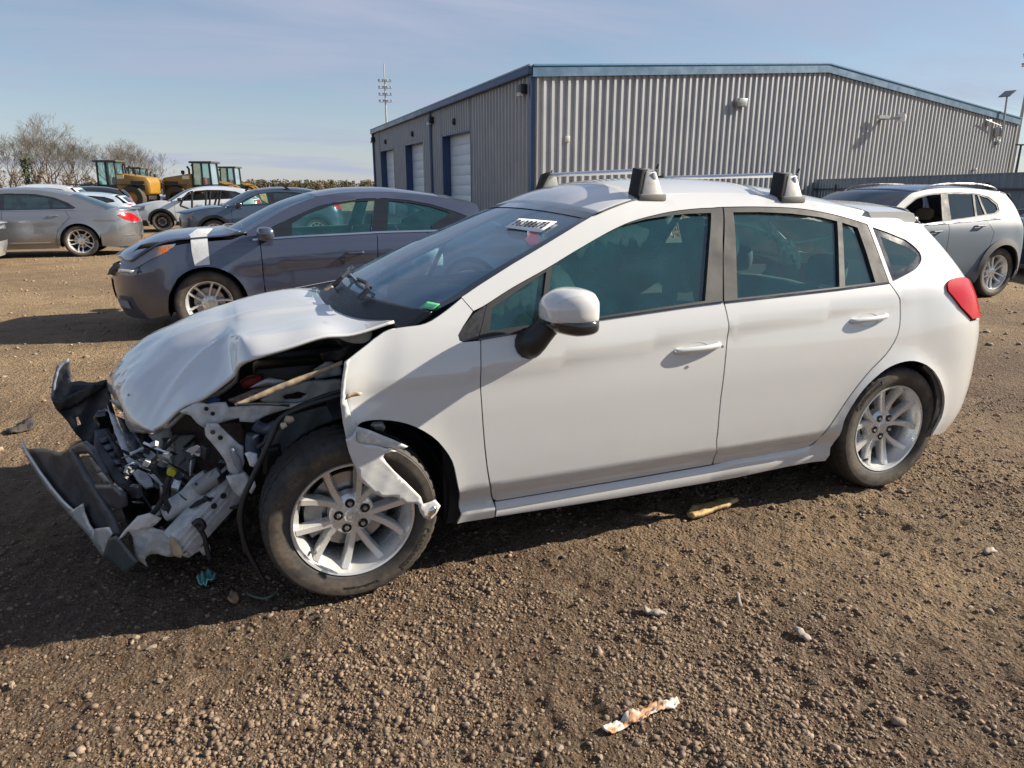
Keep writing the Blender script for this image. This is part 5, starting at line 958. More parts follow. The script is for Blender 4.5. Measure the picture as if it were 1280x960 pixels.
    rs = random.Random(12); reg = np.array([(150, 560), (186, 546), (214, 540), (300, 585), (312, 610), (262, 664), (214, 690), (176, 656)], float); mats = ['pearl_in', 'greypl', 'blackpl', 'grey_metal', 'pearl_in', 'blackpl', 'dark', 'alu']
    n = 0
    while n < 90:
        c = np.array([rs.uniform(150, 312), rs.uniform(540, 692)])
        if not inside(reg, c[None])[0]: continue
        y = rs.uniform(.30, .60); p = on_plane(c[0], c[1], y); m = MT[rs.choice(mats)]; k = rs.random(); d = Vector((rs.uniform(-1, 1), rs.uniform(-1, .6), rs.uniform(-1, 1))).normalized(); L_ = rs.uniform(.03, .11); e = Vector((rs.uniform(-1, 1), rs.uniform(-1, 1), rs.uniform(-1, 1)))*.4; p = Vector(p)
        pts = [p-d*L_/2, p+e*L_*.25, p+d*L_/2+e*L_*.3]
        if k < .40:
            b = MB(); w = Vector((rs.uniform(-1, 1), rs.uniform(-1, 1), rs.uniform(-1, 1))).normalized()*rs.uniform(.006, .020); q = [pts[0]-w, pts[0]+w, pts[1]-w*.8, pts[1]+w*1.1, pts[2]-w*.3, pts[2]+w*.6]; t3 = d.cross(w).normalized()*.003
            b.add(q+[v+t3 for v in q], [(0, 1, 3, 2), (2, 3, 5, 4), (6, 8, 9, 7), (8, 10, 11, 9), (0, 6, 7, 1), (4, 5, 11, 10), (0, 2, 8, 6), (2, 4, 10, 8), (1, 7, 9, 3), (3, 9, 11, 5)]); b.build('torn_strip_of_metal', m, root, sharp=20)
        elif k < .70: MB().tube(crom(pts, 3), rs.uniform(.003, .009), 6).build('broken_wire', MT['blackpl'] if rs.random() < .7 else m, root)
        else:
            b = MB(); s_ = rs.uniform(.008, .026); b.box((-s_, -s_*.5, -s_*.7), (s_, s_*.5, s_*.7)); o = b.build('broken_bracket', m, root, bevel=.002); o.location = p; o.rotation_euler = (rs.uniform(0, 3), rs.uniform(0, 3), rs.uniform(0, 3))
        n += 1
wreck()
# ================================================================ the other vehicles
def std_sec(h, zb, tuck=.05, top=.30, base=.0):
    """inset of the side from its widest point: sill tuck, shoulder, tumblehome up to the roof edge"""
    return [(.10, .10+base), (.22, tuck+base), (.34, .015+base), (.50, .0), (.68, .002), (zb-.16, .012), (zb-.05, .034), (zb, .060), (zb+.08, .10), (zb+(h-zb)*.5, .06+(top-.06)*.52), (h-.08, top-.03), (h-.03, top+.02), (h, top+.08)]
def cat(L): return np.vstack([np.asarray(x, float).reshape(-1, 2) for x in L if len(x)])
def make_car(name, label, group, loc, rz, S):
    root = thing(name, label, 'car', loc, rz, group); C = Car(root, S['w'], S['sec'], S['plan'], S['xf0'], S['xf'], S.get('nf', 2.5), S['xr0'], S['xr'], S.get('nr', 2.8), S.get('extra'), S.get('Lf', .9), S.get('Lr', .9)); C.res = S.get('res', .075); C.creases = S.get('creases', [])
    if callable(S.get('trace')): S.update(S['trace'](C))
    pm = S['paint']; R, wb, ra = S['R'], S['wb'], S.get('ra', S['R']+.045); zl = S.get('zlo', .20)
    ap, rf, cp, band = [np.array(S[k], float) for k in ('ap', 'rf', 'cp', 'band')]; hood = np.array(S['hood'], float); belt = sm([tuple(p) for p in S['belt']]); deck = S.get('deck')
    bx = lambda a, b, n=9: np.array([(x, float(belt(x))) for x in np.linspace(a, b, n)])
    # greenhouse frame
    upper = cat([crom(ap, 3), crom(rf, 3)[1:], crom(cp, 3)[1:], bx(cp[-1][0]+.02, ap[0][0]-.01, 14)]); C.panel('side_frame', upper, pm, [band], crease=False)
    C.panel('window_frame', grow(band, -.002), S.get('framemat', MT['gloss_black']), [g for g in S['glass']], off=-.004, thick=.02, crease=False)
    for g, gm in zip(S['glass'], S['glassmat']):
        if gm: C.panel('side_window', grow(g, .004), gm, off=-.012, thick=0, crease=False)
    if S.get('chrome'): C.panel('belt_trim', cat([bx(band[:, 0].min()+.02, band[:, 0].max()-.02, 12)+[0, .012], (bx(band[:, 0].min()+.02, band[:, 0].max()-.02, 12)-[0, .006])[::-1]]), MT['chrome'], off=.008, thick=.01, crease=False)
    # lower panels
    f0, B, r1 = S['fd0'], S['xB'], S['rd']; arcf = arc(0, R, ra, 8, 172, 18); arcr = arc(-wb, R, ra, 8, 172, 18); g = .004; sf = S['sf']; sr = S['sr']; zs = S.get('zsill', .30)
    hood_in = hood[hood[:, 0] < sf[0][0]-.02]; 
    fen = cat([[(f0+g, float(belt(f0)))], hood_in, sf, [(sf[-1][0]-.01, zl+.12)] if S.get('fen_low') else np.zeros((0, 2)), [p for p in arcf if p[0] < sf[-1][0]-.01 or p[1] > R+.1], [(-ra-.01, zl), (f0+g, zl)]])
    C.panel('fender', fen, pm)
    fdo = C.panel('front_door', cat([bx(f0-g, B+g, 8), [(B+g+.03, zs+.25), (B+g+.05, zs)], [(f0-g-.02, zs), (f0-g, zs+.2)]]), pm)
    r1 = np.array(r1, float); rdo = C.panel('rear_door', cat([bx(B-g, r1[0][0]+.02, 8), r1, [(B-g+.05, zs), (B-g+.03, zs+.25)]]), pm)
    sill_m = S.get('clad') or pm
    C.panel('sill', [(f0+.0, zs-g), (r1[-1][0], zs-g), (-wb+ra+.03, zl), (-ra-.02, zl)], sill_m, crease=False)
    q0 = cp[-1][0]-.0; rq = grow(r1, 0)
    qtop = bx(r1[0][0], q0+.02, 4); dk = np.array(deck, float) if deck is not None else None
    top_r = [p for p in (dk if dk is not None else np.array(S['qtop'], float))]
    quarter = cat([r1[::-1]-[g*2, 0], qtop, top_r, sr, [p for p in arcr if p[0] > sr[-1][0]+.005 or p[1] > R+.1][::-1] if False else [p for p in arcr[::-1] if p[0] > sr[-1][0]+.01], [(-wb+ra+.02, zl+.02)]])
    C.panel('quarter_panel', quarter, pm)
    # bumpers wrap round the ends
    sF = C.xf0+C.Lf; sR = C.xr0-C.Lr
    sfa = np.array(sf, float); sra = np.array(sr, float)
    fb = cat([sfa[::-1], [(s_, z_) for s_, z_ in S['ftop']], [(sF, S['ftop'][-1][1]), (sF, zl), (C.xf0+.25, zl-.01), (ra+.015, zl+.04)], [p for p in arcf if p[0] > sfa[-1][0]-.005 and p[1] < sfa[-1][1]+.005]])
    if not S.get('no_front'): C.panel('front_bumper', fb, pm, crease=False)
    rb = cat([sra[::-1], [(s_, z_) for s_, z_ in S['rtop']], [(sR, S['rtop'][-1][1]), (sR, zl), (C.xr0-.25, zl), (-wb-ra-.015, zl+.03)], [p for p in arcr[::-1] if p[0] < sra[-1][0]+.005 and p[1] < sra[-1][1]+.005]])
    C.panel('rear_bumper', rb, pm, crease=False)
    if S.get('clad'):
        cl = S['clad']
        for xc in (0, -wb): C.panel('arch_cladding', cat([arc(xc, R, ra-.005, 4, 176, 18), arc(xc, R, ra+.075, 176, 4, 18)]), cl, off=.012, thick=.02, crease=False)
        C.panel('bumper_cladding', [(sra[-1][0]-.03, zl-.005), (sra[-1][0]-.10, zl+.16), (sR, zl+.16), (sR, zl-.005)], cl, off=.008, thick=.01, crease=False)
        if not S.get('no_front'): C.panel('bumper_cladding', [(sfa[-1][0]+.05, zl-.005), (sfa[-1][0]+.12, zl+.20), (sF, zl+.20), (sF, zl-.005)], cl, off=.008, thick=.01, crease=False)
    for nm, key, m in (('headlight', 'head', MT['clear']), ('tail_light', 'tail', MT['red']), ('turn_lamp', 'amb', MT['amber']), ('grille', 'grille', MT['blackpl']), ('fog_lamp', 'fog', MT['clear']), ('tailgate_glass', 'tglass', MT['glass_dk']), ('plate_recess', 'plate', MT['blackpl'])):
        if S.get(key) is not None: C.panel(nm, S[key], m, off=.010 if nm != 'tailgate_glass' else .004, thick=.02, res=.05, crease=False)
    if S.get('tgate') is not None: C.panel('tailgate', S['tgate'], pm, crease=False)
    # top sheets
    b3 = lambda a: C.body(np.array(a)[:, 0], np.array(a)[:, 1]); A3, R3, C3 = b3(ap), b3(rf), b3(cp); rc = S.get('roof_cz', .06); wx = S.get('wx', (.18, .06))
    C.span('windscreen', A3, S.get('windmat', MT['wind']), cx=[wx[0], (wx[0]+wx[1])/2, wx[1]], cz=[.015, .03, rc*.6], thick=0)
    for u in ((.95, 1.), (-1., -.95)): C.span('windscreen_border', A3, MT['gloss_black'], cx=[wx[0], (wx[0]+wx[1])/2, wx[1]], cz=[.015, .03, rc*.6], thick=0, cols=3, u0=u[0], u1=u[1], lift=.002)
    C.span('roof', R3, S.get('roofmat', pm), cx=[wx[1], .0, .0, -wx[1]], cz=[rc*.6, rc, rc, rc*.6], p=2.5, thick=.01)
    if not S.get('hatch'): C.span('rear_window', C3, MT['glass_dk'], cx=[-wx[1], -.12, -.14], cz=[rc*.6, .03, .02], thick=0)
    h3 = b3(hood); hc = S.get('hood_c', .05)
    if S.get('hood_lift'): h3 = h3+np.array(S['hood_lift'])
    if not S.get('no_hood'): C.span('hood', h3, S.get('hoodmat', pm), cx=[wx[0]*.9]+[.1]*(len(h3)-2)+[S.get('nose', .30)], cz=[.02]+[hc]*(len(h3)-2)+[hc*.55], p=2.4, thick=.012)
    C.span('cowl_panel', [A3[0], A3[0]+np.array([.12, 0, -.04])], MT['blackpl'], cx=[wx[0], wx[0]], cz=[.0, .0], thick=.01)
    if dk is not None:
        d3 = b3(np.vstack([[cp[-1]], dk])); C.span('trunk_lid', d3, pm, cx=[-.14]*(len(d3)-1)+[S.get('tail_bow', -.30)], cz=[.02]+[.04]*(len(d3)-2)+[.03], p=2.5, thick=.012)
    # wheels
    w = make_wheel(name, R, S['hw'], S['rr'], S.get('wheelmat', MT['alloy']), S['style'], S.get('wn', 40), False); yw = S['w']-S['hw']-.025
    for xc in (0, -wb):
        for sg in (1, -1): put_wheel(w, root, (xc, sg*yw, R), sg, 0, rad(17 if xc else 40)); well(C, 'wheel_arch_liner', xc, R, ra+.012, S['w']-.04 if sg > 0 else -S['w']+.38, .34, root)
    drop(w)
    # mirrors, handles
    mx, mz = S['mirror']
    for sg, k in ((1, 0), (-1, 1)):
        y = float(C.side(mx, mz)); h = blob('door_mirror', (mx, sg*(y+.13), mz+.03), (.085, .115, .070), S.get('mirrormat', pm), fdo[k], sub=2); MB().tube([(mx+.02, sg*(y-.02), mz-.04), (mx+.01, sg*(y+.08), mz+.0)], [.05, .035], 10).build('mirror_stalk', MT['blackpl'], fdo[k])
        for hx_, hz_, d_ in S['handles']:
            y = float(C.side(hx_, hz_)); MB().tube([(hx_+.09, sg*(y-.002), hz_), (hx_+.07, sg*(y+.028), hz_+.002), (hx_-.07, sg*(y+.028), hz_+.006), (hx_-.09, sg*(y-.002), hz_+.008)], .012, 8).build('door_handle', S.get('handlemat', pm), (fdo if d_ == 0 else rdo)[k])
    # cabin
    xi = ap[0][0]; MB().box((-wb-.5, -S['w']+.16, .24), (-.45, S['w']-.16, .28)).build('floor_pan', MT['dark'], root)
    MB().box((-.5, -S['w']+.14, .25), (-.44, S['w']-.14, float(belt(-.5))-.06)).build('bulkhead', MT['dark'], root)
    for sg, k in ((1, 0), (-1, 1)):
        yy = S['w']-.16; MB().box((B+.03, min(sg*yy, sg*(yy-.04)), .3), (f0-.08, max(sg*yy, sg*(yy-.04)), float(belt(B))-.07)).build('door_trim', S.get('intmat', MT['dash']), fdo[k]); MB().box((r1[0][0]+.05, min(sg*yy, sg*(yy-.04)), .3), (B-.05, max(sg*yy, sg*(yy-.04)), float(belt(B))-.07)).build('door_trim', S.get('intmat', MT['dash']), rdo[k])
    hb = S['h']-1.47
    for y in (.37, -.37): seat(root, B+.16, y, S.get('seatmat', MT['seat']), .24, .34+hb*.6, .60)
    blob('dashboard', (ap[0][0]-.42, 0, float(belt(-.6))-.08), (.22, S['w']-.22, .12), MT['dash'], root); blob('rear_seat', (-wb+.30, 0, .46+hb*.6), (.24, .58, .10), S.get('seatmat', MT['seat']), root); bk = blob('rear_seat_back', (0, 0, 0), (.08, .58, .30), S.get('seatmat', MT['seat']), root); bk.location = (-wb+.02, 0, .78+hb*.6); bk.rotation_euler = (0, rad(-22), 0)
    return C
# ---------------------------------------------------------------- grey sedan behind the hatchback
def sedan():
    zc = sm([(-3., .80), (-1.7, .765), (-.9, .715), (-.3, .66), (.1, .63)])
    def extra(x, z):
        x = np.asarray(x, float); dp = np.maximum(zc(x)-np.asarray(z, float), 0); k = np.clip((.05-x)/.5, 0, 1); e = -.030*(1-np.exp(-dp/.03))*np.exp(-dp/.16)*k
        for xc in (0, -2.795): q = np.hypot(x-xc, z-.335)-.385; e = e+.018*np.exp(-np.maximum(q, 0)/.05)
        return e
    S = dict(w=.905, h=1.47, R=.335, hw=.108, rr=.232, wb=2.795, style='d5', wn=64, paint=paint('grey_metallic_paint', (.062, .074, .118), .45, .28, 1., dust_amt=.22), sec=std_sec(1.45, .99, .05, .33), plan=[(-3.6, .06), (-2.6, .0), (-.8, -.0), (.0, .006), (.35, .03)],
        xf0=.36, xf=[(.15, .86), (.30, .92), (.5, .95), (.66, .94), (.78, .86), (.9, .62)], nf=2.2, Lf=.8, xr0=-3.2, xr=[(.2, -3.86), (.5, -3.93), (.8, -3.92), (1.0, -3.85), (1.1, -3.80)], nr=2.8, extra=extra, creases=[zc], res=.05, chrome=True)
    def tr(C):
        P = C.px
        ap = P([(308, 291), (330, 277.5), (356, 262.5), (375, 253.5), (394, 246.6)]); rf = P([(394, 246.6), (412.5, 243.5), (440, 241), (478, 240.2), (510, 242)]); rf = np.vstack([rf, [(rf[-1][0]-.45, rf[-1][1]-.045)]]); cp = np.vstack([[rf[-1]], [(rf[-1][0]-.35, 1.27), (-2.98, 1.12), (-3.18, 1.04)]])
        belt = [(-3.3, 1.03)]+[tuple(q) for q in P([(541, 289), (484, 290.5), (440, 292.8), (360, 297), (331, 299.5), (305, 301)])][::1]+[(.02, .935)]
        belt = sorted({round(b[0], 3): b for b in belt}.values())
        band = np.vstack([P([(313, 298), (335, 286), (359, 274.5), (380, 264.5), (398.4, 257), (426.5, 251), (454.7, 248), (480, 247.4), (510, 250), (538, 255), (566.6, 263.5), (584, 270)]), [(-2.72, 1.10), (-2.66, 1.055)], P([(541, 288), (484, 289.3), (440, 291.5), (360, 295.8)])])
        g1 = P([(365, 279), (384, 267.5), (412.5, 257), (440.6, 252), (468.5, 250.4), (464, 289.5), (365, 294.4)]); g2 = np.vstack([P([(486, 250.5), (510, 252.7), (538, 257.6), (563.8, 266)]), [(-2.40, 1.08)], P([(541, 286.8), (484, 288.4)])])
        sf = P([(221, 306.5), (205, 316), (187, 330.6), (213, 340.5), (226, 340.6)])[0:]
        hd = P([(146, 334), (151, 328), (162, 317), (172, 312), (220, 305), (217, 309), (190.5, 323.6), (169, 336), (158, 337.7)]); am = P([(193, 317), (199, 311), (216, 306.7), (210, 314), (192, 323)])
        hood = np.vstack([[ap[0]+[.03, -.02]], P([(290, 299.5), (259, 302), (237, 304), (221, 305.5)])]); hood = np.vstack([hood, [(hood[-1][0]+.22, hood[-1][1]-.05), (C.xf0+.30, .74)]])
        return dict(ap=ap, rf=rf, cp=cp, band=band, glass=[g1, g2], glassmat=[MT['glass'], MT['glass']], belt=belt, hood=hood, sf=sf, head=hd, amb=am, fd0=P([(327, 320)])[0][0], xB=P([(472.5, 300)])[0][0])
    S.update(trace=tr, deck=[(-3.45, 1.04), (-3.75, 1.02)], sr=[(-3.9, .98), (-3.55, .80), (-3.35, .70), (-3.16, .55)], rd=[(-2.30, 1.03), (-2.42, .85), (-2.40, .70), (-2.36, .58), (-2.28, .42), (-2.22, .30)], ftop=[(.75, .70)], rtop=[(-3.6, .80)], tail=[(-3.42, .97), (-3.95, .95), (-4.0, .82), (-3.55, .82)], fog=[(.74, .30), (.92, .30), (.94, .37), (.76, .38)], mirror=(-.60, 1.0), handles=[(-1.50, .80, 0), (-2.1, .83, 1)], hood_lift=(.02, 0, .035), hood_c=.05, nose=.20, grille=[(.98, .36), (1.16, .36), (1.16, .56), (1.0, .56)], mirrormat=None)
    S['mirrormat'] = S['paint']; S['windmat'] = MT['wind']
    return make_car('sedan_car', 'charcoal grey sedan with a taped fender and loose hood behind the white hatchback', None, (.585, -5.40, 0), 0, S)
SEDAN = sedan()
def sedan_bits():
    r = SEDAN.root; C = SEDAN
    tape = C.px([(238, 293), (259, 292), (259.5, 300), (261, 316), (262.5, 331), (244, 333), (240, 316), (238.5, 300)]); C.panel('tape', tape, plain('silver_tape', (.62, .64, .66), .4, .1, 0, .15, 60., .3), off=.012, thick=.002, res=.03, both=False, crease=False)
    hp = [on_plane(q[0], q[1], -5.40+.80)-np.array([.585, -5.40, 0]) for q in ((236, 293.5), (259.5, 292), (266, 288), (247, 288.5))]; hp = [p+np.array([0, -.02, .02])*(1 if i > 1 else 0) for i, p in enumerate(hp)]; MB().add(hp+[p+np.array([0, 0, -.006]) for p in hp], [(0, 1, 2, 3), (7, 6, 5, 4), (0, 4, 5, 1), (1, 5, 6, 2), (2, 6, 7, 3), (3, 7, 4, 0)]).build('tape', plain('silver_tape_top', (.66, .68, .70), .4), r)
    for pts, m_ in (([(134, 344), (137, 336), (143, 330), (151, 328.5), (150, 334), (146, 340), (144, 345), (138, 343)], 'gloss_black'), ([(145, 337), (152, 336), (168, 338), (164, 342), (152, 341), (146, 343)], 'grey_metal'), ([(166, 315), (176, 306), (190, 303), (214, 301.5), (238, 301), (262, 301), (262, 304), (238, 305.5), (215, 305.5), (190, 309), (172, 312), (163, 317)], 'dark')):
        Q, T = fill(np.array(pts, float), (), 4.); V = [on_plane(p[0], p[1], -4.56+(-.03 if m_ == 'dark' else .02))-np.array([.585, -5.40, 0]) for p in Q]; o = sheet('trim_or_gap_shade', V, T, MT[m_], r, 0, None, flip=True); k = o.modifiers.new('thickness', 'SOLIDIFY'); k.thickness = .02; k.offset = 0  # the dark piece paints the shade in the gap under the loose hood
    # far-side open hatch window view is only the far door glass; nothing to add
sedan_bits()
# ---------------------------------------------------------------- blue grey crossover on the right
def suv_right():
    def extra(x, z):
        x = np.asarray(x, float); e = 0*x+0*np.asarray(z, float)
        for xc in (0, -2.64): q = np.hypot(x-xc, z-.34)-.40; e = e+.030*np.exp(-np.maximum(q, 0)/.10)
        return e
    S = dict(w=.90, h=1.55, R=.345, hw=.112, rr=.242, wb=2.64, style='d5', wn=56, paint=paint('blue_silver_paint', (.095, .13, .165), .0, .55, .10, dust_amt=.2), sec=std_sec(1.53, 1.04, .05, .30), plan=[(-3.5, .04), (-2.6, .0), (-.8, 0), (0, .01), (.4, .04)], xf0=.38, xf=[(.2, .82), (.5, .90), (.8, .88), (1.0, .70)], nf=2.5, Lf=.8,
        xr0=-2.86, xr=[(.2, -3.26), (.35, -3.36), (.6, -3.36), (.9, -3.33), (1.05, -3.29), (1.2, -3.23), (1.35, -3.13), (1.48, -3.04), (1.55, -3.0)], nr=3.0, Lr=.9, extra=extra, res=.05, clad=plain('grey_cladding', (.10, .10, .10), .6), hatch=True, chrome=True, framemat=MT['pillar'])
    def tr(C):
        P = C.px
        ap = np.vstack([[(-.42, 1.05)], P([(1122, 262), (1130, 254), (1136, 247.5)])[1:]]); ap = np.array([(-.40, 1.06), (-.70, 1.24), (-.98, 1.385), (-1.10, 1.425)]); rf = np.array([(-1.10, 1.425), (-1.5, 1.47), (-2.0, 1.475), (-2.5, 1.45), (-2.85, 1.40)])
        band = P([(1125, 264), (1135, 255.5), (1146, 247), (1160, 242.5), (1178, 241), (1200, 240.5), (1222, 242), (1236, 246), (1247, 255), (1249.5, 263), (1245, 267.5), (1233, 269), (1188, 275.5), (1165, 278.5), (1130, 283), (1112, 287)])
        band = np.array(band); g1 = P([(1129, 263), (1137, 255.5), (1147, 248.2), (1160, 244), (1176.5, 242.3), (1178.5, 276), (1160, 279), (1126, 282.5)]); g2 = P([(1185, 242.4), (1216, 242.4), (1219.5, 270.2), (1189.5, 274.4)]); g3 = P([(1218.5, 243), (1222, 243.5), (1231.5, 268), (1222, 269.6)]); g4 = P([(1224, 244), (1235, 247.5), (1245.5, 256), (1247.5, 262), (1243.5, 266.2), (1234, 267.4)])
        return dict(ap=ap, rf=rf, cp=np.array([(-2.85, 1.40), (-3.05, 1.30), (-3.15, 1.20), (-3.2, 1.09)]), band=band, glass=[g1, g2, g3, g4], glassmat=[None, MT['glass_dk'], MT['glass_dk'], MT['glass_dk']], belt=[(-3.25, 1.09), (-2.6, 1.075), (-1.6, 1.035), (-.6, 1.0), (-.35, .99), (.1, .98)], xB=P([(1187, 290)])[0][0])
    S.update(trace=tr, hood=[(-.36, 1.01), (-.1, 1.0), (.2, .97), (.5, .92), (.72, .85)], fd0=-.46, rd=[(-2.30, 1.06), (-2.42, .90), (-2.36, .74), (-2.22, .58), (-2.16, .45), (-2.10, .32)], qtop=[(-3.25, 1.10), (-3.42, 1.09)], sf=[(.55, .92), (.50, .80), (.42, .70), (.40, .60)], sr=[(-3.42, .92), (-3.25, .80), (-3.12, .66), (-3.03, .54)], ftop=[(.75, .86)], rtop=[(-3.5, .70)], head=[(.52, .88), (.95, .80), (.95, .70), (.55, .76)], tail=[(-3.22, 1.06), (-3.55, 1.07), (-3.58, .94), (-3.40, .93), (-3.24, .96)], tgate=[(-3.42, 1.09), (-3.30, 1.20), (-3.22, 1.30), (-3.10, 1.40), (-3.76, 1.42), (-3.76, .72), (-3.5, .72), (-3.45, .92)], tglass=[(-3.46, 1.14), (-3.36, 1.34), (-3.759, 1.36), (-3.759, 1.12)], mirror=(-.68, 1.05), handles=[(-1.32, .93, 0), (-2.14, .985, 1)], seatmat=MT['tanseat'], hw=.112, mirrormat=MT['gloss_black'], zsill=.34, roof_cz=.055, glassfront=None, roofmat=None)
    S['roofmat'] = plain('dark_blue_roof', (.03, .04, .07), .25, 0, 1.); S['windmat'] = glass('dark_windscreen', (.10, .13, .20), 1., 0, .05)
    C = make_car('crossover_car', 'blue silver crossover with missing front window and roof rails beside the metal fence', None, (-6.92, -4.24, 0), 0, S)
    for sg in (1, -1):
        pts = [(-1.20, 1.425), (-1.30, 1.485), (-1.7, 1.53), (-2.3, 1.53), (-2.62, 1.49), (-2.72, 1.45)]; MB().tube(crom([(x, sg*(C.side(x, 1.44)-.03), z) for x, z in pts], 4), .016, 8).build('roof_rail', MT['chrome'] if sg > 0 else MT['gloss_black'], C.root)
    e = C.body(np.array([-2.62, -2.80]), np.array([1.43, 1.405])); C.span('roof_spoiler', [e[0]+[0, -.04, .01], e[1]+[-.08, -.05, .015], e[1]+[-.17, -.06, -.02], e[1]+[-.12, -.06, -.05]], S['paint'], cx=-.08, cz=.05, thick=.012)
    return C
SUVR = suv_right()
# ---------------------------------------------------------------- silver limousine on the left
def limo():
    zc = sm([(-4.2, .86), (-3., .80), (-1., .74), (0, .72)])
    def extra(x, z):
        x = np.asarray(x, float); dp = np.maximum(zc(x)-np.asarray(z, float), 0); e = -.018*(1-np.exp(-dp/.03))*np.exp(-dp/.25)
        for xc in (0, -3.165): q = np.hypot(x-xc, z-.345)-.39; e = e+.020*np.exp(-np.maximum(q, 0)/.06)
        return e
    S = dict(w=.945, h=1.49, R=.345, hw=.125, rr=.26, wb=3.165, style='d5', paint=paint('silver_paint', (.21, .22, .235), .6, .26, 1., dust_amt=.12), sec=std_sec(1.47, .97, .05, .36), plan=[(-4.2, .05), (-3.1, .0), (-.8, 0), (0, .01), (.4, .05)], xf0=.4, xf=[(.2, .85), (.6, .92), (.85, .80)], nf=2.4, Lf=.8, xr0=-3.55, xr=[(.2, -4.20), (.4, -4.32), (.7, -4.34), (.95, -4.28), (1.05, -4.2)], nr=2.6, Lr=.9, extra=extra, creases=[zc], chrome=True,
        ap=[(-.55, 1.0), (-.95, 1.22), (-1.25, 1.36), (-1.40, 1.41)], rf=[(-1.40, 1.41), (-1.9, 1.445), (-2.4, 1.435), (-2.85, 1.37), (-3.05, 1.33)], cp=[(-3.05, 1.33), (-3.35, 1.20), (-3.60, 1.08), (-3.72, 1.03)], band=[(-.85, 1.06), (-1.15, 1.23), (-1.45, 1.345), (-1.9, 1.375), (-2.4, 1.36), (-2.75, 1.29), (-3.02, 1.17), (-3.16, 1.065), (-3.1, 1.04), (-2.0, 1.02), (-.9, 1.0)], glass=[[(-1.05, 1.12), (-1.45, 1.325), (-1.72, 1.345), (-1.74, 1.035), (-1.05, 1.02)], [(-1.82, 1.35), (-2.3, 1.342), (-2.66, 1.285), (-2.68, 1.055), (-1.82, 1.04)], [(-2.72, 1.265), (-2.95, 1.165), (-3.06, 1.075), (-2.72, 1.06)]], glassmat=[MT['glass_dk']]*3, belt=[(-3.8, 1.02), (-3.1, 1.02), (-1.8, 1.005), (-.8, .98), (-.5, .96), (.1, .93)],
        hood=[(-.50, .97), (-.1, .95), (.3, .90), (.7, .82)], deck=[(-3.95, 1.02), (-4.04, 1.005)], fd0=-.62, xB=-1.78, rd=[(-2.95, 1.02), (-3.02, .86), (-2.90, .74), (-2.76, .60), (-2.72, .45), (-2.70, .30)], sf=[(.6, .86), (.5, .72), (.40, .58)], sr=[(-4.04, 1.0), (-3.98, .86), (-3.80, .72), (-3.62, .60), (-3.57, .50)], tgate=[(-4.03, 1.0), (-4.45, 1.005), (-4.45, .705), (-4.06, .705), (-3.99, .86)], ftop=[(.8, .80)], rtop=[(-4.05, .70)], tail=[(-3.90, .90), (-4.02, .945), (-4.18, .93), (-4.36, .80), (-4.30, .745), (-4.15, .75), (-4.0, .80)], mirror=(-.85, 1.0), handles=[(-1.55, .86, 0), (-2.72, .90, 1)], handlemat=MT['chrome'])
    C = make_car('limousine_car', 'silver limousine with dark side windows and red tail light', None, (6.605, -15.86, 0), 0, S)
    C.panel('bumper_strip', [(-3.95, .44), (-4.2, .44), (-4.2, .455), (-3.95, .455)], MT['chrome'], off=.012, thick=.01, crease=False); C.panel('sill_strip', [(-.6, .33), (-2.6, .33), (-2.6, .345), (-.6, .345)], MT['chrome'], off=.014, thick=.01, crease=False)
    return C
limo()
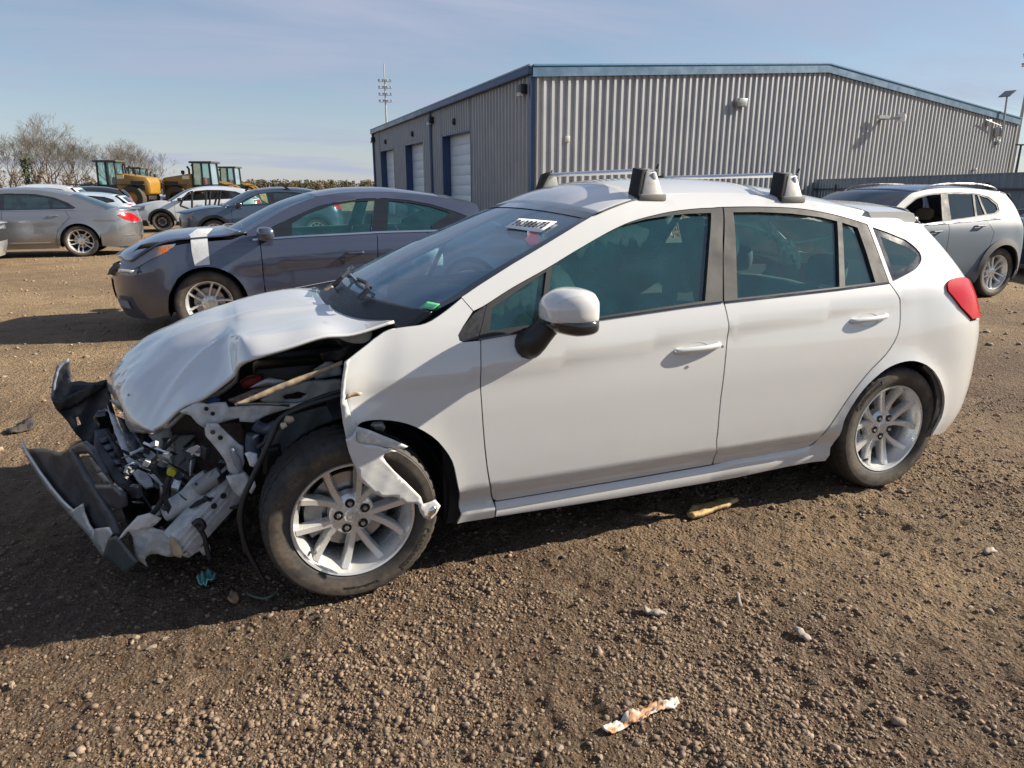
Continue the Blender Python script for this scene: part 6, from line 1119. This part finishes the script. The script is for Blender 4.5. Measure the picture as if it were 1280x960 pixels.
def small_car(name, label, group, loc, rz, col, h=1.55, kind='suv', clad=False, wmat=None, **kw):
    """hatchback / crossover of ordinary size"""
    k = h/1.55
    z = lambda v: .34+(v-.34)*k
    S = dict(w=.90, h=h, R=.34, hw=.11, rr=.235, wb=2.67, style=kw.pop('style', 's10'), wn=32, res=.09, paint=paint(name+'_paint', col, kw.pop('metal', .2), .3, 1., dust_amt=.2), sec=std_sec(h-.02, z(1.02), .05, .30), plan=[(-3.5, .04), (-2.6, 0), (-.8, 0), (0, .01), (.4, .05)], xf0=.38, xf=[(.2, .80), (.5, .88), (.8, .86), (1.0, .66)], nf=2.5, Lf=.8, xr0=-2.86, xr=[(.2, -3.40), (.35, -3.50), (.6, -3.50), (.9, -3.45), (z(1.05), -3.40), (z(1.2), -3.30), (z(1.35), -3.16), (z(1.5), -3.0)], nr=3., Lr=.9, hatch=True, clad=MT['blackpl'] if clad else None,
        ap=[(-.40, z(1.03)), (-.70, z(1.22)), (-.98, z(1.375)), (-1.12, z(1.425))], rf=[(-1.12, z(1.425)), (-1.5, z(1.47)), (-2.0, z(1.475)), (-2.5, z(1.44)), (-2.85, z(1.38))], cp=[(-2.85, z(1.38)), (-3.05, z(1.28)), (-3.15, z(1.18)), (-3.2, z(1.07))], band=[(-.60, z(1.06)), (-.90, z(1.24)), (-1.2, z(1.365)), (-1.6, z(1.40)), (-2.1, z(1.395)), (-2.55, z(1.345)), (-2.82, z(1.24)), (-2.88, z(1.14)), (-2.6, z(1.10)), (-1.6, z(1.06)), (-.65, z(1.02))], glass=[[(-.78, z(1.12)), (-1.2, z(1.345)), (-1.45, z(1.372)), (-1.50, z(1.075)), (-.78, z(1.045))], [(-1.58, z(1.378)), (-2.05, z(1.372)), (-2.30, z(1.345)), (-2.34, z(1.105)), (-1.60, z(1.08))], [(-2.38, z(1.335)), (-2.56, z(1.31)), (-2.76, z(1.22)), (-2.80, z(1.16)), (-2.42, z(1.115))]], glassmat=kw.pop('glassmat', [MT['glass'], MT['glass_dk'], MT['glass_dk']]), belt=[(-3.25, z(1.07)), (-2.6, z(1.07)), (-1.6, z(1.03)), (-.6, z(.99)), (-.35, z(.975)), (.1, z(.96))],
        hood=[(-.36, z(.995)), (-.1, z(.985)), (.2, z(.955)), (.5, z(.90)), (.72, z(.83))], fd0=-.46, xB=-1.52, rd=[(-2.30, z(1.05)), (-2.42, .90), (-2.36, .74), (-2.22, .58), (-2.16, .45), (-2.10, .32)], qtop=[(-3.25, z(1.08)), (-3.42, z(1.07))], sf=[(.55, z(.90)), (.50, .78), (.42, .68), (.40, .58)], sr=[(-3.42, .92), (-3.25, .80), (-3.12, .66), (-3.03, .54)], ftop=[(.75, .84)], rtop=[(-3.5, .70)], head=[(.50, z(.87)), (.98, .78), (.98, .68), (.55, .74)], tail=[(-3.22, z(1.04)), (-3.55, z(1.05)), (-3.58, .92), (-3.40, .91), (-3.24, .94)], tgate=[(-3.42, z(1.07)), (-3.30, z(1.18)), (-3.22, z(1.28)), (-3.10, z(1.38)), (-3.76, z(1.40)), (-3.76, .72), (-3.5, .72), (-3.45, .92)], tglass=[(-3.46, z(1.12)), (-3.36, z(1.32)), (-3.759, z(1.34)), (-3.759, z(1.10))], grille=[(.98, .50), (1.18, .50), (1.18, .72), (1.0, .70)], mirror=(-.66, z(1.04)), handles=[(-1.32, z(.90), 0), (-2.14, z(.94), 1)], mirrormat=MT['gloss_black'], zsill=.34, hw_=0)
    if wmat: S['wheelmat'] = wmat
    S.update(kw); return make_car(name, label, group, loc, rz, S)
small_car('white_crossover_car', 'white crossover with both near doors swung open beyond the silver limousine', None, (2.56, -25.80, 0), 0, (.62, .66, .68), 1.60, clad=True, wmat=MT['gloss_black'], glassmat=[None, None, MT['glass_dk']], style='s6')
small_car('dark_blue_crossover_car', 'dark blue grey crossover with a black strip leaning on its roof', None, (.71, -18.25, 0), 0, (.055, .085, .13), 1.53, clad=True, metal=.5)
# ================================================================ loaders, far cars, trees
YEL = plain('machine_yellow', (.28, .15, .018), .45, 0., .3, .15, 3.); MBLK = plain('machine_black', (.025, .025, .027), .5)
def loader(label, px, depth, face, extra=''):
    d = ray(px, 236); b_ = CAM+d*(depth/(d@CF)); rz = math.atan2(CR[1]*-face, CR[0]*-face); r = thing('wheel_loader', label, 'wheel loader', (b_[0], b_[1], 0), rz, None)   # local +x = forwards
    sec = [(-3.2, 1.15, 1.95, .75), (-3.0, 1.05, 2.25, .85), (-1.6, 1.0, 2.45, .95), (-.9, 1.0, 2.55, .95)]; V = [(x, sg*w, z) for x, z0, z1, w in sec for z in (z0, z1) for sg in (-1, 1)]; F = []
    for i in range(3): a = i*4; F += [(a, a+1, a+5, a+4), (a+2, a+6, a+7, a+3), (a, a+4, a+6, a+2), (a+1, a+3, a+7, a+5)]
    F += [(0, 2, 3, 1), (12, 13, 15, 14)]; MB().add(V, F).build('engine_hood', YEL, r, bevel=.08)
    for sg in (-1, 1):
        MB().box((-2.9, min(sg*.90, sg*.96), 1.35), (-1.9, max(sg*.90, sg*.96), 2.0)).build('side_grille', MBLK, r, bevel=.02); MB().box((-1.5, min(sg*.94, sg*.98), 2.15), (-1.0, max(sg*.94, sg*.98), 2.4)).build('maker_badge', plain('badge', (.7, .66, .5), .5), r)
        for x in (-2.0, 1.3):
            w = MB().lathe([(.0, -.05), (.35, -.05), (.40, .05), (.42, .22), (.45, .28), (.78, .28), (.84, .18), (.84, -.18), (.78, -.28), (.45, -.28)], 28, (x, sg*.98, .84)).build('wheel', plain('loader_tyre', (.05, .043, .035), .85, 0, 0, .3, 12., .5), r)
            MB().lathe([(0, .1), (.30, .1), (.40, .2), (.42, .24)], 16, (x, sg*(.98+.03), .84)).build('wheel_hub', YEL, r)
            MB().box((x-.95, min(sg*.72, sg*1.28), 1.72), (x+.95, max(sg*.72, sg*1.28), 1.78)).build('mudguard', MBLK, r, bevel=.02)
    MB().box((-2.9, -.6, .7), (.3, .6, 1.15)).build('rear_frame', MBLK, r, bevel=.05); MB().box((.3, -.45, .7), (2.2, .45, 1.4)).build('front_frame', YEL, r, bevel=.06)
    MB().box((-.95, -.75, 1.2), (.55, .75, 1.75)).build('cab_base', MBLK, r, bevel=.04)
    for x in (-.85, -.15, .5):
        for sg in (-1, 1): MB().bar((x, sg*.72, 1.7), (x*.92, sg*.66, 3.3), .10, .10).build('cab_pillar', MBLK, r)
    for sg in (-1, 1): MB().add([(-.80, sg*.70, 1.75), (.46, sg*.70, 1.75), (.42, sg*.645, 3.28), (-.74, sg*.645, 3.28)], [(0, 1, 2, 3)]).build('cab_window', MT['glass'], r)
    for x in (-.82, .48): MB().add([(x, -.70, 1.75), (x, .70, 1.75), (x*.92, .645, 3.28), (x*.92, -.645, 3.28)], [(0, 1, 2, 3)]).build('cab_window', MT['glass'], r)
    MB().box((-1.0, -.82, 3.28), (.68, .82, 3.42)).build('cab_roof', plain('cab_roof', (.06, .055, .045), .5), r, bevel=.04); blob('operator_seat', (-.35, 0, 1.95), (.22, .24, .35), plain('red_seat', (.20, .02, .02), .7), r)
    for (x, y, h) in ((-1.25, .45, 3.05), (-1.25, -.3, 2.9)): MB().tube([(x, y, 2.4), (x, y, h), (x-.12, y, h+.15)], .08, 8).build('exhaust_stack', MBLK, r)
    MB().lathe([(0, .35), (.13, .33), (.13, .1), (.06, .08), (.06, -.2)], 10, (-2.0, .3, 2.45), 'z').build('air_cleaner', MBLK, r)
    for sg in (-1, 1): MB().tube([(1.0, sg*.5, 1.9), (1.9, sg*.5, 1.6), (2.9, sg*.5, .7)], .14, 6).build('lift_arm', YEL, r)
    bk = [(2.7, .15), (3.7, .12), (3.0, .5), (2.8, 1.1), (3.0, 1.3), (2.65, 1.2), (2.5, .6)]; MB().prism([(x, -1.4, z) for x, z in bk], (0, 2.8, 0)).build('bucket', YEL, r)
loader('yellow wheel loader with its engine hood towards the white crossover', 140, 50., 1); loader('yellow wheel loader behind the open-doored white crossover', 262, 52., -1); loader('yellow wheel loader half hidden behind another loader near the bare trees', 172, 66., 1); loader('yellow wheel loader half hidden behind the loader over the crossover', 292, 64., -1)
def place(px, py): p = on_z(px, py, 0); return p
# far and half-hidden cars
p = on_z(10, 318, 0)
def far(name, label, px, depth, rz, col, h, off=(0, 0), **kw):
    d = ray(px, 236); b_ = CAM+d*(depth/(d@CF)); return small_car(name, label, None, (b_[0]+off[0], b_[1]+off[1], 0), rz, col, h, **kw)
C0 = small_car('silver_hatchback_car', 'silver car of which only a bumper corner shows in front of the limousine', None, (5.36, -13.40, 0), rad(180), (.42, .44, .46), 1.45, metal=.5)
far('white_suv_car', 'white car behind the silver limousine under the bare trees', -14, 27., 0, (.62, .64, .66), 1.72)
far('black_car', 'black car with pale windscreen between the limousine and the trees', 52, 30., rad(10), (.02, .022, .03), 1.62)
far('pale_blue_car', 'pale blue white car behind the tail of the silver limousine', 28, 24., 0, (.45, .52, .60), 1.32)
far('white_small_car', 'small white car parked far off between the two loaders', 196, 62., rad(60), (.6, .62, .64), 1.5); far('silver_small_car', 'small silver car parked far off beside the loader hood', 214, 58., rad(70), (.35, .38, .42), 1.45)
far('navy_car', 'navy blue vehicle hidden behind the crossover by the fence', 1325, 12.2, 0, (.02, .035, .09), 1.45)
# black strip leaning on the dark blue crossover, doors hanging open on the white one
q = [on_plane(a, b_, -17.62) for a, b_ in ((350.5, 229.5), (354, 229), (376, 250), (371, 250.5))]; tag(MB().prism(q, (0, -.04, 0)).build('trim_strip', MT['blackpl'], None), 'long black trim strip leaning on the dark blue crossover roof', 'trim strip')
wc = [o for o in bpy.data.objects if o.name.startswith('white_crossover')][0]
for pts in ([(225, 257), (229, 248), (236, 241), (240, 238.5), (240, 259), (239, 262)], [(268, 257), (271, 246), (274, 238), (276, 238), (273, 257)], [(258, 240), (263, 238.5), (262, 256), (257, 257)]):
    P3 = [on_plane(a, b_, -24.4)-np.array([2.56, -25.80, 0]) for a, b_ in pts]; MB().tube(P3+[P3[0]], .035, 6, False).build('open_door_frame', MT['blackpl'], wc)
# bare trees
BARK = plain('grey_bark', (.085, .068, .056), .9, 0, 0, .3, 5., .3); TWIG = plain('pale_twig', (.10, .086, .068), .9, 0, 0, .3, 3.)
def tree_mesh(seed, H, levels=6, spread=.5, evergreen=False):
    R = random.Random(seed); tr = MB(); tw = MB()
    def grow_(p, d, L, r, lv):
        n = 3 if lv < 3 else 2; pts = [p]; q = p; dd = d
        for i in range(n): dd = (dd+Vector((R.uniform(-.16, .16), R.uniform(-.16, .16), R.uniform(-.02, .12)))).normalized(); q = q+dd*L/n; pts.append(q)
        rs_ = [r*(1-.45*i/n) for i in range(n+1)]; (tr if lv < 3 else tw).tube(pts, rs_, 6 if lv < 2 else 3, False)
        if lv >= levels: return
        k = R.choice((2, 3)) if lv < 4 else R.choice((2, 3, 3))
        for c in range(k):
            a = R.uniform(0, 6.28); s = spread*R.uniform(.5, 1.25); o = dd.orthogonal().normalized(); o.rotate(Matrix.Rotation(a, 3, dd)); nd = (dd+o*s+Vector((0, 0, .10))).normalized(); t = R.uniform(.55, 1.) if c else 1.; base = pts[0].lerp(pts[-1], t) if n == 1 else pts[max(1, int(round(t*n)))]
            grow_(base, nd, L*R.uniform(.62, .86), max(.008, r*.52*R.uniform(.8, 1.1)), lv+1)
    grow_(Vector((0, 0, 0)), Vector((R.uniform(-.05, .05), R.uniform(-.05, .05), 1)), H*.30, H*.017, 0); return tr, tw
PT = []
for s, (sp_) in enumerate((.42, .55, .62, .5)):
    a, b_ = tree_mesh(11+s*7, 10., 7, sp_); PT.append((mesh(a.V, a.F, 'trunk'), mesh(b_.V, b_.F, 'crown')))
    for me, m in zip(PT[-1], (BARK, TWIG)): me.materials.append(m)
def tree(px, pytop, depth, k, label, rz):
    d = ray(px, 236); b_ = CAM+d*(depth/(d@CF)); h = CAM[2]+(236-pytop)/FPX*depth; zmax = max(v.co.z for v in PT[k][1].vertices); s = h/zmax; r = thing('bare_tree', label, 'tree', (b_[0], b_[1], 0), rz, 'bare trees behind the limousine' if px < 112 else 'bare trees behind the loaders')
    for nm, me in zip(('trunk', 'crown'), PT[k]): o = link(nm, me, None, r); o.scale = (s*1.35, s*1.35, s)
spots = [(-14, 176, 82, 1), (6, 180, 90, 2), (22, 172, 80, 3), (38, 170, 92, 1), (52, 154, 84, 0), (63, 147, 88, 3), (80, 170, 95, 2), (92, 178, 82, 1), (128, 184, 90, 2), (142, 176, 84, 1), (152, 174, 92, 3), (164, 178, 86, 2), (178, 186, 94, 1), (192, 192, 88, 3), (204, 206, 98, 0), (-28, 170, 85, 3), (14, 168, 104, 0), (44, 162, 106, 2), (58, 166, 110, 1), (72, 160, 104, 0), (88, 172, 108, 3), (98, 186, 105, 0), (136, 184, 106, 1), (148, 180, 110, 0), (158, 184, 104, 2), (172, 182, 108, 3), (186, 196, 106, 0), (0, 172, 106, 3), (30, 190, 76, 2), (74, 186, 78, 1), (118, 212, 80, 2)]
for i, (a, b_, c, k) in enumerate(spots): tree(a, b_, c, k, 'tallest leafless tree of the grove behind the silver limousine' if b_ == 147 else ('leafless grey brown tree in the tall grove behind the silver limousine' if a < 112 else 'leafless grey brown tree in the lower grove behind the yellow loaders'), i*1.7)
def leaf_mass(name, label, cat, px, pyt, depth, wpx, col, n=900, seed=0, kind=None, group=None, leaf=.16, hmul=1.):
    d = ray(px, 236); b_ = CAM+d*(depth/(d@CF)); h = (CAM[2]+(236-pyt)/FPX*depth)*hmul; w = wpx/FPX*depth/2; rg = np.random.default_rng(seed); V = []; F = []
    for i in range(n):
        t = rg.uniform(0, 1)**.8; ang = rg.uniform(0, 6.28); rr = w*rg.uniform(.2, 1)*(1-.45*t)*(.75+.5*vnoise(np.array([ang*2.+seed]), np.array([t*4.]), seed)[0]); c = np.array([rr*math.cos(ang), rr*math.sin(ang)*.7, h*t]); u = rg.normal(size=3); u /= np.linalg.norm(u); v = np.cross(u, rg.normal(size=3)); v /= np.linalg.norm(v); s = leaf*rg.uniform(.6, 1.4); k = len(V); V += [c-u*s, c+v*s*.5, c+u*s, c-v*s*.5]; F.append((k, k+1, k+2, k+3))
    mt = plain(name+'_foliage_%d' % seed, col, .85, 0, 0, .45, 1.3)
    if kind: o = link(name, mesh(V, F, name), mt); o.location = (b_[0], b_[1], 0); return o
    r = thing(name, label, cat, (b_[0], b_[1], 0), 0, group); link('crown', mesh(V, F, 'crown'), mt, r); MB().tube([(0, 0, 0), (0, 0, h*.6)], [h*.03, h*.012], 6).build('trunk', BARK, r); return r
leaf_mass('evergreen_tree', 'dark green evergreen tree in front of the tallest bare tree', 'tree', 37, 200, 74., 20, (.05, .062, .026), 420, 3); leaf_mass('evergreen_tree', 'dark green evergreen tree behind the loader with the long hood', 'tree', 178, 216, 76., 26, (.04, .055, .02), 700, 4)
for i, (a, t, w, c) in enumerate(((0, 214, 40, (.14, .10, .06)), (24, 216, 34, (.15, .115, .07)), (56, 214, 36, (.17, .12, .075)), (86, 217, 36, (.15, .11, .07)), (112, 222, 30, (.13, .10, .06)), (190, 221, 40, (.14, .115, .06)), (208, 228, 28, (.15, .12, .07)))): leaf_mass('brown_shrub', 'leafless brown undergrowth shrub below the bare trees', 'shrub', a, t, 72.+i, w, c, 800, 20+i, group='brown undergrowth below the bare trees', leaf=.09)
def far_wood():
    rg = np.random.default_rng(3); V = []; F = []; D = 330.
    for i in range(260):
        px = rg.uniform(215, 480); d = ray(px, 236); dep = D+rg.uniform(0, 60); b_ = CAM+d*(dep/(d@CF)); h = 1.47+(236-rg.uniform(224.5, 231))/FPX*dep; w = rg.uniform(1.4, 3.2)
        for j in range(110):
            t = rg.uniform(0, 1); a = rg.uniform(0, 6.28); rr = w*(1-.6*t)*rg.uniform(.4, 1); c = np.array([b_[0]+rr*math.cos(a), b_[1]+rr*math.sin(a), h*t]); u = rg.normal(size=3); u /= np.linalg.norm(u); v = np.cross(u, rg.normal(size=3)); v /= np.linalg.norm(v); s = rg.uniform(.22, .55); k = len(V); V += [c-u*s, c+v*s*.6, c+u*s, c-v*s*.6]; F.append((k, k+1, k+2, k+3))
    mt, nt, b = nmat('far_wood_foliage'); n = noise(nt, .13, 3, .6, coords(nt)); nt.links.new(mixc(nt, rng(nt, n.outputs[0], .4, .6, 0, 1), (.05, .06, .025), (.16, .115, .06)), b.inputs['Base Color']); b.inputs['Roughness'].default_value = .9
    o = link('far_wood', mesh(V, F, 'far_wood'), mt); tag(o, 'distant wood of pines and bare trees along the horizon', 'wood', kind='stuff')
far_wood()
# ================================================================ litter on the ground
def litter(name, label, cat, pts, mat, thick=.006, lift=.008, crump=.006, res=3., seed=0):
    Q, T = fill(np.array(pts, float), (), res); rs = random.Random(seed); ph = [rs.uniform(0, 6) for _ in range(4)]; V = []
    for p in Q: w = on_z(p[0], p[1], .0); z = float(ground_z(w[0], w[1]))+lift+crump*(1+math.sin(p[0]*.35+ph[0])*math.sin(p[1]*.5+ph[1])+.5*math.sin(p[0]*.9+ph[2])); V.append((w[0], w[1], z))
    c = np.mean(np.array(V), 0); c[2] = 0; o = sheet(name, [np.array(v)-c for v in V], T, mat, None, 0); o.location = c; m = o.modifiers.new('thickness', 'SOLIDIFY'); m.thickness = thick; m.offset = 0; tag(o, label, cat); return o
wood = plain('split_wood', (.44, .30, .13), .75, 0, 0, .3, 60., .4)
litter('wood_chip', 'tan splintered wood chip lying beside the car sill', 'wood chip', [(858, 644), (866, 636), (884, 631), (905, 626), (920, 625), (922, 629), (910, 636), (893, 640), (878, 646), (866, 649)], wood, .02, .02, .002)
om, nt, b = nmat('orange_white_paint_chip'); n = noise(nt, 22., 4, .6, coords(nt), .3); nt.links.new(mixc(nt, rng(nt, n.outputs[0], .46, .54, 0, 1), (.46, .24, .12), (.50, .46, .41)), b.inputs['Base Color']); b.inputs['Roughness'].default_value = .7
litter('torn_strip', 'torn orange and white plastic strip on the gravel', 'plastic strip', [(752, 916), (757, 910), (768, 905), (775, 902), (780, 897), (790, 893), (800, 888), (812, 884), (822, 880), (836, 878), (846, 874), (849, 880), (843, 887), (832, 888), (824, 892), (812, 897), (803, 903), (795, 905), (787, 906), (776, 914), (768, 920), (759, 922)], om, .005, .008, .005, 3., 2)
litter('teal_scrap', 'crumpled teal plastic scrap by the front wheel', 'scrap', [(247, 731), (252, 723), (260, 720), (266, 724), (273, 728), (268, 735), (258, 739), (250, 737)], plain('teal_plastic', (.16, .42, .40), .4, 0, .3, .4, 50.), .006, .012, .02, 3., 5)
litter('brown_scrap', 'small brown and white scrap beside the teal one', 'scrap', [(285, 747), (290, 741), (296, 744), (298, 751), (291, 756), (286, 753)], plain('brown_scrap', (.30, .20, .12), .7), .01, .01, .01, 3., 6)
litter('bark_piece', 'dark twig debris lying on the dry gravel beyond the bumper', 'debris', [(4, 541), (18, 536), (30, 531), (40, 523), (45, 530), (42, 537), (28, 540), (14, 543)], plain('dark_debris', (.05, .042, .035), .8), .012, .012, .008, 3., 7)
for i, pts in enumerate(([(919, 742), (923, 742), (928, 756), (924, 757)], [(991, 785), (997, 785), (1014, 798), (1009, 802), (999, 796)], [(805, 760), (822, 764), (833, 768), (820, 769), (806, 765)], [(1228, 690), (1240, 688), (1246, 692), (1232, 694)])): litter('wood_splinter', ['thin dark splinter standing out on the gravel', 'flat grey splinter lying on the gravel', 'bent grey sliver lying on the gravel near the door', 'small pale splinter on the gravel behind the rear wheel'][i], 'splinter', pts, plain('grey_splinter', (.26, .22, .18), .8), .008, .010, .004, 3., 9+i)
w = [on_z(a, b_, .015) for a, b_ in ((309, 742), (318, 746), (330, 748), (340, 744), (347, 738))]; tag(MB().tube(crom(w, 5), .004, 6).build('loose_wire', plain('green_wire', (.10, .14, .11), .5), None), 'thin greenish wire curled beside the front tyre', 'wire')
